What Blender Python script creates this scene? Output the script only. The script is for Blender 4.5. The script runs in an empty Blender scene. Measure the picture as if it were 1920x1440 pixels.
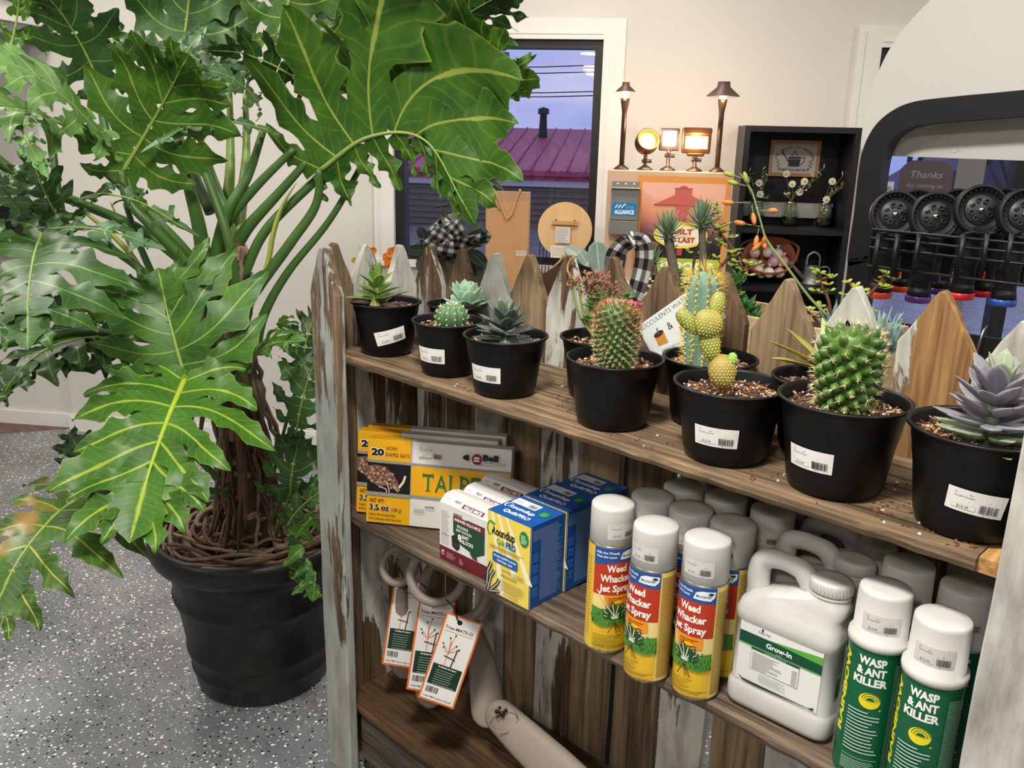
import bpy, bmesh, math, random
from mathutils import Vector, Matrix, noise
V = Vector
R = math.radians
random.seed(7)
C = bpy.context.scene.collection
S = bpy.context.scene

# ---------------------------------------------------------------- camera
# world: X runs along the plank shelf unit, Y goes into it, Z is up, floor at 0; the camera stands at (0, 0, 1.545)
FOC = 1650.0
_p, _r, _y = R(16.0), R(1.34), R(45.84)
def _M(v):
    s, c = math.sin(_y), math.cos(_y)
    return V((s * v[0] - c * v[1], c * v[0] + s * v[1], v[2]))
_F = V((0, math.cos(_p), -math.sin(_p))); _X = V((1, 0, 0)); _U = _X.cross(_F)
_X, _U = _X * math.cos(_r) + _U * math.sin(_r), _U * math.cos(_r) - _X * math.sin(_r)
F, X, U = _M(_F), _M(_X), _M(_U)
CAM = V((0, 0, 1.545))
cd = bpy.data.cameras.new('camera'); cam = bpy.data.objects.new('camera', cd); C.objects.link(cam)
cd.sensor_width = 36; cd.lens = FOC * 36 / 1920; cd.clip_start = 0.05; cd.clip_end = 500
m = Matrix.Identity(4)
for i in range(3):
    m[i][0], m[i][1], m[i][2], m[i][3] = X[i], U[i], -F[i], CAM[i]
cam.matrix_world = m
S.camera = cam

# measured points: where the sight line through a photo point meets a known plane of the room
def ray(x, y): return F + X * ((x - 960) / FOC) - U * ((y - 720) / FOC)
def PZ(x, y, z): r = ray(x, y); return CAM + r * ((z - CAM.z) / r.z)
def PY(x, y, v): r = ray(x, y); return CAM + r * (v / r.y)
def PX(x, y, v): r = ray(x, y); return CAM + r * (v / r.x)
def PD(x, y, d): return CAM + ray(x, y) * d

# ---------------------------------------------------------------- world, exposure
S.view_settings.view_transform = 'Standard'; S.view_settings.look = 'None'
S.view_settings.exposure = -0.13; S.view_settings.gamma = 1.0; S.view_settings.use_curve_mapping = False
wd = bpy.data.worlds.new('dusk_sky'); S.world = wd; wd.use_nodes = True
nt = wd.node_tree; nt.nodes.clear()
wo = nt.nodes.new('ShaderNodeOutputWorld'); bg = nt.nodes.new('ShaderNodeBackground')
tc = nt.nodes.new('ShaderNodeTexCoord'); mp = nt.nodes.new('ShaderNodeMapping'); nz = nt.nodes.new('ShaderNodeTexNoise'); cr = nt.nodes.new('ShaderNodeValToRGB')
mp.inputs['Scale'].default_value = (1.5, 1.5, 9); nz.inputs['Scale'].default_value = 2.2; nz.inputs['Detail'].default_value = 5
cr.color_ramp.elements[0].position = .35; cr.color_ramp.elements[0].color = (.34, .42, .92, 1)
cr.color_ramp.elements[1].position = .7; cr.color_ramp.elements[1].color = (.72, .70, 1.0, 1)
bg.inputs['Strength'].default_value = 1.0
nt.links.new(tc.outputs['Generated'], mp.inputs['Vector']); nt.links.new(mp.outputs['Vector'], nz.inputs['Vector'])
nt.links.new(nz.outputs['Fac'], cr.inputs['Fac']); nt.links.new(cr.outputs['Color'], bg.inputs['Color']); nt.links.new(bg.outputs[0], wo.inputs[0])

# ---------------------------------------------------------------- ceiling lamps (recessed downlights)
CEIL = 2.75
LAMPS = [(-0.5, 0.25, 58), (-2.3, 0.2, 32), (-3.6, 0.9, 20), (-1.9, 2.2, 20), (0.75, 1.25, 26), (0.1, 3.6, 18), (0.3, -1.6, 34), (-2.4, -1.8, 26), (2.1, -1.0, 18), (2.1, 3.3, 18),
         (3.03, -5.68, 16), (4.44, -7.84, 16), (4.95, -8.63, 16), (2.2, -4.2, 18), (-.6, -5.0, 18)]
for (lx, ly, lp) in LAMPS:
    ld = bpy.data.lights.new('downlight', 'AREA'); ld.shape = 'DISK'; ld.size = 0.32; ld.energy = lp; ld.color = (1.0, 0.95, 0.87)
    lo = bpy.data.objects.new('downlight', ld); C.objects.link(lo); lo.location = (lx, ly, CEIL - .035)

# ---------------------------------------------------------------- bookkeeping
def tag(o, label=None, cat=None, group=None, kind=None):
    if label: o['label'] = label
    if cat: o['category'] = cat
    if group: o['group'] = group
    if kind: o['kind'] = kind
    return o
def thing(name, label, cat, loc=(0, 0, 0), rz=0.0, group=None):
    o = bpy.data.objects.new(name, None); C.objects.link(o); o.empty_display_size = .05
    o.location = loc; o.rotation_euler = (0, 0, rz)
    return tag(o, label, cat, group)
def dup(root, loc, rz=None, label=None, group=None, off=None):
    r = root.copy(); C.objects.link(r); r.location = loc
    if rz is not None: r.rotation_euler = (0, 0, rz)
    if label: r['label'] = label
    if group: r['group'] = group
    for ch in list(root.children):
        c = ch.copy(); C.objects.link(c); c.parent = r
        for g in list(ch.children):
            d = g.copy(); C.objects.link(d); d.parent = c
    return r
def frame_of(o):
    return Matrix.Translation(o.location) @ Matrix.Rotation(o.rotation_euler[2], 4, 'Z')

def lin(h):
    if isinstance(h, (tuple, list)): return tuple(h)[:3]
    h = h.lstrip('#'); v = [int(h[i:i + 2], 16) / 255 for i in (0, 2, 4)]
    return tuple(a / 12.92 if a <= .04045 else ((a + .055) / 1.055) ** 2.4 for a in v)

_mats = {}
def mat(name, col='#888888', rough=.5, metal=0., spec=.5, var=None, bump=None, trans=0., emit=None, alpha=None, sss=0., coat=0., vec=None):
    """principled material; var=(scale, other colour, amount), bump=(scale, strength)"""
    if name in _mats: return _mats[name]
    m = bpy.data.materials.new(name); m.use_nodes = True; nt = m.node_tree; N = nt.nodes; L = nt.links
    b = N['Principled BSDF']; c = lin(col) + (1,)
    b.inputs['Base Color'].default_value = c; b.inputs['Roughness'].default_value = rough; b.inputs['Metallic'].default_value = metal
    b.inputs['Specular IOR Level'].default_value = spec
    if trans: b.inputs['Transmission Weight'].default_value = trans
    if coat: b.inputs['Coat Weight'].default_value = coat
    if emit: b.inputs['Emission Color'].default_value = lin(emit[0]) + (1,); b.inputs['Emission Strength'].default_value = emit[1]
    if var or bump:
        t = N.new('ShaderNodeTexCoord'); mp = N.new('ShaderNodeMapping'); L.new(t.outputs['Object'], mp.inputs[0])
        if vec: mp.inputs['Scale'].default_value = vec
    if var:
        n = N.new('ShaderNodeTexNoise'); n.inputs['Scale'].default_value = var[0]; n.inputs['Detail'].default_value = 4; L.new(mp.outputs[0], n.inputs['Vector'])
        r = N.new('ShaderNodeValToRGB'); r.color_ramp.elements[0].position = .5 - .5 * var[2]; r.color_ramp.elements[1].position = .5 + .5 * var[2]
        r.color_ramp.elements[0].color = c; r.color_ramp.elements[1].color = lin(var[1]) + (1,)
        L.new(n.outputs['Fac'], r.inputs['Fac']); L.new(r.outputs['Color'], b.inputs['Base Color'])
    if bump:
        n = N.new('ShaderNodeTexNoise'); n.inputs['Scale'].default_value = bump[0]; n.inputs['Detail'].default_value = 3; L.new(mp.outputs[0], n.inputs['Vector'])
        u = N.new('ShaderNodeBump'); u.inputs['Strength'].default_value = bump[1]; u.inputs['Distance'].default_value = .003; L.new(n.outputs['Fac'], u.inputs['Height']); L.new(u.outputs[0], b.inputs['Normal'])
    _mats[name] = m
    return m
def ink(h, rough=.45):
    return mat('print_' + h.strip('#'), h, rough, spec=.35)

def wood(name, axis=2, paint=0., dark='#2e2017', light='#7d6248', pcol='#c9c7c0', rings=1.0, grain=1.0, thr=.5):
    """weathered board: grain along the given axis, with flaking paint over part of it"""
    if name in _mats: return _mats[name]
    m = bpy.data.materials.new(name); m.use_nodes = True; nt = m.node_tree; N = nt.nodes; L = nt.links
    b = N['Principled BSDF']; b.inputs['Roughness'].default_value = .78; b.inputs['Specular IOR Level'].default_value = .25
    t = N.new('ShaderNodeTexCoord'); oi = N.new('ShaderNodeObjectInfo'); sc = N.new('ShaderNodeVectorMath'); sc.operation = 'SCALE'
    cb = N.new('ShaderNodeCombineXYZ')
    for i in range(3): L.new(oi.outputs['Random'], cb.inputs[i])
    L.new(cb.outputs[0], sc.inputs[0]); sc.inputs['Scale'].default_value = 31.
    ad = N.new('ShaderNodeVectorMath'); L.new(t.outputs['Object'], ad.inputs[0]); L.new(sc.outputs[0], ad.inputs[1])
    def mapped(k):
        mp = N.new('ShaderNodeMapping'); v = [1, 1, 1]; v[axis] = k; mp.inputs['Scale'].default_value = v; L.new(ad.outputs[0], mp.inputs[0]); return mp
    def noi(mp, s, d, rough=.55, dist=0.):
        n = N.new('ShaderNodeTexNoise'); n.inputs['Scale'].default_value = s; n.inputs['Detail'].default_value = d; n.inputs['Roughness'].default_value = rough
        n.inputs['Distortion'].default_value = dist; L.new(mp.outputs[0], n.inputs['Vector']); return n
    def ramp(src, stops):
        r = N.new('ShaderNodeValToRGB'); e = r.color_ramp.elements
        for i, (p, c) in enumerate(stops):
            if i > 1: e.new(p)
            e[i].position = p; e[i].color = lin(c) + (1,)
        L.new(src, r.inputs['Fac']); return r
    g1 = noi(mapped(.045), 95 * grain, 6, .65, .25); g2 = noi(mapped(.12), 17, 4, .6, .6)
    mx = N.new('ShaderNodeMath'); mx.operation = 'MULTIPLY_ADD'; L.new(g1.outputs['Fac'], mx.inputs[0]); mx.inputs[1].default_value = .62
    m2 = N.new('ShaderNodeMath'); m2.operation = 'MULTIPLY'; L.new(g2.outputs['Fac'], m2.inputs[0]); m2.inputs[1].default_value = .38; L.new(m2.outputs[0], mx.inputs[2])
    wc = ramp(mx.outputs[0], [(.36, dark), (.62, light)])
    e = wc.color_ramp.elements.new(.5); dl = [(a + c) / 2 for a, c in zip(lin(dark), lin(light))]; e.color = (dl[0], dl[1], dl[2], 1)
    hgt = mx.outputs[0]; col = wc.outputs['Color']
    if paint > 0:
        p1 = noi(mapped(.16), 11, 9, .62, .5)
        pr = N.new('ShaderNodeValToRGB'); th = 1 - paint; pr.color_ramp.elements[0].position = th - .006; pr.color_ramp.elements[1].position = th + .012
        L.new(p1.outputs['Fac'], pr.inputs['Fac'])
        p2 = noi(mapped(.3), 26, 5); pc = ramp(p2.outputs['Fac'], [(.3, '#8f8c84'), (.58, pcol)])
        mixc = N.new('ShaderNodeMixRGB'); L.new(pr.outputs['Color'], mixc.inputs['Fac']); L.new(col, mixc.inputs[1]); L.new(pc.outputs['Color'], mixc.inputs[2]); col = mixc.outputs[0]
        hm = N.new('ShaderNodeMath'); hm.operation = 'MULTIPLY_ADD'; L.new(pr.outputs['Color'], hm.inputs[0]); hm.inputs[1].default_value = .55; L.new(hgt, hm.inputs[2]); hgt = hm.outputs[0]
    L.new(col, b.inputs['Base Color'])
    u = N.new('ShaderNodeBump'); u.inputs['Strength'].default_value = .8; u.inputs['Distance'].default_value = .004; L.new(hgt, u.inputs['Height']); L.new(u.outputs[0], b.inputs['Normal'])
    _mats[name] = m
    return m

def leafmat(name, base, dark, vein, veinw=.07, rough=.38, blotch=None, transl=.22, edge=None):
    """leaf: uv.x is the distance from the vein (0) to the edge (1), uv.y runs along the lobe"""
    if name in _mats: return _mats[name]
    m = bpy.data.materials.new(name); m.use_nodes = True; nt = m.node_tree; N = nt.nodes; L = nt.links
    b = N['Principled BSDF']; b.inputs['Roughness'].default_value = rough; b.inputs['Specular IOR Level'].default_value = .38
    t = N.new('ShaderNodeTexCoord'); sp = N.new('ShaderNodeSeparateXYZ'); L.new(t.outputs['UV'], sp.inputs[0])
    oi = N.new('ShaderNodeObjectInfo')
    n = N.new('ShaderNodeTexNoise'); n.inputs['Scale'].default_value = 14; n.inputs['Detail'].default_value = 4; L.new(t.outputs['Object'], n.inputs['Vector'])
    r = N.new('ShaderNodeValToRGB'); r.color_ramp.elements[0].position = .32; r.color_ramp.elements[0].color = lin(dark) + (1,); r.color_ramp.elements[1].position = .66; r.color_ramp.elements[1].color = lin(base) + (1,)
    L.new(n.outputs['Fac'], r.inputs['Fac'])
    # fine side veins
    a = N.new('ShaderNodeMath'); a.operation = 'MULTIPLY_ADD'; L.new(sp.outputs['X'], a.inputs[0]); a.inputs[1].default_value = -9; 
    a2 = N.new('ShaderNodeMath'); a2.operation = 'MULTIPLY'; L.new(sp.outputs['Y'], a2.inputs[0]); a2.inputs[1].default_value = 62; L.new(a2.outputs[0], a.inputs[2])
    sn = N.new('ShaderNodeMath'); sn.operation = 'SINE'; L.new(a.outputs[0], sn.inputs[0])
    sr = N.new('ShaderNodeMapRange'); L.new(sn.outputs[0], sr.inputs[0]); sr.inputs[1].default_value = .75; sr.inputs[2].default_value = 1; sr.inputs[3].default_value = 0; sr.inputs[4].default_value = .16
    vr = N.new('ShaderNodeMapRange'); L.new(sp.outputs['X'], vr.inputs[0]); vr.inputs[1].default_value = veinw; vr.inputs[2].default_value = veinw * 2.0; vr.inputs[3].default_value = 1; vr.inputs[4].default_value = 0
    yr = N.new('ShaderNodeMapRange'); L.new(sp.outputs['Y'], yr.inputs[0]); yr.inputs[1].default_value = .38; yr.inputs[2].default_value = .5; yr.inputs[3].default_value = 0; yr.inputs[4].default_value = .5
    mxx = N.new('ShaderNodeMath'); mxx.operation = 'MAXIMUM'; L.new(sr.outputs[0], mxx.inputs[0]); L.new(vr.outputs[0], mxx.inputs[1])
    er = N.new('ShaderNodeMapRange'); L.new(sp.outputs['X'], er.inputs[0]); er.inputs[1].default_value = .93; er.inputs[2].default_value = .97; er.inputs[3].default_value = 0; L.new(yr.outputs[0], er.inputs[4])
    mx2 = N.new('ShaderNodeMath'); mx2.operation = 'MAXIMUM'; L.new(mxx.outputs[0], mx2.inputs[0]); L.new(er.outputs[0], mx2.inputs[1])
    mixc = N.new('ShaderNodeMixRGB'); L.new(mx2.outputs[0], mixc.inputs['Fac']); L.new(r.outputs['Color'], mixc.inputs[1]); mixc.inputs[2].default_value = lin(vein) + (1,)
    col = mixc.outputs[0]
    if blotch:
        n2 = N.new('ShaderNodeTexNoise'); n2.inputs['Scale'].default_value = 9; n2.inputs['Detail'].default_value = 6; L.new(t.outputs['Object'], n2.inputs['Vector'])
        r2 = N.new('ShaderNodeMapRange'); L.new(n2.outputs['Fac'], r2.inputs[0]); r2.inputs[1].default_value = 1 - blotch[1]; r2.inputs[2].default_value = 1 - blotch[1] + .08
        mb_ = N.new('ShaderNodeMixRGB'); L.new(r2.outputs[0], mb_.inputs['Fac']); L.new(col, mb_.inputs[1]); mb_.inputs[2].default_value = lin(blotch[0]) + (1,); col = mb_.outputs[0]
    L.new(col, b.inputs['Base Color'])
    tr = N.new('ShaderNodeBsdfTranslucent'); L.new(col, tr.inputs['Color']); ms = N.new('ShaderNodeMixShader'); ms.inputs[0].default_value = transl
    L.new(b.outputs[0], ms.inputs[1]); L.new(tr.outputs[0], ms.inputs[2]); L.new(ms.outputs[0], N['Material Output'].inputs[0])
    _mats[name] = m
    return m

# ---------------------------------------------------------------- mesh builder
def basis(z, up=V((0, 0, 1))):
    z = V(z).normalized(); x = V(up).cross(z)
    if x.length < 1e-4: x = V((1, 0, 0)).cross(z)
    if x.length < 1e-4: x = V((0, 1, 0)).cross(z)
    x.normalize(); return x, z.cross(x), z
class MB:
    def __init__(s): s.v = []; s.f = []; s.m = []; s.sm = []; s.uv = {}; s.cr = 0
    def face(s, idx, mi=0, smooth=False, uv=None):
        s.f.append(tuple(idx)); s.m.append(mi); s.sm.append(smooth)
        if uv: s.uv[len(s.f) - 1] = uv
    def pts(s, ps):
        n = len(s.v); s.v += [V(p) for p in ps]; return n
    def box(s, c, size, mi=0, rot=None, taper=1.0):
        c = V(c); hx, hy, hz = size[0] / 2, size[1] / 2, size[2] / 2
        n = s.pts([]); P = []
        for sz in (-1, 1):
            k = taper if sz > 0 else 1
            for sx, sy in ((-1, -1), (1, -1), (1, 1), (-1, 1)):
                p = V((sx * hx * k, sy * hy * k, sz * hz))
                if rot is not None: p = rot @ p
                P.append(c + p)
        n = s.pts(P)
        for q in ((0, 3, 2, 1), (4, 5, 6, 7), (0, 1, 5, 4), (1, 2, 6, 5), (2, 3, 7, 6), (3, 0, 4, 7)): s.face([n + i for i in q], mi)
        return s
    def bx(s, x0, x1, y0, y1, z0, z1, mi=0):
        return s.box(((x0 + x1) / 2, (y0 + y1) / 2, (z0 + z1) / 2), (abs(x1 - x0), abs(y1 - y0), abs(z1 - z0)), mi)
    def rbox(s, x0, x1, y0, y1, z0, z1, r=.004, mi=0, seg=3):
        """box with rounded vertical edges and softened top and bottom"""
        out = []
        for (cx, cy, a0) in ((x1 - r, y1 - r, 0), (x0 + r, y1 - r, 90), (x0 + r, y0 + r, 180), (x1 - r, y0 + r, 270)):
            for k in range(seg + 1):
                a = R(a0 + 90 * k / seg); out.append((cx, cy, math.cos(a), math.sin(a)))
        rings = []
        for (z, k) in ((z0, .45), (z0 + r * .4, 1), (z1 - r * .4, 1), (z1, .45)):
            rings.append([V((cx + r * k * a, cy + r * k * b, z)) for cx, cy, a, b in out])
        s.loft(rings, mi, True, True, True); return s
    def loft(s, rings, mi=0, closed=True, cap0=False, cap1=False, smooth=True):
        k = len(rings[0]); ns = [s.pts(r) for r in rings]
        for a, b in zip(ns, ns[1:]):
            for i in range(k if closed else k - 1):
                j = (i + 1) % k; s.face((a + i, a + j, b + j, b + i), mi, smooth)
        if cap0: s.face([ns[0] + i for i in reversed(range(k))], mi)
        if cap1: s.face([ns[-1] + i for i in range(k)], mi)
        return s
    def lathe(s, prof, c=(0, 0, 0), seg=32, mi=0, axis=None, up=None, smooth=True, mis=None):
        """prof = [(radius, height), ...] from bottom to top"""
        c = V(c)
        if axis is None: x, y, z = V((1, 0, 0)), V((0, 1, 0)), V((0, 0, 1))
        else: x, y, z = basis(axis, up or V((0, 0, 1)))
        ring = [(math.cos(2 * math.pi * i / seg), math.sin(2 * math.pi * i / seg)) for i in range(seg)]
        prev = None
        for n, (r, h) in enumerate(prof):
            if r < 1e-6: cur = ('p', s.pts([c + z * h]))
            else: cur = ('r', s.pts([c + x * (r * a) + y * (r * b) + z * h for a, b in ring]))
            if prev:
                q = mis[n - 1] if mis else mi
                for i in range(seg):
                    j = (i + 1) % seg
                    if prev[0] == 'r' and cur[0] == 'r': s.face((prev[1] + i, prev[1] + j, cur[1] + j, cur[1] + i), q, smooth)
                    elif prev[0] == 'p' and cur[0] == 'r': s.face((prev[1], cur[1] + j, cur[1] + i), q, smooth)
                    elif prev[0] == 'r': s.face((prev[1] + i, prev[1] + j, cur[1]), q, smooth)
            prev = cur
        return s
    def tube(s, P, r, seg=8, mi=0, caps=True, flat=1.0, upv=None):
        P = [V(p) for p in P]; n = len(P)
        rs = r if isinstance(r, (list, tuple)) else [r] * n
        x = None; rings = []
        for i in range(n):
            t = (P[min(i + 1, n - 1)] - P[max(i - 1, 0)])
            if t.length < 1e-9: t = V((0, 0, 1))
            t.normalize()
            if x is None: x = basis(t, upv or V((0.13, 0.2, 1)))[0]
            x = (x - t * x.dot(t)); x.normalize(); y = t.cross(x)
            rings.append([P[i] + x * (rs[i] * math.cos(2 * math.pi * k / seg)) + y * (rs[i] * flat * math.sin(2 * math.pi * k / seg)) for k in range(seg)])
        s.loft(rings, mi, True, caps, caps); return s
    def spine(s, a, b, r=.0004, mi=0):
        a, b = V(a), V(b); x, y, z = basis(b - a)
        n = s.pts([a + x * r, a - x * r * .5 + y * r * .87, a - x * r * .5 - y * r * .87, b])
        s.face((n, n + 1, n + 3), mi); s.face((n + 1, n + 2, n + 3), mi); s.face((n + 2, n, n + 3), mi); return s
    def sphere(s, c, r, seg=12, rings=8, mi=0, axis=None):
        sx = r if isinstance(r, (int, float)) else None
        pr = [(math.sin(math.pi * i / rings), -math.cos(math.pi * i / rings)) for i in range(rings + 1)]
        if sx: s.lathe([(a * r if 0 < i < rings else 0, b * r) for i, (a, b) in enumerate(pr)], c, seg, mi, axis)
        else: s.lathe([(a * r[0] if 0 < i < rings else 0, b * r[1]) for i, (a, b) in enumerate(pr)], c, seg, mi, axis)
        return s
    def prism(s, pts2, f0, f1, mi=0, side=None, smooth=False):
        """closed outline; f0 / f1 map an (x, y) to the back / front point"""
        a = s.pts([f0(x, y) for x, y in pts2]); b = s.pts([f1(x, y) for x, y in pts2]); k = len(pts2)
        s.face([b + i for i in range(k)], mi); s.face([a + i for i in reversed(range(k))], mi)
        for i in range(k):
            j = (i + 1) % k; s.face((a + i, a + j, b + j, b + i), mi if side is None else side, smooth)
        return s
    def blade(s, base, d, up, L, W, T, mi=0, curve=0., tip=.5, n=7, wide=.55, seg=8, w0=.35):
        """fleshy succulent leaf: elliptical sections along a curving axis"""
        d = V(d).normalized(); up = V(up); up = (up - d * up.dot(d)); up = up.normalized() if up.length > 1e-5 else basis(d)[1]
        x = d.cross(up); rings = []
        for i in range(n + 1):
            t = i / n
            w = (w0 + (1 - w0) * math.sin(min(t / wide, 1) * math.pi / 2)) if t < wide else max(0.0, 1 - ((t - wide) / (1 - wide)) ** (1.6 if tip < .7 else 3)) ** (.75 if tip < .7 else .5)
            w = max(w, .03); th = max(.12, (1 - t * .7)) * (w ** .5)
            p = V(base) + d * (L * t) + up * (curve * L * t * t)
            rings.append([p + x * (W / 2 * w * math.cos(2 * math.pi * k / seg)) + up * (T / 2 * th * math.sin(2 * math.pi * k / seg) - .22 * W * w * (0 if True else 1)) + up * (abs(math.cos(2 * math.pi * k / seg)) ** 2 * W * .12 * w) for k in range(seg)])
        s.loft(rings, mi, True, True, True)
        for q in range(len(s.f) - (n * seg + 2), len(s.f) - 2):
            k = (q - (len(s.f) - (n * seg + 2)))
            i, j = divmod(k, seg)
            def e(jj): return abs(math.cos(2 * math.pi * (jj % seg) / seg))
            s.uv[q] = [(e(j), i / n), (e(j + 1), i / n), (e(j + 1), (i + 1) / n), (e(j), (i + 1) / n)]
        return s
    def build(s, name, mats, parent=None, world=False, loc=None, weld=False, label=None):
        if not isinstance(mats, (list, tuple)): mats = [mats]
        vs = s.v
        if world and parent is not None:
            root = parent
            while root.parent is not None: root = root.parent
            inv = frame_of(root).inverted(); vs = [inv @ p for p in vs]
        if loc is not None: vs = [p - V(loc) for p in vs]
        me = bpy.data.meshes.new(name); me.from_pydata([tuple(p) for p in vs], [], s.f); 
        for m in mats: me.materials.append(m)
        me.polygons.foreach_set('material_index', s.m); me.polygons.foreach_set('use_smooth', s.sm)
        if s.uv:
            ul = me.uv_layers.new(name='uv')
            for p in me.polygons:
                u = s.uv.get(p.index)
                if u:
                    for li, q in zip(p.loop_indices, u): ul.data[li].uv = q
        me.update()
        o = bpy.data.objects.new(name, me); C.objects.link(o)
        if parent is not None: o.parent = parent
        if loc is not None: o.location = loc
        if label: o['label'] = label
        return o
def bevel(o, w=.002, seg=2):
    b = o.modifiers.new('bevel', 'BEVEL'); b.width = w; b.segments = seg; b.limit_method = 'ANGLE'; b.angle_limit = R(40); return o
def struct(name, mb, mats):
    o = mb.build(name, mats); o['kind'] = 'structure'; return o
def bez(pts, n=12):
    """smooth curve through points (Catmull-Rom)"""
    pts = [V(p) for p in pts]; out = []
    P = [pts[0] * 2 - pts[1]] + pts + [pts[-1] * 2 - pts[-2]]
    for i in range(1, len(P) - 2):
        for k in range(n):
            t = k / n; a, b, c, d = P[i - 1:i + 3]
            out.append(.5 * ((2 * b) + (c - a) * t + (2 * a - 5 * b + 4 * c - d) * t * t + (3 * b - a - 3 * c + d) * t ** 3))
    out.append(pts[-1]); return out

# ---------------------------------------------------------------- printed labels (flat or wrapped round a cylinder)
_tx = {}
def textgeo(txt, bold=0., shear=0., spacing=1.0):
    k = (txt, bold, shear, spacing)
    if k in _tx: return _tx[k]
    cu = bpy.data.curves.new('t', 'FONT'); cu.body = txt; cu.size = 1; cu.offset = bold; cu.shear = shear; cu.space_character = spacing; cu.resolution_u = 2
    o = bpy.data.objects.new('t', cu); C.objects.link(o)
    dg = bpy.context.evaluated_depsgraph_get(); me = bpy.data.meshes.new_from_object(o.evaluated_get(dg))
    vs = [(v.co.x, v.co.y) for v in me.vertices]; fs = [tuple(p.vertices) for p in me.polygons]
    bpy.data.objects.remove(o); bpy.data.curves.remove(cu); bpy.data.meshes.remove(me)
    if not vs: vs = [(0, 0)]
    if bold:   # emboldening can throw a stray corner far out: hold every corner near the plain glyphs
        q = textgeo(txt, 0., shear, spacing); vs = [(min(max(a, q[2] - .08), q[3] + .08), min(max(b, q[4] - .06), q[5] + .06)) for a, b in vs]
    x0 = min(v[0] for v in vs); x1 = max(v[0] for v in vs); y0 = min(v[1] for v in vs); y1 = max(v[1] for v in vs)
    _tx[k] = (vs, fs, x0, x1, y0, y1); return _tx[k]
class Print:
    """a layered print: shapes in label units, later shapes lie a hair above earlier ones"""
    def __init__(s, step=.00012): s.mb = MB(); s.cols = []; s.n = 0; s.step = step; s.maxw = None; s.h = False   # h: hold the layer, for many small marks
    def _c(s, h):
        if h not in s.cols: s.cols.append(h)
        return s.cols.index(h)
    def poly(s, pts, col, faces=None):
        s.n += .1 if s.h else 1; z = s.n * s.step; a = s.mb.pts([(x, y, z) for x, y in pts]); ci = s._c(col)
        if faces: 
            for f in faces: s.mb.face([a + i for i in f], ci)
        else: s.mb.face([a + i for i in range(len(pts))], ci)
        return s
    def rect(s, x, y, w, h, col, div=1):
        s.n += .1 if s.h else 1; z = s.n * s.step; ci = s._c(col)
        if s.maxw: div = max(div, int(math.ceil(w / s.maxw)))
        a = s.mb.pts([p for i in range(div + 1) for p in ((x + w * i / div, y, z), (x + w * i / div, y + h, z))])
        for i in range(div): s.mb.face((a + 2 * i, a + 2 * i + 2, a + 2 * i + 3, a + 2 * i + 1), ci)
        return s
    def ell(s, cx, cy, rx, ry, col, a0=0, a1=360, n=24):
        if a1 - a0 >= 360: return s.poly([(cx + rx * math.cos(R(a0 + (a1 - a0) * i / n)), cy + ry * math.sin(R(a0 + (a1 - a0) * i / n))) for i in range(n)], col)
        return s.poly([(cx + rx * math.cos(R(a0 + (a1 - a0) * i / n)), cy + ry * math.sin(R(a0 + (a1 - a0) * i / n))) for i in range(n + 1)], col)
    def text(s, txt, x, y, h, col, w=None, bold=.0, rot=0, shear=0., al='l', spacing=1.0):
        """cap height h, optional fitted width w, anchored left / centre"""
        vs, fs, x0, x1, y0, y1 = textgeo(txt, bold, shear, spacing)
        ky = h / .72; kx = (w / (x1 - x0)) if w else ky
        ox = 0 if al == 'l' else -(x1 - x0) * kx / 2
        c, sn = math.cos(R(rot)), math.sin(R(rot)); P = []
        for a, b in vs:
            u, v = (a - x0) * kx + ox, b * ky; P.append((x + u * c - v * sn, y + u * sn + v * c))
        if fs: s.poly(P, col, fs)
        return s
    def lines(s, x, y, w, h, n, col, jag=.15, seed=1, fill=.42):
        rnd = random.Random(seed); k = s.n + (.1 if s.h else 1)
        for i in range(n):
            s.rect(x, y + h - (i + 1) * h / n, w * (1 - jag * rnd.random()), h / n * fill, col); s.n = k - (.1 if s.h else 1)
        s.n = k; return s
    def bars(s, x, y, w, h, col='#151515', seed=3):
        rnd = random.Random(seed); p = 0; k = s.n
        while p < w:
            b = w * rnd.choice((.02, .035, .05)); s.n = k; s.rect(x + p, y, min(b, w - p), h, col); p += b + w * rnd.choice((.018, .03, .045))
        return s
    def line(s, pts, wd, col):
        k = s.n
        for (x0, y0), (x1, y1) in zip(pts, pts[1:]):
            s.n = k
            dx, dy = x1 - x0, y1 - y0; l = math.hypot(dx, dy) or 1; nx, ny = -dy / l * wd / 2, dx / l * wd / 2
            s.poly([(x0 + nx, y0 + ny), (x0 - nx, y0 - ny), (x1 - nx, y1 - ny), (x1 + nx, y1 + ny)], col)
        return s
    def price(s, x, y, w, h, txt='$14.99', name='Succulent Assorted', seed=3):
        s.rect(x, y, w, h, '#e9e7e3'); s.text('400', x + .12 * w, y + .8 * h, .055 * h, '#333333'); s.text('PPPN', x + .36 * w, y + .78 * h, .05 * h, '#333333')
        s.text(name, x + .12 * w, y + .66 * h, .075 * h, '#333333', w=.34 * w); s.rect(x + .1 * w, y + .14 * h, .42 * w, .2 * h, '#c4c2be'); s.rect(x + .104 * w, y + .155 * h, .412 * w, .17 * h, '#e9e7e3')
        s.text(txt, x + .2 * w, y + .18 * h, .12 * h, '#222222'); s.text('6"' if name[0] == 'S' else '18 oz', x + .7 * w, y + .6 * h, .06 * h, '#444444')
        s.bars(x + .58 * w, y + .14 * h, .32 * w, .36 * h, seed=seed); s.text('#', x + .66 * w, y + .04 * h, .07 * h, '#333333'); return s
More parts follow.
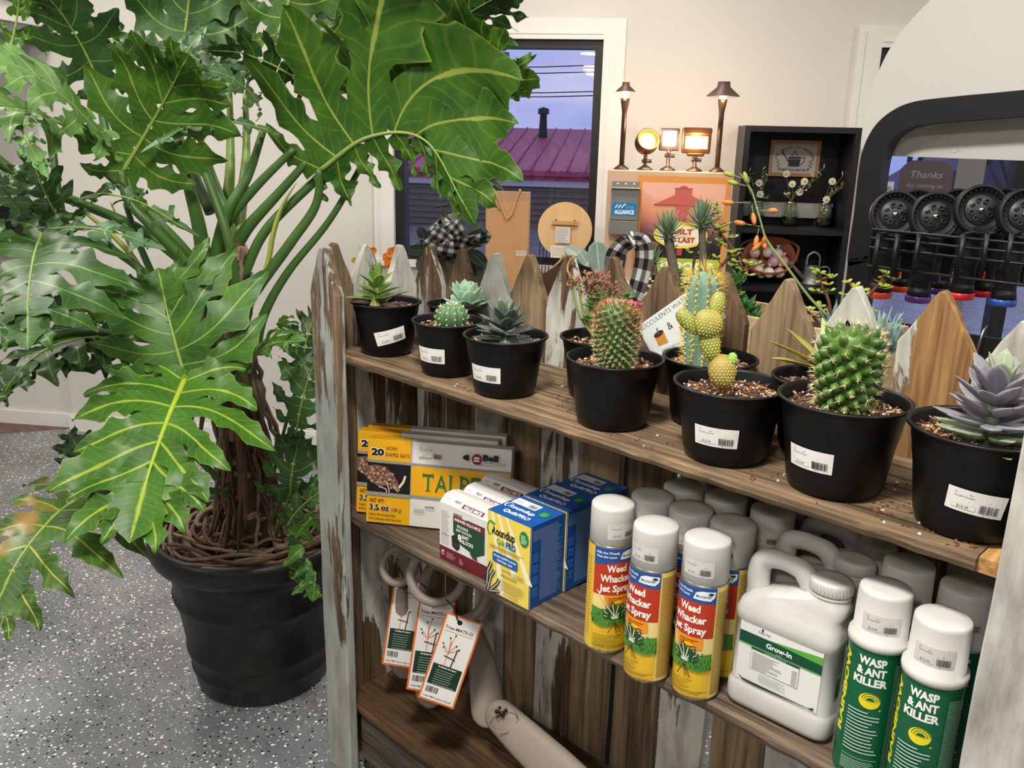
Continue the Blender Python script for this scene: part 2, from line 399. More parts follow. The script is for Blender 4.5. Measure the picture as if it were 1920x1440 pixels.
    def out(s, name, mapf, parent, world=False, rough=.42):
        o = MB(); o.f, o.m, o.sm = s.mb.f, s.mb.m, s.mb.sm
        vs, fs, ms = s.mb.v, s.mb.f, s.mb.m
        if s.maxw:   # slice long faces so they follow the curve
            bm = bmesh.new(); vv = [bm.verts.new(p) for p in vs]; bm.verts.ensure_lookup_table()
            for f, mi in zip(fs, ms):
                try: fc = bm.faces.new([vv[i] for i in f]); fc.material_index = mi
                except ValueError: pass
            x0 = min(p.x for p in vs); x1 = max(p.x for p in vs); k = x0 + s.maxw
            while k < x1:
                bmesh.ops.bisect_plane(bm, geom=bm.verts[:] + bm.edges[:] + bm.faces[:], plane_co=(k, 0, 0), plane_no=(1, 0, 0)); k += s.maxw
            bm.verts.index_update(); vs = [v.co.copy() for v in bm.verts]; fs = [[v.index for v in f.verts] for f in bm.faces]; ms = [f.material_index for f in bm.faces]; bm.free()
            o.f, o.m, o.sm = fs, ms, [False] * len(fs)
        o.v = [V(mapf(p.x, p.y, p.z)) for p in vs]
        return o.build(name, [ink(c, rough) for c in s.cols], parent, world)
def cylmap(r, a0, z0=0., cx=0., cy=0., taper=0.):
    """x = arc length to the right, a0 = the direction (degrees) the label centre faces"""
    def f(x, y, z):
        rr = r + taper * y + z; a = R(a0) + x / r; return (cx + rr * math.cos(a), cy + rr * math.sin(a), z0 + y)
    return f
def planemap(o, ax, ay, off=.0):
    o, ax, ay = V(o), V(ax).normalized(), V(ay).normalized(); n = ax.cross(ay)
    return lambda x, y, z: o + ax * x + ay * y + n * (z + off)

# ---------------------------------------------------------------- the room
W0 = V((-4.646, 1.521, 0)); WD = V((.807, .591, 0)).normalized(); WN = V((-WD.y, WD.x, 0))
def WP(s, off, z): return W0 + WD * s - WN * off + V((0, 0, z))        # s along the window wall, off = distance into the room
def PW(x, y, off=0.):                                                  # sight line onto a plane parallel to the window wall
    r = ray(x, y); return CAM + r * (((W0 - CAM).dot(WN) - off) / r.dot(WN))
def WS(x, y, off=0.):
    p = PW(x, y, off); return ((p - W0).dot(WD), p.z)
WROT = math.atan2(WD.y, WD.x)
def wbox(mb, s0, s1, o0, o1, z0, z1, mi=0):
    c = WP((s0 + s1) / 2, (o0 + o1) / 2, (z0 + z1) / 2); mb.box(c, (abs(s1 - s0), abs(o1 - o0), abs(z1 - z0)), mi, Matrix.Rotation(WROT, 3, 'Z')); return mb
m_wall = mat('wall_paint', '#d9d5cf', .6, var=(3., '#dedad4', .4), bump=(180, .06))
m_ceil = mat('ceiling_paint', '#dcdad5', .8, bump=(90, .05))
m_trim = mat('trim_paint', '#eceae6', .35, var=(5, '#e6e4e0', .5))
m_black = mat('black_frame', '#17181b', .4, var=(20, '#1d1e22', .5))

O1 = (1.735, 2.652, .965, 1.925); O2 = (3.77, 7.2, .25, 1.905)          # window openings (s0, s1, z0, z1)
b = MB()
wbox(b, 0, O1[0], 0, -.14, 0, CEIL); wbox(b, O1[1], O2[0], 0, -.14, 0, CEIL); wbox(b, O2[1], 7.6, 0, -.14, 0, CEIL)
for o in (O1, O2): wbox(b, o[0], o[1], 0, -.14, 0, o[2]); wbox(b, o[0], o[1], 0, -.14, o[3], CEIL)
struct('wall_back', b, m_wall)
b = MB(); wbox(b, -3.2, .0, -.035, -.14, 0, CEIL); struct('wall_recess', b, m_wall)
b = MB(); wbox(b, -3.3, -3.2, -.14, 14, 0, CEIL); struct('wall_left', b, m_wall)
b = MB(); wbox(b, 7.6, 7.7, -.14, 14, 0, CEIL); struct('wall_right', b, m_wall)
b = MB(); wbox(b, -3.3, 7.7, 14, 14.1, 0, CEIL); struct('wall_front', b, m_wall)
b = MB(); wbox(b, -3.3, 7.7, -.14, 14.1, CEIL, CEIL + .1); struct('ceiling', b, m_ceil)
# speckled epoxy floor
mf = bpy.data.materials.new('speckled_epoxy'); mf.use_nodes = True; nt = mf.node_tree; N = nt.nodes; L = nt.links
bs = N['Principled BSDF']; bs.inputs['Roughness'].default_value = .22; bs.inputs['Specular IOR Level'].default_value = .5
t = N.new('ShaderNodeTexCoord')
n0 = N.new('ShaderNodeTexNoise'); n0.inputs['Scale'].default_value = 3.5; n0.inputs['Detail'].default_value = 3; L.new(t.outputs['Object'], n0.inputs['Vector'])
r0 = N.new('ShaderNodeValToRGB'); r0.color_ramp.elements[0].position = .35; r0.color_ramp.elements[0].color = lin('#6b6f73') + (1,); r0.color_ramp.elements[1].position = .65; r0.color_ramp.elements[1].color = lin('#85888b') + (1,)
L.new(n0.outputs['Fac'], r0.inputs['Fac']); col = r0.outputs['Color']
for (sc, thr, c, sd, dens) in ((72, .30, '#f3f1ee', 0, .70), (120, .28, '#e2e0dc', 5, .70), (84, .28, '#1a1d20', 9, .76), (140, .25, '#3a3e42', 13, .72)):
    mp = N.new('ShaderNodeMapping'); mp.inputs['Location'].default_value = (sd, sd * 2, sd); L.new(t.outputs['Object'], mp.inputs[0])
    vo = N.new('ShaderNodeTexVoronoi'); vo.inputs['Scale'].default_value = sc; vo.inputs['Randomness'].default_value = 1; L.new(mp.outputs[0], vo.inputs['Vector'])
    a = N.new('ShaderNodeMath'); a.operation = 'LESS_THAN'; a.inputs[1].default_value = thr; L.new(vo.outputs['Distance'], a.inputs[0])
    se = N.new('ShaderNodeSeparateXYZ'); L.new(vo.outputs['Color'], se.inputs[0]); g = N.new('ShaderNodeMath'); g.operation = 'GREATER_THAN'; g.inputs[1].default_value = dens; L.new(se.outputs['X'], g.inputs[0])
    mu = N.new('ShaderNodeMath'); mu.operation = 'MULTIPLY'; L.new(a.outputs[0], mu.inputs[0]); L.new(g.outputs[0], mu.inputs[1])
    mi = N.new('ShaderNodeMixRGB'); L.new(mu.outputs[0], mi.inputs['Fac']); L.new(col, mi.inputs[1]); mi.inputs[2].default_value = lin(c) + (1,); col = mi.outputs[0]
L.new(col, bs.inputs['Base Color'])
b = MB(); b.box((1.5, -2, -.05), (26, 26, .1)); struct('floor', b, mf)
m_plank = wood('brown_vinyl_plank', 0, 0, '#5d4842', '#8a706a', grain=.4)
b = MB(); P4 = [WP(0.0, -.035, .002), WP(-.457, .2015, .002), WP(-3.1, 1.36, .002), WP(-3.1, -.035, .002)]
a = b.pts(P4 + [p - V((0, 0, .004)) for p in P4])
b.face((a, a + 1, a + 2, a + 3)); 
for i in range(4): b.face((a + i, a + (i + 1) % 4, a + 4 + (i + 1) % 4, a + 4 + i))
struct('floor_plank_section', b, m_plank)
b = MB(); wbox(b, 0, 7.6, 0, .02, 0, .075); wbox(b, 0, 7.6, 0, .013, .075, .088); wbox(b, -.012, .0, -.035, .02, 0, .088); struct('baseboard_back', b, m_trim)
b = MB(); wbox(b, -3.2, -.0125, -.035, -.02, .003, .075); struct('baseboard_recess', b, m_trim)
# beam with a dark edge running out from the recessed wall, top left
b = MB(); q0 = WS(105, 20)[0]
wbox(b, q0 - .30, q0, 0.0, 1.3, 2.03, 2.09, 1); wbox(b, q0 - .30, q0 - .012, 0.0, 1.3, 1.95, 2.03, 0); wbox(b, q0 - .30, q0 - .03, 0.0, 1.3, 1.90, 1.95, 2)
struct('trim_1', b, [m_trim, mat('dark_grey_metal', '#4a4b50', .4, .6), mat('grey_band', '#8d8c90', .4)])

def window(n, o, frames, sashes):
    b = MB(); w = .092
    wbox(b, o[0] - w, o[0], 0, .018, o[2] - .03, o[3] + w - .01); wbox(b, o[1], o[1] + w, 0, .018, o[2] - .03, o[3] + w - .01)
    wbox(b, o[0], o[1], 0, .018, o[3], o[3] + w - .01); wbox(b, o[0] - w - .01, o[1] + w + .01, 0, .03, o[2] - .03, o[2])
    wbox(b, o[0] - w + .02, o[0] - w + .026, .018, .022, o[2], o[3] + w - .03); wbox(b, o[1] + .02, o[1] + .026, .018, .022, o[2], o[3] + .02); wbox(b, o[0], o[1], .018, .022, o[3] + .02, o[3] + .026)
    t = b.build('window_%d' % n, m_trim); t['kind'] = 'structure'
    f = MB(); fw = .045
    wbox(f, o[0], o[0] + fw, -.01, -.09, o[2], o[3]); wbox(f, o[1] - fw * .8, o[1], -.01, -.09, o[2], o[3]); wbox(f, o[0] + fw, o[1] - fw * .8, -.01, -.09, o[2], o[2] + .035); wbox(f, o[0] + fw, o[1] - fw * .8, -.01, -.09, o[3] - .035, o[3])
    for s in sashes: wbox(f, s - .03, s + .03, -.012, -.09, o[2] + .035, o[3] - .035)
    f.build('window_frame', m_black, t)
    g = MB(); wbox(g, o[0] + .02, o[1] - .02, -.05, -.054, o[2] + .02, o[3] - .02)
    g.build('glass', mat('window_glass', '#ffffff', .0, trans=1., spec=.9), t)
window(1, O1, None, [])
s_m, _ = WS(1920, 330); window(2, O2, None, [s_m, s_m + 1.5])

# ceiling lamps: the housings
for (lx, ly, lp) in LAMPS:
    t = thing('ceiling_light', 'white recessed round downlight in the ceiling', 'ceiling light', (lx, ly, CEIL), 0, 'recessed downlights')
    b = MB(); b.lathe([(.19, -.0), (.19, -.012), (.165, -.02), (.165, -.004)], seg=28); b.build('trim_ring', m_trim, t)
    b = MB(); b.lathe([(0, -.012), (.16, -.012)], seg=28); b.build('diffuser', mat('lamp_diffuser', '#ffffff', .5, emit=('#fff2df', 9.)), t)

# ---------------------------------------------------------------- outside the window
def plane_pt(x, y, off): return PW(x, y, off)
offb = -11.0
e1 = WS(930, 331, offb); r1 = WS(930, 239, offb - 4)
m_sid = mat('grey_siding', '#7a7264', .7, bump=(6, .2))
t = thing('warehouse', 'long metal building with magenta roof and grey corrugated siding outside the window', 'building', WP(e1[0], offb, -.6), WROT)
b = MB(); wbox(b, e1[0] - 14, e1[0] + 2.2, offb, offb - .3, -.6, e1[1] - .14)
k = -.6
while k < e1[1] - .2:
    wbox(b, e1[0] - 14, e1[0] + 2.2, offb + .03, offb, k, k + .05); k += .1
b.build('siding', m_sid, t, True)
b = MB(); wbox(b, e1[0] - 14.1, e1[0] + 2.3, offb + .12, offb - .3, e1[1] - .14, e1[1] - .03, 0); wbox(b, e1[0] - 14.1, e1[0] + 2.3, offb + .16, offb - .3, e1[1] - .03, e1[1] + .12, 1)
b.build('eave', [mat('white_gutter', '#cfcad2', .5), mat('crimson_flashing', '#b0204e', .5)], t, True)
b = MB(); P4 = [WP(e1[0] - 14, offb + .2, e1[1] + .1), WP(e1[0] + 2.3, offb + .2, e1[1] + .1), WP(e1[0] + 2.3, offb - 4, r1[1]), WP(e1[0] - 14, offb - 4, r1[1])]
a = b.pts(P4 + [p - V((0, 0, .06)) for p in P4]); b.face((a, a + 1, a + 2, a + 3)); b.face((a + 7, a + 6, a + 5, a + 4))
for i in range(4): b.face((a + i, a + 4 + i, a + 4 + (i + 1) % 4, a + (i + 1) % 4))
for i in range(54):
    s = e1[0] - 13.8 + i * .3; b.tube([WP(s, offb + .2, e1[1] + .12), WP(s, offb - 4, r1[1] + .02)], .014, 4, 0)
b.build('roof', mat('magenta_roof', '#b84a6c', .5, var=(.6, '#a04462', .5)), t, True)
b = MB(); q = PW(1018, 250, offb - 3); x, y, z = V((1, 0, 0)), V((0, 1, 0)), V((0, 0, 1)); b.lathe([(.09, -.1), (.07, .3), (.07, .42)], q, 10); b.lathe([(.11, .36), (.11, .46), (0, .5)], q, 10)
b.build('vent_pipe', m_black, t, True)
m_pole = mat('pole_wood', '#776b70', .8, bump=(8, .3)); m_wire = mat('wire_black', '#26242c', .6)
def pole(x, ytop, yarm, off, lab):
    q = PW(x, ytop, off); t = thing('utility_pole', lab, 'utility pole', (q.x, q.y, -.6), WROT, None)
    b = MB(); b.tube([V((q.x, q.y, -.6)), q], [.13, .09], 8); b.build('post', m_pole, t, True)
    b = MB(); za = PW(x, yarm, off).z; c = V((q.x, q.y, za)); b.tube([c - WD * .8, c + WD * .8], .05, 6)
    for k in (-.7, -.35, .35, .7): b.lathe([(.03, 0), (.05, .06), (.03, .14), (0, .16)], c + WD * k + V((0, 0, .04)), 6)
    b.build('crossarm', m_pole, t, True); return t
up_ = pole(948, 98, 161, -17, 'wooden utility pole with crossarm rising behind the magenta roof, seen through the window')
for i, (ya, yb) in enumerate(((104, 96), (113, 110), (150, 147), (157, 155))):
    b = MB(); a0, a1 = PW(700, ya, -17), PW(1250, yb, -17); d = a1 - a0
    b.tube([a0 + d * ((k - 2) * .2) - V((0, 0, .3 * (1 - ((k - 4.5) / 4.5) ** 2))) for k in range(10)], .012, 4)
    b.build('power_line', m_wire, up_, True)
def branch(b, p, d, l, r, n, rnd):
    q = p + d * l; b.tube([p, p + d * l * .5 + V((rnd.uniform(-.04, .04), 0, 0)) * l, q], [r, r * .85, r * .65], 4)
    if n > 0:
        for k in range(3 if n > 2 else 2):
            e = (d + V((rnd.uniform(-.7, .7), rnd.uniform(-.7, .7), rnd.uniform(-.1, .5)))).normalized(); branch(b, p + d * l * rnd.uniform(.6, 1), e, l * rnd.uniform(.6, .8), r * .6, n - 1, rnd)
for i, (x, off, lab) in enumerate(((1690, -14, 'bare winter tree outside the right window, left of the brown sign'), (1880, -15, 'bare winter tree outside the right window above the small house'))):
    q = PW(x, 420, off); b = MB(); branch(b, V((q.x, q.y, -.6)), V((.02, 0, 1)), 1.5, .09, 6, random.Random(i + 3)); tag(b.build('bare_tree', mat('bark_grey', '#4a4450', .9), None), lab, 'tree')
q = PW(1893, 352, -16); t = thing('small_house', 'small pale house with dark gable roof outside the right window', 'house', (q.x, q.y, -.6), WROT)
b = MB(); b.bx(-2.2, 1.6, 0, 3, 0, q.z + .1); b.build('wall', mat('pale_siding', '#9aa0b4', .7), t)
b = MB(); b.prism([(-2.6, q.z), (-.3, q.z + 1.5), (2.0, q.z)], lambda x, y: V((x, 3.2, y)), lambda x, y: V((x, -.2, y))); b.build('roof', mat('slate_roof', '#5a5d70', .8), t)
b = MB(); b.box((W0 - WN * offb * .0 + WN * 20 + V((0, 0, -.65))), (90, 36, .1), 0, Matrix.Rotation(WROT, 3, 'Z')); struct('ground', b, mat('grey_asphalt', '#6d6c76', .9, bump=(20, .2)))

# ---------------------------------------------------------------- shelf unit of old fence pickets
Z1, Z2, Z3 = 1.075, .697, .195
YF, YB = 1.062, 1.345
def picket_outline(w, z0, zt, sh, rnd, tipw=.012, n=3):
    """outline in (x, z) of a pointed fence board, edges slightly worn"""
    pts = [(-w / 2, z0)]; H_ = zt - sh - z0
    for k in range(1, 12): pts.append((-w / 2 + rnd.uniform(-.0015, .0015), z0 + H_ * k / 12))
    for k in range(0, 5):
        t = k / 5; pts.append((-w / 2 * (1 - t) - tipw / 2 * t + rnd.uniform(-.0015, .0015), zt - sh + sh * t))
    pts += [(-tipw / 2, zt - .003), (0, zt), (tipw / 2, zt - .003)]
    for k in range(4, -1, -1):
        t = k / 5; pts.append((w / 2 * (1 - t) + tipw / 2 * t + rnd.uniform(-.0015, .0015), zt - sh + sh * t))
    for k in range(11, 0, -1): pts.append((w / 2 + rnd.uniform(-.0015, .0015), z0 + H_ * k / 12))
    pts.append((w / 2, z0)); return pts
unit = thing('picket_shelf_unit', 'rustic three-level shelf unit built from old fence pickets with flaking white paint', 'shelf unit', (-.92, 1.2, 0))
W_bare = wood('weathered_bare_wood', 2, 0, '#3a2c22', '#8b755c'); W_lt = wood('weathered_tan_wood', 2, .38, '#6b4a2c', '#b48d5e')
W_half = wood('flaking_paint_wood', 2, .5, '#3b2a20', '#7d664d'); W_most = wood('mostly_painted_wood', 2, .6, '#3f2d20', '#84694c', pcol='#b9bab2'); W_front = wood('front_board_wood', 2, .575, '#4a382b', '#8d7760', pcol='#a9aea8')
W_low = wood('low_flaking_wood', 2, .54, '#2a1d15', '#5d4736', pcol='#c3c1ba'); W_grey = wood('grey_grain_wood', 2, 0, '#4b3a2b', '#a08a6c', grain=.7); W_end = wood('plain_painted_board', 2, .72, '#7a6c5c', '#a39582', pcol='#c6c4be')
rp = random.Random(5)
BACK = [(803, 460, W_half, .095, .09), (863, 466, W_bare, .088, .1), (927, 474, W_most, .10, .095), (992, 477, W_grey, .098, .09), (1065, 478, W_half, .105, .1), (1147, 481, W_grey, .1, .09), (1247, 499, W_bare, .108, .09),
        (1355, 510, W_half, .105, .085), (1478, 522, W_grey, .112, .095), (1605, 537, W_most, .112, .095), (1770, 545, W_lt, .108, .085), (1925, 600, W_half, .112, .09)]
for (x, y, mw, w, sh) in BACK:
    q = PY(x, y, YB + .004); c = V((q.x, YB, 0)); ro = rp.uniform(-.006, .006)
    b = MB(); b.prism(picket_outline(w, 0, q.z, sh, rp), lambda a, z: V((q.x + a + ro * z - ro, YB + .02, z)), lambda a, z: V((q.x + a + ro * z - ro, YB + .001, z)))
    o = b.build('picket', mw, unit, True); bevel(o, .0025, 2)
for (x, y, mw) in ((630, 455, W_bare), (688, 458, W_half), (754, 459, W_half)):
    q = PX(x, y, -1.6); b = MB(); b.prism(picket_outline(.088, 0, q.z, .1, rp), lambda a, z: V((-1.619, q.y - a, z)), lambda a, z: V((-1.6, q.y - a, z))); o = b.build('side_picket', mw, unit, True); bevel(o, .0025, 2)
b = MB(); b.prism(picket_outline(.094, 0, 1.305, .1, rp, .02), lambda a, z: V((-1.578 + a, YF + .004, z)), lambda a, z: V((-1.578 + a, YF - .022, z))); o = b.build('front_post', W_front, unit, True); bevel(o, .005, 3)
b = MB(); b.prism(picket_outline(.15, 0, 1.36, .12, rp, .02), lambda a, z: V((-.159 + a, YF + .004, z)), lambda a, z: V((-.159 + a, YF - .018, z)))
o = b.build('end_board', W_end, unit, True, label='wide board with worn white paint'); bevel(o, .002, 2)
b = MB(); b.prism(picket_outline(.25, 0, 1.2, .02, rp, .2), lambda a, z: V((-.205, 1.2 + a, z)), lambda a, z: V((-.190, 1.2 + a, z))); b.build('side_board', W_low, unit, True)
# shelf boards: worn front edge, two planks each
W_sh = wood('shelf_wood', 0, 0, '#30261d', '#957c60', grain=.9); W_sh2 = wood('middle_shelf_wood', 0, 0, '#332921', '#7f6e5d', grain=.9); W_sh3 = wood('bottom_shelf_wood', 0, 0, '#2a1d14', '#6a5036', grain=.9)
def board(name, x0, x1, y0, y1, zt, th, m, seed, rag=.0025):
    rnd = random.Random(seed); n = 40; rings = []
    for i in range(n + 1):
        x = x0 + (x1 - x0) * i / n; e = rnd.uniform(-rag, rag) + noise.noise(V((x * 6, seed, 0))) * rag * 2; d = rnd.uniform(-.0008, .0012)
        rings.append([V((x, y0 + e + .004, zt - th + d)), V((x, y0 + e, zt - th * .55)), V((x, y0 + e * .4 + .0015, zt - .003)), V((x, y0 + .006, zt)), V((x, y1, zt)), V((x, y1, zt - th))])
    b = MB(); b.loft(rings, 0, True, True, True, False); o = b.build(name, m, unit, True); return o
board('shelf_board', -1.598, -.262, YF, 1.19, Z1, .02, W_sh, 1); board('shelf_board', -1.598, -.206, 1.193, YB, Z1 - .001, .02, W_sh, 2)
board('shelf_board', -1.598, -.206, YF + .006, 1.20, Z2, .022, W_sh2, 3); board('shelf_board', -1.598, -.206, 1.204, YB, Z2 - .003, .02, W_sh2, 4)
board('shelf_board', -1.598, -.206, YF + .006, 1.2, Z3, .022, W_sh3, 5, .001); board('shelf_board', -1.598, -.206, 1.203, YB, Z3 - .001, .022, W_sh3, 6)
b = MB(); b.bx(-1.53, -.236, 1.075, 1.093, .05, Z3 - .024); b.build('kick_board', wood('kick_wood', 0, 0, '#2f2822', '#6a5d50'), unit, True)
b = MB(); b.bx(-.262, -.236, YF + .01, 1.18, Z1 - .022, Z1 - .003); b.build('shelf_cleat', wood('raw_cleat_wood', 1, 0, '#8a6236', '#d0a468'), unit, True)

# ---------------------------------------------------------------- potted succulents on the top shelf
m_pot = mat('nursery_plastic', '#08090a', .42, spec=.3, bump=(60, .08)); m_soil = mat('potting_soil', '#2e1c12', .95, var=(60, '#5a3a25', .6), bump=(120, .6))
m_chipA = mat('bark_chip_tan', '#a9825c', .85, var=(80, '#c9a67c', .6)); m_chipB = mat('bark_chip_brown', '#5b3521', .85, var=(80, '#7a4e33', .6)); m_perl = mat('perlite', '#e6e2da', .8)
m_spW = mat('spine_pale', '#d8c9a2', .5); m_spY = mat('spine_yellow', '#dcc15c', .5); m_spR = mat('spine_rust', '#b4552f', .5); m_areo = mat('areole_wool', '#ece8d8', .9)
def nursery_pot(t, r, h, seed, chips=170, fill=.018):
    b = MB(); k = r / .08
    b.lathe([(0, 0), (r * .66, 0), (r * .70, .004), (r * .735, h * .1), (r * .745, h * .12), (r * .875, h * .8), (r * .9, h * .82), (r * .93, h * .955), (r * .965, h * .965), (r * 1.0, h * .975), (r * 1.0, h), (r * .955, h + .001), (r * .93, h - .003), (r * .86, h - .04 * k), (r * .7, .02), (0, .02)], seg=56)
    b.build('nursery_pot', m_pot, t)
    b = MB(); rnd = random.Random(seed); zs = h - fill; R0 = r * .885; rings = []
    for i in range(9):
        rr = R0 * i / 8; rings.append([V((rr * math.cos(2 * math.pi * a / 28), rr * math.sin(2 * math.pi * a / 28), zs + .006 * noise.noise(V((rr * 60 * math.cos(a / 4.45), rr * 60 * math.sin(a / 4.45), seed))))) for a in range(28)])
    b.loft(rings, 0, True, False, False)
    for i in range(int(chips * k * k * 1.6)):
        a, q = rnd.uniform(0, 6.28), R0 * math.sqrt(rnd.random()) * .96; mi = rnd.choice((1, 1, 2, 2, 2, 3)) if rnd.random() < .85 else 3
        c = V((q * math.cos(a), q * math.sin(a), zs + rnd.uniform(.001, .005)))
        rot = Matrix.Rotation(rnd.uniform(0, 6.28), 3, 'Z') @ Matrix.Rotation(rnd.uniform(-.5, .5), 3, 'Y')
        if mi == 3: b.sphere(c, rnd.uniform(.001, .0022), 6, 4, 3)
        else: b.box(c, (rnd.uniform(.004, .014), rnd.uniform(.0015, .0035), .0015), mi, rot)
    b.build('soil', [m_soil, m_chipA, m_chipB, m_perl], t); return zs
def pot_label(t, r, h, ang, tilt=0., txt='$14.99', frac=.42, w=.066, hh=.030, seed=3):
    p = Print(.0001); p.maxw = .006; p.price(-w / 2, 0, w, hh, txt, seed=seed)
    r0 = r * .745 + (r * .875 - r * .745) * (frac - .12) / .68; tp = (r * .13) / (h * .68); cm = cylmap(r0 + .0006, ang, h * frac, taper=tp)
    ct, st = math.cos(R(tilt)), math.sin(R(tilt)); p.out('price_label', lambda x, y, z: cm(x * ct - (y - hh / 2) * st, x * st + (y - hh / 2) * ct, z), t)
def rosette(b, c, levels, seed=1, jit=.12, axis=(0, 0, 1)):
    rnd = random.Random(seed); ax, ay, az = basis(axis, (0.1, 1, 0.05)); c = V(c)
    for (z, n, tilt, L, W, T, mi, ph, cv) in levels:
        for i in range(n):
            a = R(ph) + 2 * math.pi * i / n + rnd.uniform(-jit, jit); tl = R(tilt) + rnd.uniform(-jit, jit) * .8
            h = ax * math.cos(a) + ay * math.sin(a); d = h * math.cos(tl) + az * math.sin(tl); u = az * math.cos(tl) - h * math.sin(tl)
            b.blade(c + az * z + h * W * .15, d, u, L * rnd.uniform(.85, 1.1), W, T, mi, cv)
def face_cam(x, y): return math.degrees(math.atan2(-y, -x))
FRONT = [(-1.50, 1.15, .0763), (-1.288, 1.14, .0735), (-1.115, 1.128, .0797), (-.865, 1.135, .0821), (-.649, 1.14, .0865), (-.478, 1.146, .089), (-.302, 1.15, .0885)]
def clear(x, y, r):
    """a back-row pot is pushed until it stands clear of the front row and of the pickets"""
    for k in range(60):
        for (a, b_, c_) in FRONT:
            d = math.hypot(x - a, y - b_)
            if d < r + c_ + .0015: x += (x - a) / d * (r + c_ + .0015 - d); y += (y - b_) / d * (r + c_ + .0015 - d)
        y = min(y, YB - r - .002)
    return x, y
def pot_thing(kind, label, x, y, seed, r, h, lab=None, tilt=0., chips=170, z=Z1 + .0015, fill=.018, grp=None, txt='$14.99'):
    t = thing(kind, label, 'potted plant', (x, y, z), 0, grp); zs = nursery_pot(t, r, h, seed, chips, fill)
    if lab is not None: pot_label(t, r, h, face_cam(x, y) + lab, tilt, txt, seed=seed)
    return t, zs
CLR = V((.713, .701, 0)).normalized()   # to the right as the camera sees it
CTO = V((.67, -.69, 0)).normalized()    # towards the camera

# 1 long-leaved rosette, green above and wine red below
t, zs = pot_thing('potted_succulent', "black pot with long green leaves, wine red underneath, at the left end of the shelf", -1.50, 1.15, 11, .0763, .112, 7, 14)
b = MB(); c = V((0, 0, zs)) - CLR * .018 + CTO * .01
b.tube([c, c + V((0, 0, .05)), c + V((.002, .002, .08))], [.006, .005, .004], 8, 0)
rosette(b, c, [(.012, 7, 2, .068, .026, .006, 1, 10, .1), (.022, 5, 14, .066, .026, .006, 0, 50, .0), (.034, 4, 26, .058, .026, .006, 0, 20, -.1), (.05, 4, 48, .05, .024, .006, 0, 75, -.1), (.06, 3, 74, .05, .02, .006, 0, 0, 0)], 4)
b.blade(c + CTO * .02 + V((0, 0, .03)), CTO * .6 + V((0, 0, -.75)), CTO, .058, .026, .006, 2, -.1)
b.build('leaf_rosette', [leafmat('succulent_green', '#7fa348', '#4f7a34', '#a9c46a', .05, .3, transl=.1), leafmat('succulent_wine', '#5a2a32', '#3a2428', '#6b3a3c', .03, .3, transl=.05), leafmat('succulent_tipped', '#86923e', '#6d6a34', '#98a860', .05, .3, transl=.1)], t)
# 2 globe cactus
def globe(b, c, r, h, ribs=12, mi=0, amp=.14, seg=None, prof=None):
    seg = ribs * 6; rings = []; n = 14
    for i in range(n + 1):
        t_ = i / n; 
        if prof: rr, z = prof(t_)
        else: a = math.pi * (.12 + .88 * t_); rr, z = math.sin(a), (1 - math.cos(a)) / 2
        rings.append([V(c) + V((math.cos(2 * math.pi * k / seg), math.sin(2 * math.pi * k / seg), 0)) * (r * max(rr, .02) * (1 - amp + amp * abs(math.cos(ribs * math.pi * k / seg)) ** .8 * 1.0)) + V((0, 0, z * h)) for k in range(seg)])
    b.loft(rings, mi, True, False, True)
t, zs = pot_thing('potted_cactus', 'black pot with a small round ribbed cactus dotted with white tufts', -1.288, 1.14, 12, .0735, .107, -38)
c = V((0, 0, zs - .004)) + CLR * .008 + CTO * .01; b = MB(); globe(b, c, .033, .058, 12); bb = MB()
for k in range(12):
    for i in range(6):
        a = math.pi * (.25 + .13 * i); rr, z = math.sin(a), (1 - math.cos(a)) / 2; an = 2 * math.pi * k / 12
        p = c + V((math.cos(an) * rr * .0335, math.sin(an) * rr * .0335, z * .058)); bb.sphere(p, .0016, 6, 4, 0)
        o = V((math.cos(an) * rr, math.sin(an) * rr, -math.cos(a))).normalized()
        for q in range(3): bb.spine(p, p + (o + V((random.uniform(-.6, .6), random.uniform(-.6, .6), random.uniform(-.6, .6)))) * .004, .0003)
o = b.build('cactus_body', mat('globe_green', '#3f6440', .5, var=(40, '#587a4a', .6)), t); bb.build('areole', m_areo, t)['kind'] = 'stuff'
# 2b pale rosette in the pot behind
q = PZ(858, 570, Z1 + .107)
t, zs = pot_thing('potted_succulent', 'black pot with a pale mint green rosette, behind the small round cactus', *clear(q.x, q.y, .068), 13, .068, .107)
b = MB(); c = V((0, 0, zs + .005)) + CLR * .02 + CTO * .01
rosette(b, c, [(.006, 8, 12, .05, .032, .007, 0, 0, .25), (.014, 8, 32, .048, .03, .007, 0, 22, .3), (.022, 7, 52, .042, .027, .006, 0, 5, .3), (.028, 5, 72, .034, .022, .006, 0, 30, .2)], 6)
b.build('leaf_rosette', leafmat('echeveria_mint', '#a8c8a8', '#7ea892', '#c6dcb8', .03, .45, transl=.1), t)
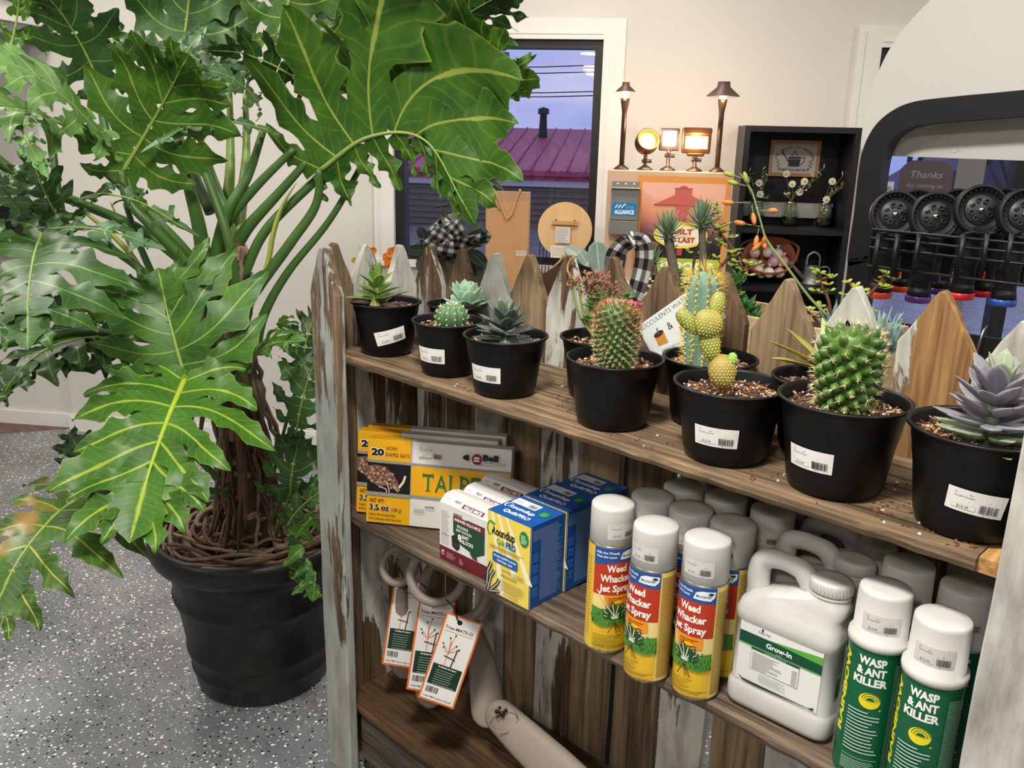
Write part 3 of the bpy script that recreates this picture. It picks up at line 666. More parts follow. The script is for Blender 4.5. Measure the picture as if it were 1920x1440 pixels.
# 3 dark rosette
t, zs = pot_thing('potted_succulent', 'black pot with a dark grey-green rosette edged with pale grey, third along the shelf front', -1.115, 1.128, 14, .0797, .109, -36)
b = MB(); c = V((0, 0, zs + .012)) - CTO * .004
rosette(b, c, [(-.006, 9, -4, .062, .027, .006, 0, 8, .15), (.004, 8, 12, .06, .027, .006, 0, 30, .12), (.014, 7, 32, .055, .026, .006, 0, 12, .05), (.024, 6, 52, .05, .024, .006, 0, 40, 0), (.032, 4, 72, .044, .018, .005, 1, 20, 0)], 9)
b.blade(c + CTO * .01 + V((0, 0, .012)), CTO * .75 + V((0, 0, -.6)), CTO + V((0, 0, 1)), .045, .022, .006, 1, 0.)
b.build('leaf_rosette', [leafmat('echeveria_dark', '#55635a', '#39463f', '#6d7a6c', .03, .35, transl=.03, edge=1), leafmat('echeveria_grey', '#6d7d6c', '#4c5b50', '#93a288', .05, .35, transl=.03)], t)
# 4 flowering sedum in the pot behind the bristly cactus
q = PZ(1127, 632, Z1 + .111)
t, zs = pot_thing('potted_succulent', 'black pot with dusty red flower clusters on fleshy stems, behind the bristly orange-topped cactus', *clear(q.x, q.y, .076), 15, .076, .111)
b = MB(); rnd = random.Random(3)
def cpt(px, py, dep): return PD(px, py, dep)
def loc(t, p): return frame_of(t).inverted() @ p
dp = (q - CAM).dot(F); leafs = MB()
for (x, y, n) in ((1085, 535, 26), (1105, 525, 30), (1125, 522, 30), (1140, 540, 26), (1110, 548, 26), (1150, 550, 18), (1070, 528, 10)):
    p = cpt(x, y, dp); b.tube(bez([cpt(1120, 640, dp), cpt(1110 + (x - 1110) * .6, 590, dp), p], 5), .0025, 6, 1)
    for k in range(n):
        o = V((rnd.uniform(-1, 1), rnd.uniform(-1, 1), rnd.uniform(-.4, .8))); s = p + o * .013
        for j in range(4): b.blade(s, o + V((rnd.uniform(-.8, .8), rnd.uniform(-.8, .8), rnd.uniform(-.3, 1))), V((0, .3, 1)), .0085, .0036, .002, 0 if rnd.random() < .75 else 2, 0., n=3, seg=5)
b.build('flower_cluster', [mat('sedum_red', '#8a4a48', .6, var=(200, '#b9837c', .7)), mat('sedum_stem', '#6f7c3c', .6), mat('sedum_green', '#7d9248', .5)], t, True)
for (x, y, n) in ((1108, 575, 8), (1118, 560, 8), (1125, 588, 8), (1102, 600, 7), (1128, 610, 7), (1185, 610, 8), (1190, 630, 8), (1178, 640, 7), (1175, 560, 5)):
    rosette(leafs, cpt(x, y, dp), [(0, n, 10, .017, .011, .005, 0, x, 0.1), (.003, n - 2, 45, .014, .01, .004, 0, y, 0)], x)
leafs.tube([cpt(1130, 640, dp), cpt(1180, 600, dp)], .003, 6); leafs.build('fleshy_leaves', leafmat('sedum_leaf', '#6f9440', '#3e6636', '#86ab55', .03, .35, transl=.1), t, True)
# generic tubercled body
def tubercles(b, c, n, prof, h, size, mi=0, spm=1, sp=(5, .006), turn=137.508, seed=1, up=.25, spr=.00035):
    rnd = random.Random(seed)
    for i in range(n):
        t_ = (i + .5) / n; r, z = prof(t_); r2, z2 = prof(min(t_ + .01, 1)); a = R(turn) * i
        tz = V((r2 - r, 0, z2 - z)); nn = V((tz.z, 0, -tz.x)); nn = nn.normalized() if nn.length > 1e-9 else V((0, 0, 1))
        rot = Matrix.Rotation(a, 3, 'Z'); o = rot @ V((nn.x, 0, nn.z + up)).normalized(); p = c + rot @ V((r, 0, z))
        s = size * (.6 + .4 * min(1, (1 - t_) * 4)); b.lathe([(s * .62, -s * .45), (s * .5, s * .12), (s * .3, s * .42), (s * .12, s * .58), (0, s * .62)], p, 8, mi, o)
        tip = p + o * s * .6
        for k in range(sp[0]): b.spine(tip, tip + (o + V((rnd.uniform(-1, 1), rnd.uniform(-1, 1), rnd.uniform(-.8, 1)))).normalized() * sp[1] * rnd.uniform(.7, 1.2), spr, spm)
# 5 bristly column cactus with rust coloured crown
t, zs = pot_thing('potted_cactus', 'black pot without sticker holding a stout bristly cactus with a rust coloured spiny crown', -.865, 1.135, 16, .0821, .113)
c = V((0, 0, zs - .004)); b = MB(); H5 = .112; r5 = .032
pf = lambda t_: (r5 * (.82 + .3 * math.sin(min(t_, .6) / .6 * 1.57)) * (1 if t_ < .75 else math.sqrt(max(0, 1 - ((t_ - .75) / .25) ** 2.2))) * .92, H5 * (t_ if t_ < .75 else .75 + .25 * (math.sin((t_ - .75) / .25 * 1.4) / math.sin(1.4)) ** 1.0))
b.lathe([(max(pf(k / 20)[0] - .001, 0 if k == 20 else .001), pf(k / 20)[1]) for k in range(21)], c, 28, 0)
tubercles(b, c, 250, pf, H5, .0082, 0, 1, (5, .0075), seed=2, spr=.00045)
b.build('cactus_body', [mat('mammillaria_green', '#3a5230', .5, var=(50, '#5f7a3e', .6)), m_spW], t)
b = MB(); rnd = random.Random(8)
for i in range(520):
    t_ = rnd.uniform(.62, 1.0) if rnd.random() < .7 else rnd.uniform(.1, .7); r_, z_ = pf(t_); a = rnd.uniform(0, 6.28)
    if t_ < .62 and rnd.random() < .4: continue
    p = c + V((r_ * math.cos(a), r_ * math.sin(a), z_)); o = V((math.cos(a), math.sin(a), (t_ - .55) * 2.2 + rnd.uniform(-.3, .3))).normalized(); b.spine(p, p + o * rnd.uniform(.009, .016), .0007)
b.build('crown_spines', m_spR, t)['kind'] = 'stuff'
b = MB()
for k in range(5):
    p = c + CLR * (.018 + .004 * k) - CTO * .01 * (k % 2) + V((0, 0, H5 - .004)); rosette(b, p, [(0, 6, 40, .009, .004, .001, 0, k * 30, 0)], k)
b.build('pink_flower', mat('cactus_pink', '#c2407e', .5), t)
# 5c tall blue-green column cactus
q = PZ(1309, 652, Z1 + .112); yc = min(q.y, YB - .088)
t, zs = pot_thing('potted_cactus', 'black pot with a tall blue-green column cactus covered in long yellow spines', *clear(q.x, yc, .080), 17, .080, .112)
c = V((0, 0, zs - .004)) - CLR * .021; b = MB(); Hc = .168
pc = lambda t_: ((.9 + .25 * math.sin(t_ * 2.6)) * (1 if t_ < .86 else math.sqrt(max(0.0004, 1 - ((t_ - .86) / .14) ** 2))), t_)
globe(b, c, .0235, Hc, 9, 0, .22, prof=pc); b.build('cactus_body', mat('cereus_blue_green', '#5d8672', .5, var=(30, '#7ea08a', .6)), t)
b = MB(); bw = MB(); rnd = random.Random(4)
for k in range(9):
    for i in range(17):
        t_ = .06 + i / 17 * .93; rr, z = pc(t_); an = 2 * math.pi * k / 9; p = c + V((math.cos(an) * rr * .024, math.sin(an) * rr * .024, z * Hc)); o = V((math.cos(an), math.sin(an), max(0, (t_ - .8) * 6)))
        bw.sphere(p, .0017, 6, 4)
        for j in range(9 if t_ < .85 else 20): b.spine(p, p + (o.normalized() + V((rnd.uniform(-.9, .9), rnd.uniform(-.9, .9), rnd.uniform(-.7, .9)))).normalized() * rnd.uniform(.009, .019) * (1.25 if t_ > .85 else 1), .00042)
for j in range(60): b.spine(c + V((0, 0, Hc * .985)), c + V((0, 0, Hc)) + V((rnd.uniform(-.8, .8), rnd.uniform(-.8, .8), rnd.uniform(.3, 1))).normalized() * rnd.uniform(.015, .03), .0005)
b.build('yellow_spines', m_spY, t)['kind'] = 'stuff'; bw.build('areole', m_areo, t)['kind'] = 'stuff'
# 6 prickly pear with stacked pads
t, zs = pot_thing('potted_cactus', 'wide black pot with a prickly pear of stacked dotted pads, one shaped like a heart', -.649, 1.14, 18, .0865, .115, -13)
dp = (V((-.649, 1.14, Z1 + .12)) - CAM).dot(F) - .015
def pad(name, x, y, rw, rh, rot, thick, m, seed, dd=0.):
    b = MB(); cpt_ = PD(x, y, dp + dd); k = (dp + dd) / FOC; rt, upv, to = X, U, -F; c_, s_ = math.cos(R(rot)), math.sin(R(rot)); ax = rt * c_ + upv * s_; ay = upv * c_ - rt * s_
    rings = []
    for i in range(13):
        ph = math.pi * i / 12; rr = max(math.sin(ph), .02) ** .8; zz = -math.cos(ph)
        rings.append([cpt_ + ax * (rw * k * rr * math.cos(2 * math.pi * j / 20) * (1 + .12 * zz)) + to * (thick * rr * math.sin(2 * math.pi * j / 20)) + ay * (rh * k * zz) for j in range(20)])
    b.loft(rings, 0, True, True, True)
    rnd = random.Random(seed); N_ = int(rw * rh / 9)
    for i in range(-6, 7):
        for j in range(-8, 9):
            u, v = (i + (j % 2) * .5) * 6.2 / rw, j * 5.6 / rh
            if u * u + v * v > .97: continue
            w = math.sqrt(max(0, 1 - u * u - v * v)); p = cpt_ + ax * (u * rw * k) + ay * (v * rh * k) + to * (w * thick)
            b.sphere(p, .0010, 6, 4, 1)
            for q_ in range(4): b.spine(p, p + (to * .8 + ax * rnd.uniform(-.9, .9) + ay * rnd.uniform(-.9, .9)) * .003, .0003, 1)
    b.build(name, [m, mat('glochid_yellow', '#e8dc8c', .7)], t, True)
m_pd = mat('opuntia_green', '#5d7428', .5, var=(25, '#96923a', .6)); m_pg = mat('opuntia_dark', '#47682c', .5, var=(16, '#b09a3a', .5)); m_po = mat('opuntia_old', '#a78a45', .6, var=(35, '#7f7a35', .7))
pad('base_pad', 1354, 697, 26, 33, 0, .020, m_po, 1); pad('young_pad', 1373, 673, 9, 12, -10, .006, mat('opuntia_new', '#7fae45', .5), 2, -.01)
pad('pad', 1331, 644, 20, 33, 8, .013, m_pd, 3); pad('pad', 1291, 604, 15, 30, 42, .009, m_pd, 4); pad('heart_pad', 1328, 607, 27, 27, -12, .012, m_pg, 5, -.01); pad('pad', 1344, 573, 14, 27, -14, .008, m_pd, 6)
# 7 tubercled barrel
t, zs = pot_thing('potted_cactus', 'black pot with a fat bright green cactus made of spiny cone-shaped bumps', -.478, 1.146, 19, .089, .13, -29)
c = V((0, 0, zs - .004)); b = MB(); H7 = .118; r7 = .0415
pf = lambda t_: (r7 * (math.sin(.75 + t_ * 1.25) if t_ < .8 else math.sin(1.75) * math.sqrt(max(0, 1 - ((t_ - .8) / .2) ** 2))) * .9, H7 * (t_ if t_ < .8 else .8 + .2 * math.sin((t_ - .8) / .2 * 1.5)))
b.lathe([(max(pf(k / 24)[0] - .003, 0 if k == 24 else .001), pf(k / 24)[1]) for k in range(25)], c, 28, 0)
tubercles(b, c, 104, pf, H7, .0150, 0, 1, (7, .010), seed=3, up=.12, spr=.0005)
b.build('cactus_body', [mat('barrel_green', '#2c481b', .42, var=(22, '#587c2c', .6)), m_spW], t)
b = MB(); rnd = random.Random(9)
for i in range(170):
    a = rnd.uniform(0, 6.28); r_ = r7 * rnd.uniform(.2, .8); p = c + V((r_ * math.cos(a), r_ * math.sin(a), H7 * .96)); b.spine(p, p + V((math.cos(a) * .6, math.sin(a) * .6, rnd.uniform(.3, 1))).normalized() * rnd.uniform(.006, .011), .0004)
b.build('crown_spines', mat('spine_mauve', '#6f5a5c', .5), t)['kind'] = 'stuff'
# 7b spotted aloe behind
q = PZ(1535, 690, Z1 + .118); t, zs = pot_thing('potted_succulent', 'black pot with long mottled yellow-green pointed leaves spreading out behind the spiny green cactus', *clear(q.x, q.y, .078), 20, .078, .118)
b = MB(); dp = (V((q.x, min(q.y, YB - .088), Z1 + .13)) - CAM).dot(F); base = cpt(1560, 700, dp)
for (x, y, w, mi, dd) in ((1436, 648, .028, 0, -.03), (1443, 683, .032, 0, -.04), (1470, 622, .024, 0, .03), (1668, 645, .028, 0, -.02), (1662, 668, .02, 1, 0), (1680, 700, .022, 1, 0), (1600, 600, .02, 1, .04), (1540, 598, .018, 1, .05), (1655, 725, .018, 1, -.02)):
    e = cpt(x, y, dp + dd); d = e - base; b.blade(base, d + V((0, 0, .02)), V((0, 0, 1)) + U * .1, d.length, w, .008, mi, -.08, n=9)
for q in b.v: q.y = min(q.y, YB - .003)
b.build('leaf_rosette', [leafmat('aloe_mottled', '#a3a14a', '#7a7f38', '#b98f4c', .05, .45, blotch=('#6d5a38', .42), transl=.08), leafmat('aloe_pale', '#a8c47a', '#5f8a4a', '#c6d89a', .06, .45, transl=.1)], t, True)
# 8 grey stacked rosette at the right end
t, zs = pot_thing('potted_succulent', 'black pot with a silvery mauve-grey rosette at the right end of the shelf', -.302, 1.150, 21, .0885, .131, 5, -6)
b = MB(); c = V((0, 0, zs + .006)) - CLR * .002 + CTO * .02
rosette(b, c, [(-.006, 9, -6, .068, .024, .011, 2, 0, .1), (.006, 9, 4, .066, .026, .012, 0, 22, .12), (.020, 9, 12, .064, .026, .012, 1, 8, .12), (.034, 8, 20, .061, .026, .011, 1, 30, .12), (.048, 7, 28, .058, .026, .011, 1, 12, .1), (.06, 6, 40, .052, .026, .01, 1, 40, .1), (.068, 4, 66, .045, .024, .009, 0, 12, 0)], 12, .18)
b.tube([c - V((0, 0, .01)), c + V((0, 0, .07))], .007, 8, 0)
for q in b.v: q.x = min(q.x, .062)
b.build('leaf_rosette', [leafmat('ghost_green', '#8e9a80', '#7b8772', '#a8b295', .03, .45, transl=.05), leafmat('ghost_mauve', '#8d8b93', '#75747e', '#9c9aa2', .02, .45, transl=.05), leafmat('ghost_olive', '#8f9468', '#74794f', '#a4aa7c', .02, .4, transl=.05)], t)
# plant care card tucked between the pots
p = Print(.00008); a = PY(1195, 612, 1.29); bpt = PY(1291, 545, 1.29); c_ = PY(1240, 700, 1.29); ax = (bpt - a).normalized(); ay = V((0, -.0, 1)); ay = (c_ - a); ay = -(ay - ax * ay.dot(ax)).normalized(); W_ = .17; H_ = .075
t = thing('care_card', 'white plant care card tilted upward, leaning behind the heart-padded prickly pear', 'card', (a.x, a.y, a.z))
o0 = a - ay * H_
b = MB(); n_ = ax.cross(ay); b.prism([(0, 0), (W_, 0), (W_, H_), (0, H_)], lambda x, y: o0 + ax * x + ay * y - n_ * .001, lambda x, y: o0 + ax * x + ay * y); b.build('card_back', mat('card_white', '#dfe3e2', .5), t, True)
p.rect(0, 0, W_, H_, '#dde2e2'); p.text('SUCCULENTS WATERING', .003, H_ - .0125, .0085, '#3c5358', w=.148, bold=.0); p.text('&', .058, .036, .014, '#20262a'); p.poly([(.022, .022), (.045, .018), (.046, .038), (.024, .042)], '#c88a3c'); p.ell(.0345, .041, .012, .005, '#4a3024'); p.line([(.034, .042), (.037, .052)], .003, '#4a7068')
p.text('CHECK THE SOIL', .024, .010, .004, '#33444a', rot=-8); p.poly([(.104, .044), (.128, .044), (.124, .03), (.108, .03)], '#c0683c')
for k in range(7): p.line([(.116, .044), (.116 + math.cos(R(20 + k * 23)) * .016, .044 + math.sin(R(20 + k * 23)) * .016)], .003, '#5f9a6c')
p.line([(.078, .01), (.082, .026)], .003, '#4c7fa0'); p.ell(.083, .028, .003, .004, '#c0683c')
p.out('printing', planemap(o0, ax, ay, .0002), t, True)

# ---------------------------------------------------------------- goods on the middle shelf
m_cap = mat('white_cap_plastic', '#c9c8c5', .38, spec=.4); m_tin = mat('tin_rim', '#9a9a96', .3, .9)
def cap_label(t, r, ang, z0, name, txt='$13.99', w=.05, h=.026, seed=4):
    p = Print(.00008); p.maxw = .005; p.price(-w / 2, 0, w, h, txt, name, seed); p.cols = ['#cfceca' if c == '#e9e7e3' else c for c in p.cols]; p.out('price_label', cylmap(r + .0003, ang, z0), t)
def weed_can(t):
    r = .0365; b = MB(); b.lathe([(0, 0), (r * .93, 0), (r * .99, .002), (r, .005), (r, .197), (r * .97, .2), (0, .2)], seg=40); b.build('can', m_tin, t)
    b = MB(); b.lathe([(r * .96, .199), (r * .985, .2), (r * .975, .2590), (r * .955, .2622), (r * .915, .2640), (r * .5, .2650), (0, .2652)], seg=40); b.build('cap', m_cap, t)
    cap_label(t, r * .985, -80, .213, 'Weed Whacker Jet Spray')
    p = Print(.00012); p.maxw = .006; Wt = 2 * math.pi * r; hw = .039
    p.rect(-Wt / 2 + .0005, .006, Wt - .001, .191, '#e3b92c'); p.rect(hw, .006, .042, .191, '#e6cf72'); p.rect(-hw - .02, .006, .02, .191, '#e0bb40')
    p.lines(hw + .003, .012, .036, .178, 58, '#8a5a22', .2, 2); p.lines(-hw - .0165, .03, .0025, .15, 30, '#9a6a2a'); p.lines(-hw - .010, .03, .0025, .15, 24, '#9a6a2a')
    p.rect(-hw, .08, 2 * hw, .034, '#ecd58c'); p.rect(-hw, .112, 2 * hw, .062, '#b93a20'); p.poly([(-hw, .165), (-hw, .197), (hw, .197), (hw, .170), (0, .172)], '#23529a')
    p.text('Kills the Weeds.', -hw + .004, .187, .0042, '#f2f2f2', bold=.02); p.text('Not the Lawn', -hw + .005, .180, .0042, '#f2f2f2', bold=.02)
    p.poly([(.004, .178), (.008, .189), (.016, .192), (.037, .191), (.036, .182), (.030, .176)], '#eef2f4'); p.text('Monterey', .0085, .181, .0052, '#1d4f6a', w=.021, bold=.01); p.ell(.030, .1875, .004, .0022, '#1d3a2a'); p.line([(.030, .182), (.030, .188)], .0008, '#1d3a2a')
    for s, y, w in (('Weed', .1555, .033), ('Whacker', .1375, .053), ('Jet Spray', .1195, .055)): p.text(s, 0, y, .0125, '#f6f3ec', w=w, bold=.035, al='c')
    p.poly([(-.018, .113), (.024, .113), (.024, .094), (-.002, .090), (-.018, .097)], '#e8952a'); p.lines(-.012, .096, .03, .014, 4, '#7a2a10', .3)
    p.poly([(-hw, .090), (-.02, .086), (.0, .088), (.02, .084), (hw, .086), (hw, .058), (.02, .054), (0, .058), (-.02, .054), (-hw, .060)], '#4e8a34')
    rnd = random.Random(6); p.h = True
    for k in range(70): x = rnd.uniform(-hw, hw); y = rnd.uniform(.056, .084); p.line([(x, y), (x + rnd.uniform(-.002, .002), y + .006)], .0009, rnd.choice(('#2f5f24', '#7ab04a', '#1f4a1c')))
    p.n += 1
    for a, l in ((100, .034), (80, .03), (60, .03), (120, .03), (40, .026), (140, .028), (160, .022), (20, .022)):
        dx, dy = math.cos(R(a)), math.sin(R(a)); c = (0, .07); n_ = (-dy, dx); q = lambda u, v: (c[0] + dx * l * u + n_[0] * v, c[1] + dy * l * u + n_[1] * v)
        p.poly([q(0, 0), q(.4, .0028), q(.7, .0045), q(1, 0), q(.7, -.0045), q(.4, -.0028)], '#274a28'); p.line([q(.05, 0), q(.85, 0)], .0014, '#dfe8cc')
    p.h = False; p.ell(.004, .101, .007, .0035, '#f0b818'); p.line([(-.03, .122), (.0, .073)], .0012, '#f4f0e0')
    for k in range(7): p.line([(0, .066), (rnd.uniform(-.012, .012), .044)], .0008, '#6a3a18')
    p.lines(-hw + .005, .020, .07, .022, 7, '#6a5a20', .5, 5, .3); p.text('CAUTION', -.033, .0155, .005, '#4a3a14', w=.02, bold=.01); p.lines(-.011, .0155, .04, .005, 2, '#6a5a20'); p.text('NET WT. 1 LB 2 OZ/18 OZ/510.3 g', 0, .0078, .0048, '#3a2c10', w=.068, al='c', bold=.01)
    p.out('label_wrap', cylmap(r + .0002, -90, 0), t, rough=.3)
def at_cap(x, y, z): q = PZ(x, y, z); return q.x, q.y
G = 'weed killer spray cans'
cans = [(1150, 942, 20, 'yellow weed killer can at the left end of the cans, beside the blue carton'), (1231, 983, -40, 'yellow weed killer can in the front row, the middle one of three'),
        (1328, 1008, -28, 'yellow weed killer can in the front row nearest the white jug'), (1224, 928, -10, 'yellow weed killer can behind the leftmost and middle front cans'), (1292, 951, -20, 'yellow weed killer can in the second row between the middle and right front cans'),
        (1374, 978, -35, 'yellow weed killer can in the second row just left of the white jugs'), (1283, 911, 0, 'yellow weed killer can in the back row, the left one in the shadow'), (1362, 930, 0, 'yellow weed killer can in the back row, the middle one in the shadow'), (1450, 955, -25, 'yellow weed killer can in the back row behind the handles of the white jugs')]
proto = None; placed = []
for (x, y, a, lab) in cans:
    px_, py_ = at_cap(x, y, Z2 + .264)
    py_ = min(py_, YB - .038)
    for (ox, oy) in placed:      # no two cans share a spot
        d = math.hypot(px_ - ox, py_ - oy)
        if d < .0755: k = (.0755 - d) / max(d, 1e-4); px_ += (px_ - ox) * k; py_ += (py_ - oy) * k
    py_ = min(py_, YB - .0375)
    placed.append((px_, py_)); rz = R(face_cam(px_, py_) + a + 90)
    zz = Z2 + .001
    if proto is None: proto = thing('spray_can', lab, 'spray can', (px_, py_, zz), rz, G); weed_can(proto)
    else: dup(proto, (px_, py_, zz), rz, lab)
def wasp_can(t):
    r = .0368; b = MB(); b.lathe([(0, 0), (r * .93, 0), (r, .004), (r, .205), (r * .98, .208), (0, .208)], seg=40); b.build('can', m_tin, t)
    b = MB(); b.lathe([(r * .98, .200), (r * 1.07, .201), (r * 1.09, .206), (r * 1.07, .212), (r * .95, .214), (r * .925, .2735), (r * .905, .2772), (r * .865, .2790), (r * .5, .2800), (0, .2802)], seg=40); b.build('cap', m_cap, t)
    cap_label(t, r * .94, -84, .226, 'Wasp, Hornet, & Ant Killer')
    p = Print(.00012); p.maxw = .006; Wt = 2 * math.pi * r; g = '#0f5c3c'
    p.rect(-Wt / 2 + .0005, .004, Wt - .001, .196, g)
    vs = 'RAINBOW'
    p.text(vs, -.0315, .062, .0105, '#e8d820', w=.128, bold=.05, rot=90, shear=0)
    for s, y, w in (('WASP', .180, .036), ('& ANT', .165, .038), ('KILLER', .150, .044)): p.text(s, -.021 + (.004 if s == 'WASP' else .003 if s[0] == '&' else 0), y, .0112, '#eef0ea', w=w, bold=.045)
    p.ell(.004, .127, .0135, .0115, '#e8d820', 180, 360); p.ell(.004, .127, .0135, .0125, '#e8d820', 0, 180)
    for k, c in ((.0115, g), (.0105, '#e8d820'), (.0085, g), (.0075, '#e8d820'), (.0055, g)): p.ell(.005, .1275, k, k, c, 8, 172)
    p.ell(.018, .116, .0012, .0012, '#e8d820')
    p.h = True
    for k in range(13): p.lines(-.022, .108 - k * .0052, .046, .0034, 1, '#b8ccc0', .45, k + 2, .55)
    p.h = False; p.rect(-.022, .036, .046, .0006, '#b8ccc0'); p.lines(-.022, .014, .044, .02, 7, '#9ab8a8', .35, 4, .4); p.text('CAUTION', 0, .0075, .0045, '#e4ece6', bold=.03, al='c')
    p.lines(.030, .02, .028, .165, 60, '#7aa08c', .25, 6, .45); p.lines(-.058, .02, .02, .165, 60, '#5c8a74', .25, 7, .45)
    p.out('label_wrap', cylmap(r + .0002, -90, 0), t, rough=.3)
proto = None; placed2 = []
for (x, y, a, lab) in ((1663, 1102, -6, 'green wasp killer can with white cap, right beside the white jug'), (1770, 1158, -12, 'green wasp killer can nearest the painted end board'), (1706, 1056, 0, 'green wasp killer can behind the two front ones, left'), (1812, 1098, 0, 'green wasp killer can behind the two front ones, right, by the end board')):
    px_, py_ = at_cap(x, y, Z2 + .279)
    for (ox, oy) in placed2:
        d = math.hypot(px_ - ox, py_ - oy)
        if d < .081: k = (.081 - d) / max(d, 1e-4); px_ += (px_ - ox) * k; py_ += (py_ - oy) * k
    px_ = min(px_, -.2765)
    placed2.append((px_, py_)); rz = R(face_cam(px_, py_) + a + 90); zz = Z2 + .001
    if proto is None: proto = thing('spray_can', lab, 'spray can', (px_, py_, zz), rz, 'wasp killer spray cans'); wasp_can(proto)
    else: dup(proto, (px_, py_, zz), rz, lab)

# white jugs
def jug(t):
    def ring(w, d, z, cx=0., r=.02, n=5):
        out = []
        for (sx, sy, a0) in ((1, 1, 0), (-1, 1, 90), (-1, -1, 180), (1, -1, 270)):
            for k in range(n + 1):
                a = R(a0 + 90 * k / n); out.append(V((cx + sx * (w / 2 - r) + r * math.cos(a), sy * (d / 2 - r) + r * math.sin(a), z)))
        return out
    b = MB(); W_, D_ = .148, .085
    b.loft([ring(W_ * .92, D_ * .9, .001), ring(W_ + .004, D_ + .004, .006), ring(W_ + .007, D_ + .007, .012), ring(W_ + .007, D_ + .007, .034), ring(W_ + .003, D_ + .003, .039), ring(W_, D_, .042), ring(W_, D_, .137), ring(W_ + .004, D_ + .004, .140), ring(W_ + .003, D_ + .003, .152),
            ring(W_ - .004, D_ - .006, .166, .001), ring(W_ - .02, D_ - .02, .178, .006), ring(.10, .064, .188, .024), ring(.072, .058, .198, .037, .026), ring(.056, .054, .204, .043, .0265), ring(.052, .052, .209, .044, .0255)], 0, True, True, True)
    b.tube(bez([V((-.056, 0, .158)), V((-.060, 0, .195)), V((-.055, 0, .218)), V((-.038, 0, .227)), V((-.008, 0, .227)), V((.008, 0, .220)), V((.028, 0, .192)), V((.034, 0, .182))], 6), [.013 + .004 * abs(math.cos(math.pi * i / 42)) for i in range(43)], 12, 0, True, 1.0)
    b.tube([V((-.058, 0, .15)), V((-.06, 0, .19))], [.02, .013], 12, 0)
    b.lathe([(.026, .205), (.0285, .2065), (.0285, .2085), (.025, .210)], (.044, 0, 0), 28)
    b.build('jug_body', mat('white_hdpe', '#c6c5c2', .42, spec=.38, bump=(300, .05)), t)
    b = MB(); b.lathe([(.0275, .211), (.029, .212), (.029, .226), (.0275, .2285), (.02, .229), (0, .229)], (.044, 0, 0), 32)
    for k in range(36): a = 2 * math.pi * k / 36; b.box((.044 + .0291 * math.cos(a), .0291 * math.sin(a), .219), (.0008, .0014, .011), 0, Matrix.Rotation(a, 3, 'Z'))
    b.build('screw_cap', m_cap, t)
    p = Print(.00012); w = .122; x0 = -w / 2; y0 = .045; h = .093
    p.rect(x0, y0, w, h, '#e4e4e2'); p.poly([(x0, y0 + .078), (x0 + w, y0 + .078), (x0 + w, y0 + .060), (x0, y0 + .06)], '#0f4a34'); p.poly([(x0 + .045, y0 + .0782), (x0 + w, y0 + .0865), (x0 + w, y0 + .0745)], '#5aa83c'); p.rect(x0, y0 + .058, w, .0025, '#6aa85c')
    p.text('Grow-In', -.001, y0 + .0655, .0078, '#f2f4f0', w=.038, bold=.03, al='c'); p.text('6-4-4', 0, y0 + .0608, .0025, '#b8d4c0', al='c'); p.text('Foliar-Pak', x0 + .028, y0 + .0835, .0035, '#3a3a3a', w=.018, shear=.2); p.ell(x0 + .034, y0 + .0892, .0016, .0022, '#22302a')
    p.rect(x0 + .020, y0 + .025, .072, .034, '#5a6a62'); p.rect(x0 + .0204, y0 + .0254, .0712, .0332, '#e4e4e2'); p.rect(x0 + .0204, y0 + .0552, .0712, .0034, '#1f4a3a'); p.text('GUARANTEED ANALYSIS', x0 + .056, y0 + .0558, .0021, '#c8d4cc', al='c'); p.lines(x0 + .023, .070 + .002, .045, .026, 11, '#6a6a6a', .5, 3, .3); p.lines(x0 + .082, .072, .008, .024, 9, '#6a6a6a', .1, 3, .3)
    p.lines(x0 + .035, y0 + .010, .042, .013, 5, '#8a8a8a', .3, 8, .3); p.poly([(x0 + .003, y0 + .008), (x0 + .012, y0 + .0042), (x0 + w - .012, y0 + .0042), (x0 + w - .004, y0 + .008), (x0 + w - .004, y0 + .0035), (x0 + .03, y0 - .0002 + .0004), (x0 + .012, y0 + .0015)], '#12382c'); 
    p.out('front_label', planemap((0, -.0426, 0), (1, 0, 0), (0, 0, 1)), t)
    b2 = Print(.0001); b2.rect(0, .06, .016, .04, '#e6e6e4'); b2.bars(.002, .064, .012, .03); b2.out('barcode_label', planemap((.0742, -.02, 0), (0, 1, 0), (0, 0, 1)), t)
proto = None
for (x, y, lab) in ((1560, 1086, 'white plastic jug with green banded label, front of the jug row'), (1594, 1055, 'white plastic jug, middle one of the jug row'), (1627, 1030, 'white plastic jug at the back of the jug row, half hidden')):
    q = PZ(x, y, Z2 + .2285 * 1.07); loc_ = (q.x - .044 * 1.07, q.y, Z2 + .001)
    if proto is None: proto = thing('plastic_jug', lab, 'jug', loc_, R(1), 'white fertilizer jugs'); proto.scale = (1.07, .92, 1.07); jug(proto); last = q.y
    else:
        yy = max(q.y, last + .0865); yy = min(yy, YB - .043); last = yy; dup(proto, (loc_[0], yy, Z2 + .001), R(0), lab)

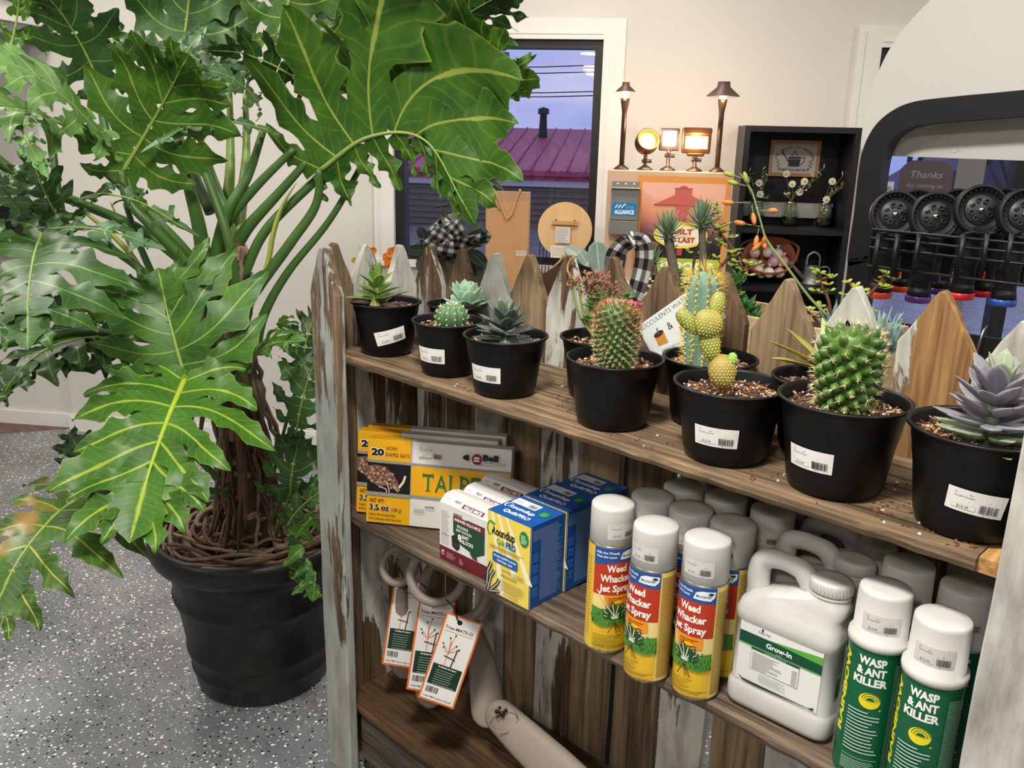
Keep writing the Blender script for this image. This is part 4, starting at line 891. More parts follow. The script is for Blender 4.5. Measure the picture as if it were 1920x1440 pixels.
# herbicide cartons, yellow front and blue sides
def carton(t):
    W_, D_, H_ = .111, .094, .165; b = MB(); b.bx(-W_ / 2, W_ / 2, 0, D_, 0, H_, 0); o = b.build('box_body', ink('#1c50a0'), t); bevel(o, .0012, 2)
    p = Print(.0001); y = '#ecd35c'; p.rect(0, 0, W_, H_, y)
    for (a, c_) in ((.010, .030), (.026, .062), (.046, .10)): p.poly([(a, H_), (a + .006, H_), (c_ + .02, .0 if a < .02 else .05), (c_ + .004, .0 if a < .02 else .05)], '#f4ecc0')
    p.rect(0, .0, W_, .0, y) if False else None
    p.text('Roundup', .013, .121, .0165, '#101418', w=.06, bold=.04); p.ell(.012, .130, .0125, .0165, '#2f8a3c', 60, 250); p.ell(.0135, .130, .0105, .014, y, 60, 250)
    p.ell(.0155, .1425, .006, .003, '#3f9a3c'); p.text('Quik', .026, .1045, .0115, '#3a9a44', w=.022, bold=.02); p.text('PRO', .050, .1035, .0125, '#1f5ea8', w=.026, bold=.05)
    st = [(.096 + (.0125 if k % 2 else .0105) * math.cos(R(k * 9)), .137 + (.0165 if k % 2 else .0145) * math.sin(R(k * 9))) for k in range(40)]; p.poly(st, '#17823e'); p.lines(.0885, .128, .015, .018, 5, '#d8f0dc', .3, 2, .4)
    p.lines(.008, .093, .09, .008, 3, '#5a5430', .15, 1, .3); p.poly([(.020, .066), (.078, .066), (.082, .069), (.082, .083), (.078, .087), (.020, .087), (.016, .083), (.016, .069)], '#1f5ea8'); p.text('Roundup QuikPRO herbicide', .049, .0785, .0042, '#f0f4fa', w=.058, bold=.03, al='c'); p.text('Dead Weeds - Quick', .049, .0705, .0042, '#f0f4fa', w=.04, bold=.03, al='c')
    p.text('CAUTION!', .040, .053, .0058, '#4a4628', w=.027); p.text('PRECAUCION!', .040, .042, .0058, '#4a4628', w=.04); p.lines(.070, .05, .032, .01, 4, '#6a6438', .3, 3, .3); p.lines(.040, .013, .062, .024, 8, '#7a7448', .3, 4, .3); p.text('NET 6.11.5 OZ/OUNCES', .065, .005, .0038, '#3a3620', w=.04, al='c')
    for (pts, w) in ((((.004, .0), (.012, .03), (.022, .048)), .007), (((.002, .01), (.004, .04), (.014, .062)), .008), (((.014, .005), (.03, .022), (.036, .034)), .007), (((.01, .0), (.03, .006), (.038, .01)), .006)): p.line(pts, w, '#20262a'); p.line([(a + .001, c_ + .001) for a, c_ in pts], w * .3, '#c8ccd0')
    p.out('front_print', planemap((-W_ / 2, 0, 0), (1, 0, 0), (0, 0, 1), .0003), t)
    p = Print(.0001); p.rect(0, 0, D_, H_, '#1a4f9c'); p.lines(.028, .010, .06, .125, 62, '#7d9fce', .25, 5, .4); p.lines(.006, .135, .08, .022, 8, '#7d9fce', .2, 6, .4)
    for yy in (.022, .046, .07, .092): p.rect(.006, yy, .016, .016, '#2b66b8'); p.rect(.006, yy + .016, .016, .0006, '#8fb0dc')
    p.rect(.0, .0, .0012, H_, '#e8edf2'); p.out('side_print', planemap((W_ / 2, 0, 0), (0, 1, 0), (0, 0, 1), .0003), t)
    p = Print(.0001); p.rect(0, 0, W_, D_, '#1f58a8'); p.rect(.004, .058, .062, .024, '#dfe3e6'); p.bars(.044, .062, .018, .012); p.text('$24.99', .012, .066, .004, '#8a8a8a')
    p.text('Roundup', .014, .038, .012, '#f2f5f8', w=.066, bold=.03, shear=.1); p.text('QuikPRO', .022, .016, .012, '#f2f5f8', w=.066, bold=.03, shear=.1); p.ell(.013, .044, .009, .010, '#f2f5f8', 60, 260); p.ell(.015, .044, .0075, .008, '#1f58a8', 60, 260)
    st = [(.092 + (.0125 if k % 2 else .0105) * math.cos(R(k * 9)), .058 + (.0135 if k % 2 else .0115) * math.sin(R(k * 9))) for k in range(40)]; p.poly(st, '#17823e'); p.lines(.0845, .050, .015, .016, 5, '#8fc8a0', .3, 2, .3)
    p.out('top_print', planemap((-W_ / 2, 0, H_), (1, 0, 0), (0, 1, 0), .0003), t)
t = thing('carton', 'yellow-fronted blue herbicide carton at the front of its row, nearest the shelf edge', 'carton', (-1.0335, 1.0645, Z2 + .001), 0, 'herbicide cartons'); carton(t)
dup(t, (-1.031, 1.1605, Z2 + .003), 0, 'blue herbicide carton in the middle of its row, showing its white seam')
dup(t, (-1.029, 1.2553 - .005, Z2 + .001), 0, 'blue herbicide carton at the back of its row against the pickets')
# bait station cartons
def bait(t):
    W_, D_, H_ = .15, .052, .141; sil = [(0, 0), (D_, 0), (D_, H_ - .004), (.034, H_), (.016, H_ - .002), (0, H_ - .016)]
    b = MB(); b.prism(sil, lambda y, z: V((0, y, z)), lambda y, z: V((W_, y, z))); b.build('box_body', ink('#dcdad6'), t)
    p = Print(.0001); h = H_ - .016; p.rect(0, 0, W_, .031, '#6a1a26'); p.rect(.0, .031, W_, h - .031, '#dfddd9'); p.lines(.004, .036, .026, .075, 24, '#8a8a88', .3, 2, .35)
    p.poly([(.040, .105), (.075, .105), (.08, .110), (.13, .110), (.13, .052), (.10, .036), (.09, .044), (.062, .050), (.040, .072)], '#1f4a34'); p.rect(.040, .096, .090, .012, '#7a1f2a'); p.text('ANSWER KILLS MICE', .043, .0985, .0062, '#f0ece8', w=.075, bold=.03)
    p.text('REUSABLE', .052, .086, .0058, '#f0f0ec', w=.032, bold=.02); p.text('BAIT STATION', .050, .0775, .0058, '#f0f0ec', w=.043, bold=.02); p.text('8', .054, .057, .0155, '#f6f6f2', bold=.04); p.text('BAIT', .067, .067, .0075, '#f6f6f2', w=.019, bold=.03); p.text('BLOCKS', .067, .0565, .0075, '#f6f6f2', w=.032, bold=.03)
    p.poly([(.036, .062), (.046, .068), (.060, .058), (.060, .042), (.052, .034), (.038, .040)], '#2c2a26'); p.rect(.044, .046, .006, .003, '#4a4640'); p.rect(.052, .045, .005, .003, '#4a4640'); p.poly([(.088, .044), (.098, .034), (.112, .033), (.108, .042)], '#4a3a2c')
    p.bars(.042, .109, .024, .006); p.text('CAUTION', .008, .058, .0035, '#3a3a3a'); p.ell(.012, .018, .005, .006, '#c8c0c0'); p.ell(.0135, .017, .003, .003, '#6a1a26'); p.lines(.022, .010, .028, .014, 6, '#c0a4a8', .3, 2, .3); p.lines(.060, .008, .012, .014, 5, '#c0a4a8', .3, 2, .3)
    p.out('front_print', planemap((0, 0, 0), (1, 0, 0), (0, 0, 1), .0003), t)
    ay = V((0, .016, .014)); p = Print(.0001); p.rect(0, 0, W_, .0205, '#e2e0dc'); p.bars(.034, .010, .018, .006); p.lines(.01, .011, .012, .005, 2, '#9a9a98'); p.rect(.060, .004, .06, .010, '#6a1a26'); p.text('KILLS MICE', .066, .0055, .0065, '#e8e4e0', w=.048, bold=.04); p.lines(.012, .001, .05, .001, 1, '#aaaaaa')
    p.out('top_print', planemap((0, 0, H_ - .016), (1, 0, 0), ay, .0003), t)
t = thing('carton', 'white and green bait station carton, front of three, beside the yellow-fronted carton', 'carton', (-1.246, 1.082, Z2 + .001), R(1), 'bait station cartons'); bait(t)
dup(t, (-1.247, 1.142, Z2 + .001), R(-1.5), 'white bait station carton, middle of three in its row'); dup(t, (-1.26, 1.204, Z2 + .001), R(1), 'white bait station carton, rearmost of three in its row')
# worm bait cartons
def wormbox(t, full=True):
    W_, H_, T_ = .322, .190, .034; b = MB(); b.bx(0, W_, 0, T_, 0, H_); o = b.build('box_body', [ink('#d9d6cf')], t); bevel(o, .0012, 2)
    p = Print(.0001); y = '#e0a416'; xs = .100; p.rect(0, 0, W_, H_, '#d6d3ce'); p.rect(0, .142, xs, .048, y); p.rect(0, 0, xs, .062, y); p.rect(xs, .070, W_ - xs, .066, y); p.rect(0, .136, W_, .006, '#8c8c8a'); p.rect(0, .062, W_, .008, '#8c8c8a'); p.rect(0, .070, xs, .066, '#181210'); p.rect(xs - .001, .062, .002, .128, '#8c8c8a')
    p.text('20', .007, .1525, .0165, '#f4f0e4', w=.032, bold=.1); p.text('20', .008, .153, .015, '#15130f', w=.030, bold=.06); p.text('WORM', .041, .166, .0085, '#4a1c14', w=.026, bold=.0); p.text('SHAPED BAITS', .041, .152, .0085, '#4a1c14', w=.055, bold=.0)
    rnd = random.Random(4); mole = [(0, .128), (.02, .131), (.042, .128), (.058, .115), (.070, .098), (.074, .086), (.060, .084), (.045, .088), (.03, .080), (.012, .092), (0, .098)]; p.poly(mole, '#7a5546'); p.h = True
    for k in range(90):
        x = rnd.uniform(.002, .062); yy = rnd.uniform(.092, .127) - max(0, x - .04) * .7; p.poly([(x, yy), (x + .005, yy + .001), (x + .006, yy - .004), (x + .001, yy - .003)], rnd.choice(('#5a3a30', '#9a7462', '#b8937c', '#4a3028', '#c8a890')))
    p.h = False
    for pts in (((.046, .092), (.052, .076), (.051, .071)), ((.062, .088), (.076, .078)), ((.060, .085), (.073, .074)), ((.028, .083), (.044, .079), (.047, .072))): p.line(pts, .0022, '#d8b8a0')
    p.line([(.074, .084), (.084, .098), (.088, .112)], .005, '#e4d4bc'); p.rect(0, .062, xs, .008, '#8c8c8a')
    p.text('NET WT:', .008, .047, .0085, '#3a1a10', w=.034, bold=.01); p.text('3.5 oz', .008, .030, .0118, '#f4f0e4', w=.047, bold=.09); p.text('3.5 oz', .008, .030, .0118, '#15130f', w=.046, bold=.05); p.text('(100 g)', .058, .029, .0085, '#3a1a10', w=.023); p.text('Contains 20 worm shaped baits', .006, .018, .0042, '#3a1a10', w=.062, bold=.02); p.text('(TWO Individually Sealed Trays of 10)', .006, .008, .0042, '#3a1a10', w=.075, bold=.02)
    x = .128; ws = (.026, .030, .022, .022, .010, .024, .010, .026); g = '#1f6a34'; yb, ht = .083, .040
    for ch, w in zip('TALPIRID', ws):
        p.text(ch, x, yb, ht, g, w=w * .92, bold=.0)
        if ch in 'TIPRL': sx = x + (w * .46 if ch in 'TI' else .002); p.rect(sx - .005, yb, .010, .0022, g)
        if ch in 'IPRL': p.rect((x + w * .46 if ch == 'I' else x + .002) - .005, yb + ht - .0022, .010, .0022, g)
        if ch == 'T': p.rect(x - .0005, yb + ht - .011, .0018, .011, g); p.rect(x + w * .92 - .0015, yb + ht - .011, .0018, .011, g)
        x += w + .002
    p.text('TALPIRID', 0, -1, .001, g) if False else None
    p.ell(.247, .164, .011, .012, '#7a1620'); p.ell(.232, .166, .016, .007, '#1a1a1a', 100, 262); p.rect(.2405, .1585, .012, .0045, '#d6d3ce'); p.rect(.2405, .1645, .012, .0045, '#d6d3ce'); p.text('Bell', .260, .163, .0125, '#161616', w=.034, bold=.06); p.text('LABORATORIES, INC', .262, .157, .0032, '#3a3a3a', w=.05); p.line([(.24, .154), (.27, .1525), (.31, .155)], .0007, '#3a3a3a')
    p.text('400', .118, .178, .003, '#333333'); p.text('Talpirid Mole Bait - 20 Pack', .118, .174, .003, '#333333', w=.03); p.rect(.118, .159, .028, .006, '#b8b6b2'); p.rect(.1184, .1594, .0272, .0052, '#d6d3ce'); p.text('$75.95', .126, .1604, .003, '#444444'); p.bars(.150, .157, .018, .0105)
    p.text('ACTIVE', .135, .045, .0045, '#1a1a1a', bold=.04); p.lines(.11, .034, .03, .009, 4, '#777777', .4, 3, .3)
    p.out('front_print', planemap((0, 0, 0), (1, 0, 0), (0, 0, 1), .0003), t)
    p = Print(.0001); p.rect(0, 0, xs * .98, T_, y); p.rect(xs * .98, 0, W_ - xs * .98, T_, '#d0cec8'); p.out('top_print', planemap((0, 0, H_), (1, 0, 0), (0, 1, 0), .0003), t)
rzb = math.atan2(.182, .272)
t = thing('carton', 'yellow and white worm bait carton, front of three leaning on the middle shelf', 'carton', (-1.482, 1.070, Z2 + .006), rzb, 'worm bait cartons'); wormbox(t)
t.rotation_mode = 'XYZ'; t.rotation_euler = (R(-8), 0, rzb)
for k, lab in ((1, 'yellow and white worm bait carton, middle of three leaning on the middle shelf'), (2, 'yellow and white worm bait carton, rearmost of three, almost hidden')):
    dlt = (PZ(698, 826, Z2 + .19) - PZ(679, 811, Z2 + .19)) * k
    d_ = dup(t, (-1.482 - dlt.x + .047 * (k - 1), 1.070 - dlt.y + .021 * (k - 1), Z2 + .006), None, lab); d_.rotation_euler = (R(-8), 0, rzb)
# crumbs of potting mix on the top shelf
b = MB(); rnd = random.Random(2)
for (cx, cy, n, sp) in ((-.385, 1.13, 60, .05), (-.30, 1.09, 40, .03), (-.56, 1.10, 16, .03), (-.97, 1.17, 30, .06), (-1.2, 1.09, 20, .04), (-.75, 1.1, 16, .05), (-1.05, 1.25, 25, .07), (-.42, 1.22, 30, .06)):
    for k in range(n):
        x, y = cx + rnd.gauss(0, sp), cy + rnd.gauss(0, sp * .6)
        if not (-1.5 < x < -.27 and YF + .008 < y < YB - .01): continue
        b.box((x, y, Z1 + .001), (rnd.uniform(.001, .006), rnd.uniform(.001, .003), .002), 0 if rnd.random() < .85 else 1, Matrix.Rotation(rnd.uniform(0, 3), 3, 'Z'))
tag(b.build('potting_mix_crumbs', [m_chipB, m_perl]), 'scattered crumbs of potting mix on the top shelf', 'crumbs', kind='stuff')

# ---------------------------------------------------------------- tree ties on the bottom shelf
m_tie = mat('taupe_plastic', '#8d8177', .5, spec=.35, bump=(250, .05)); m_dark = mat('dark_cutout', '#15120f', .6)
def strap(b, pts, ws, th=.012, mi=0): 
    P = bez(pts, 8); n = len(P); k = len(ws) - 1
    rs = []
    for i in range(n):
        f_ = i / (n - 1) * k; j = min(int(f_), k - 1); rs.append(ws[j] + (ws[j + 1] - ws[j]) * (f_ - j))
    d0, d1 = (P[0] - P[1]).normalized(), (P[-1] - P[-2]).normalized(); AN = (25, 48, 66, 80)
    P2 = [P[0] + d0 * rs[0] * math.sin(R(a)) for a in reversed(AN)] + P + [P[-1] + d1 * rs[-1] * math.sin(R(a)) for a in AN]
    rr = [rs[0] * math.cos(R(a)) for a in reversed(AN)] + rs + [rs[-1] * math.cos(R(a)) for a in AN]; x = None; rings = []; seg = 16
    for i in range(len(P2)):
        tdir = (P2[min(i + 1, len(P2) - 1)] - P2[max(i - 1, 0)]).normalized(); nrm = (-F - tdir * (-F).dot(tdir)).normalized(); sx = tdir.cross(nrm)
        rings.append([P2[i] + sx * (rr[i] * math.cos(2 * math.pi * a / seg)) + nrm * (th * min(1, rr[i] / rs[0] + .3) * (abs(math.sin(2 * math.pi * a / seg)) ** .6) * (1 if math.sin(2 * math.pi * a / seg) > 0 else -1)) for a in range(seg)])
    b.loft(rings, mi, True, True, True)
def ringtube(b, x, y, r_px, yy, tr, squash=1.0, tiltdeg=0):
    c = PY(x, y, yy); k = (c - CAM).dot(F) / FOC; n = 36
    pts = [c + X * (r_px * k * math.cos(2 * math.pi * i / n)) + U * (r_px * k * squash * math.sin(2 * math.pi * i / n)) + F * (.02 * math.sin(2 * math.pi * i / n)) for i in range(n + 1)]
    b.tube(pts, tr, 12)
def cutout(b, x, y, yy, s=1.):
    c = PY(x, y, yy); k = (c - CAM).dot(F) / FOC
    for (dx, dy, w, h) in ((0, 0, 8, 8), (9, 4, 10, 5), (16, -2, 7, 7), (5, -7, 5, 5), (1, 9, 4, 3), (12, 10, 4, 4)): b.lathe([(w * k * s * .6, 0), (w * k * s * .6, .0015), (0, .0015)], c + X * dx * k * s - U * dy * k * s, 8, 0, -F)
def tie(lab, loc_):
    return thing('tree_tie', lab, 'tree tie', loc_, 0, 'plastic tree ties')
t = tie('taupe plastic tree tie at the back left, its round foot below the leftmost tag', (-1.36, 1.3, Z3)); b = MB(); strap(b, [PY(753, 1110, 1.165), PY(755, 1180, 1.170), PY(758, 1248, 1.180)], [.012, .022, .034]); ringtube(b, 748, 1060, 30, 1.155, .009); b.build('strap', m_tie, t, True); b = MB(); cutout(b, 748, 1262, 1.181, .7); b.build('buckle_cutout', m_dark, t, True)
t = tie('taupe plastic tree tie with its round foot below the middle tag', (-1.26, 1.27, Z3)); b = MB(); strap(b, [PY(796, 1130, 1.165), PY(800, 1210, 1.165), PY(806, 1300, 1.162)], [.012, .024, .034]); ringtube(b, 820, 1078, 50, 1.15, .0105, .95); b.build('strap', m_tie, t, True); b = MB(); cutout(b, 794, 1305, 1.150, .8); b.build('buckle_cutout', m_dark, t, True)
t = tie('taupe plastic tree tie standing upright behind the front tag, a large ring at its top', (-1.15, 1.26, Z3)); b = MB(); strap(b, [PY(890, 1175, 1.255), PY(902, 1230, 1.24), PY(911, 1290, 1.225), PY(914, 1332, 1.21)], [.016, .028, .038, .038], .013); ringtube(b, 856, 1100, 60, 1.235, .0125, 1.0); b.build('strap', m_tie, t, True); b = MB(); cutout(b, 893, 1318, 1.196, .9); b.build('buckle_cutout', m_dark, t, True)
t = tie('taupe plastic tree tie lying at the front, pointing down to the right', (-1.05, 1.18, Z3)); b = MB(); strap(b, [PY(940, 1344, 1.175), PY(985, 1388, 1.175), PY(1040, 1440, 1.170), PY(1080, 1478, 1.168)], [.036, .042, .046, .046], .022); b.build('strap', m_tie, t, True)
b = MB(); cutout(b, 932, 1334, 1.150, 1.0); b.build('buckle_cutout', m_dark, t, True)
b = MB(); c = PY(942, 1344, 1.151); k = (c - CAM).dot(F) / FOC; b.tube([c + X * (28 * k * math.cos(a / 10 * math.pi)) + U * (26 * k * math.sin(a / 10 * math.pi) - 4 * k) for a in range(21)], .0016, 6); b.build('foot_ridge', m_tie, t, True)
def hang_tag(lab, TL, TR, BL, yy):
    d0 = (PY(*TL, yy) - CAM).dot(F); a, r_, l_ = PD(*TL, d0), PD(*TR, d0), PD(*BL, d0 - .004); ax = (r_ - a); W_ = ax.length; ax.normalize(); ay = (a - l_); ay = ay - ax * ay.dot(ax); H_ = ay.length; ay.normalize(); o0 = a - ay * H_; n_ = ax.cross(ay)
    t = thing('hang_tag', lab, 'hang tag', tuple(o0), 0, 'tree tie hang tags'); b = MB(); b.prism([(0, 0), (W_, 0), (W_, H_), (0, H_)], lambda x, y: o0 + ax * x + ay * y - n_ * .0012, lambda x, y: o0 + ax * x + ay * y); b.build('card', ink('#cf6a26'), t, True)
    w, h = W_, H_; p = Print(.00008); m_ = .035 * h; p.rect(m_ * .6, m_ * .6, w - 1.2 * m_, h - 1.2 * m_, '#dcdad6')
    p.text('Tree-MATE-O', .09 * w, .83 * h, .035 * h, '#1c1c1c', w=.76 * w, bold=.02); p.lines(.09 * w, .80 * h, .8 * w, .012 * h, 1, '#7a7a78', 0, 1, .5); p.ell(.42 * w, .93 * h, .07 * w, .028 * h, '#15120f')
    p.rect(.1 * w, .19 * h, .8 * w, .235 * h, '#14301f'); p.text('The Ultimate Tree Support', .5 * w, .395 * h, .014 * h, '#e8ece8', w=.5 * w, bold=.05, al='c'); p.lines(.22 * w, .2 * h, .62 * w, .185 * h, 7, '#8fa498', .3, 5, .22)
    p.bars(.12 * w, .10 * h, .33 * w, .065 * h); p.text("A little TMBL-C grows a long way!", .1 * w, .045 * h, .018 * h, '#2a2a2a', w=.78 * w, bold=.01)
    br = '#c8733c'; cx = .38 * w; p.line([(cx, .425 * h), (cx + .01 * w, .6 * h), (cx, .7 * h)], .018 * w, br)
    for (x, y) in ((-.2, .66), (-.16, .62), (.06, .78), (.16, .67), (.26, .64), (-.06, .74)): p.line([(cx, .56 * h + (y - .6) * .3 * h), (cx + x * .6 * w, (y - .03) * h), (cx + x * w, y * h)], .014 * w, br); p.ell(cx + x * w, y * h, .022 * w, .011 * h, '#1c2420')
    p.line([(.56 * w, .425 * h), (.60 * w, .64 * h)], .03 * w, '#1c2420'); p.line([(.30 * w, .535 * h), (.62 * w, .515 * h)], .026 * w, '#1c2420'); p.out('printing', planemap(o0, ax, ay, .0001), t, True)
    b = MB(); s_ = o0 + ax * (.42 * W_) + ay * (.93 * H_) + n_ * .002; b.tube(bez([s_, s_ + U * .012 - X * .006 + n_ * .004, s_ + U * .034 - X * .014, s_ + U * .05 - X * .03], 5), .0018, 6); b.build('zip_tie', mat('zip_tie_black', '#101012', .4), t, True)
hang_tag('orange-edged hang tag, leftmost of the three, partly covered by the next', (740, 1083), (800, 1092), (716, 1245), 1.165)
hang_tag('orange-edged hang tag, middle of the three', (787, 1118), (855, 1128), (765, 1293), 1.135)
hang_tag('orange-edged hang tag, front one of the three, fully visible', (838, 1147), (905, 1170), (797, 1312), 1.105)

# ---------------------------------------------------------------- the big philodendron in its pot
PCX, PCY = -2.085, 1.126
plant = thing('potted_philodendron', 'tall philodendron with deeply cut leaves in a large dark pot, left of the shelf unit', 'potted plant', (PCX, PCY, 0))
PH = .475
b = MB(); rp_ = .272
b.lathe([(0, 0), (.165, 0), (.178, .004), (.186, .018), (.190, .055), (.196, .062), (.198, .070), (.194, .078), (.199, .115), (.206, .122), (.208, .134), (.204, .142), (.222, .275), (.231, .283), (.234, .297), (.228, .307), (.234, .365), (.242, .372), (.246, .395), (.262, .402), (.276, .412), (.284, .430), (.286, .455), (.282, .470), (.270, .478), (.258, .474), (.252, .455), (.246, .40), (.15, .39), (0, .39)], seg=72)
b.build('planter_pot', mat('planter_charcoal', '#0d0e0f', .40, spec=.38, var=(9, '#22201c', .4), bump=(35, .15), vec=(1, 1, .6)), plant)
b = MB(); b.lathe([(0, PH - .035), (.12, PH - .04), (.248, PH - .045)], seg=40); b.build('soil', m_soil, plant)
m_root = mat('root_brown', '#3d2b1f', .85, var=(40, '#6a4c36', .6), bump=(120, .3)); m_root2 = mat('root_grey', '#4f4338', .85, var=(30, '#857260', .6), bump=(120, .3)); m_trunk = mat('trunk_bark', '#3a281d', .9, var=(25, '#5d4330', .6), bump=(60, .6)); m_scar = mat('leaf_scar', '#a88a6a', .75, var=(70, '#7a5c42', .7), bump=(150, .2))
rnd = random.Random(21); b = MB()
for i in range(34):
    r0, z0, a0, sp = rnd.uniform(.13, .262), PH - .03 + rnd.uniform(0, .045), rnd.uniform(0, 6.28), rnd.uniform(1.6, 4.2); n = 22; w = rnd.uniform(.004, .0085)
    b.tube([V(((r0 + .015 * math.sin(k * .5 + i)) * math.cos(a0 + sp * k / n), (r0 + .015 * math.sin(k * .5 + i)) * math.sin(a0 + sp * k / n), z0 + .010 * math.sin(k * .7 + i * 2))) for k in range(n + 1)], [w] * n + [w * .3], 6, i % 2)
b.build('coiled_roots', [m_root, m_root2], plant)
# trunk: the leaning stem seen from (430, 440) down to (475, 1000)
DT = 2.30
def PT(x, y, d=DT): return PD(x, y, d)
tr = bez([PT(432, 452, 2.04), PT(438, 520, 2.07), PT(425, 600, 2.11), PT(432, 700, 2.18), PT(455, 820, 2.27), PT(470, 930, 2.36), PT(478, 1010, 2.42)], 7); nT = len(tr)
rt = [.030 + (.062 - .030) * (i / (nT - 1)) ** .8 for i in range(nT)]
b = MB(); b.tube(tr, rt, 20); b.build('trunk', m_trunk, plant, True)
b = MB()
for i in range(120):
    k = rnd.uniform(0, nT - 1.01); j = int(k); c = tr[j].lerp(tr[j + 1], k - j); r_ = rt[j]; tdir = (tr[j + 1] - tr[j]).normalized()
    a = rnd.uniform(0, 6.28); x, y, z = basis(tdir); o = (x * math.cos(a) + y * math.sin(a)); up = basis(o, V((0, 0, 1)))
    s = rnd.uniform(.011, .019); rings = [[c + o * (r_ - .001 + h_) + up[0] * (s * q_ * math.cos(2 * math.pi * t_ / 12)) + up[1] * (s * .62 * q_ * math.sin(2 * math.pi * t_ / 12)) for t_ in range(12)] for h_, q_ in ((0, 1.), (.004, .95), (.0055, .7), (.004, .45))]
    b.loft(rings, 0, True, False, True)
b.build('leaf_scars', m_scar, plant, True)['kind'] = 'stuff'
for i in range(46):
    k0 = rnd.randint(0, nT - 14); a0 = rnd.uniform(0, 6.28); w = rnd.uniform(.004, .0075); P = []; b = MB(); n = rnd.randint(10, min(26, nT - k0 - 1)); da = rnd.uniform(-.06, .06)
    for k in range(n):
        j = k0 + k; x, y, z = basis(V((0, 0, 1))); out_ = rt[j] + .006 + .05 * (k / n) ** 2 * rnd.uniform(.3, .7) + .004 * math.sin(k * 1.3)
        P.append(tr[j] + V((math.cos(a0 + da * k), math.sin(a0 + da * k), 0)) * out_ + V((rnd.uniform(-.002, .002), rnd.uniform(-.002, .002), 0)))
    e = P[-1]; P.append(V((e.x + (e.x - PCX) * .25, e.y + (e.y - PCY) * .25, max(PH - .02, e.z - .12)))); b.tube(P, [w * .7] + [w] * (len(P) - 2) + [w * .5], 6, i % 2); b.build('aerial_root', [m_root, m_root2], plant, True)
# leaves
LM = {'mid': leafmat('leaf_mid', '#487426', '#2d551e', '#86a548', .035, .42), 'under': leafmat('leaf_underside', '#46701f', '#2c541a', '#94a44c', .035, .45, transl=.28), 'dark': leafmat('leaf_dark', '#365a25', '#223f1a', '#6a8a40', .03, .42, transl=.14),
      'light': leafmat('leaf_light', '#6d9450', '#4c7a3a', '#a0ba72', .03, .45), 'bright': leafmat('leaf_bright', '#4a7a26', '#345f1e', '#9cb440', .055, .42, transl=.22), 'grey': leafmat('leaf_greygreen', '#557850', '#3c5e3c', '#86a478', .03, .45, transl=.15), 'old': leafmat('leaf_old', '#3f6424', '#28481e', '#a4a03c', .04, blotch=('#8a6a30', .38), transl=.15)}
m_stem = mat('petiole_green', '#4a6b2c', .4, var=(12, '#365826', .6), vec=(1, 1, .2)); m_stem_l = mat('petiole_light', '#7d9440', .4, var=(10, '#5c7c34', .6)); m_mid = mat('midrib_green', '#7d9444', .45); m_midb = mat('midrib_bright', '#9db636', .45); m_sheath = mat('sheath_yellow', '#a8ad4c', .5, var=(12, '#87983c', .7))
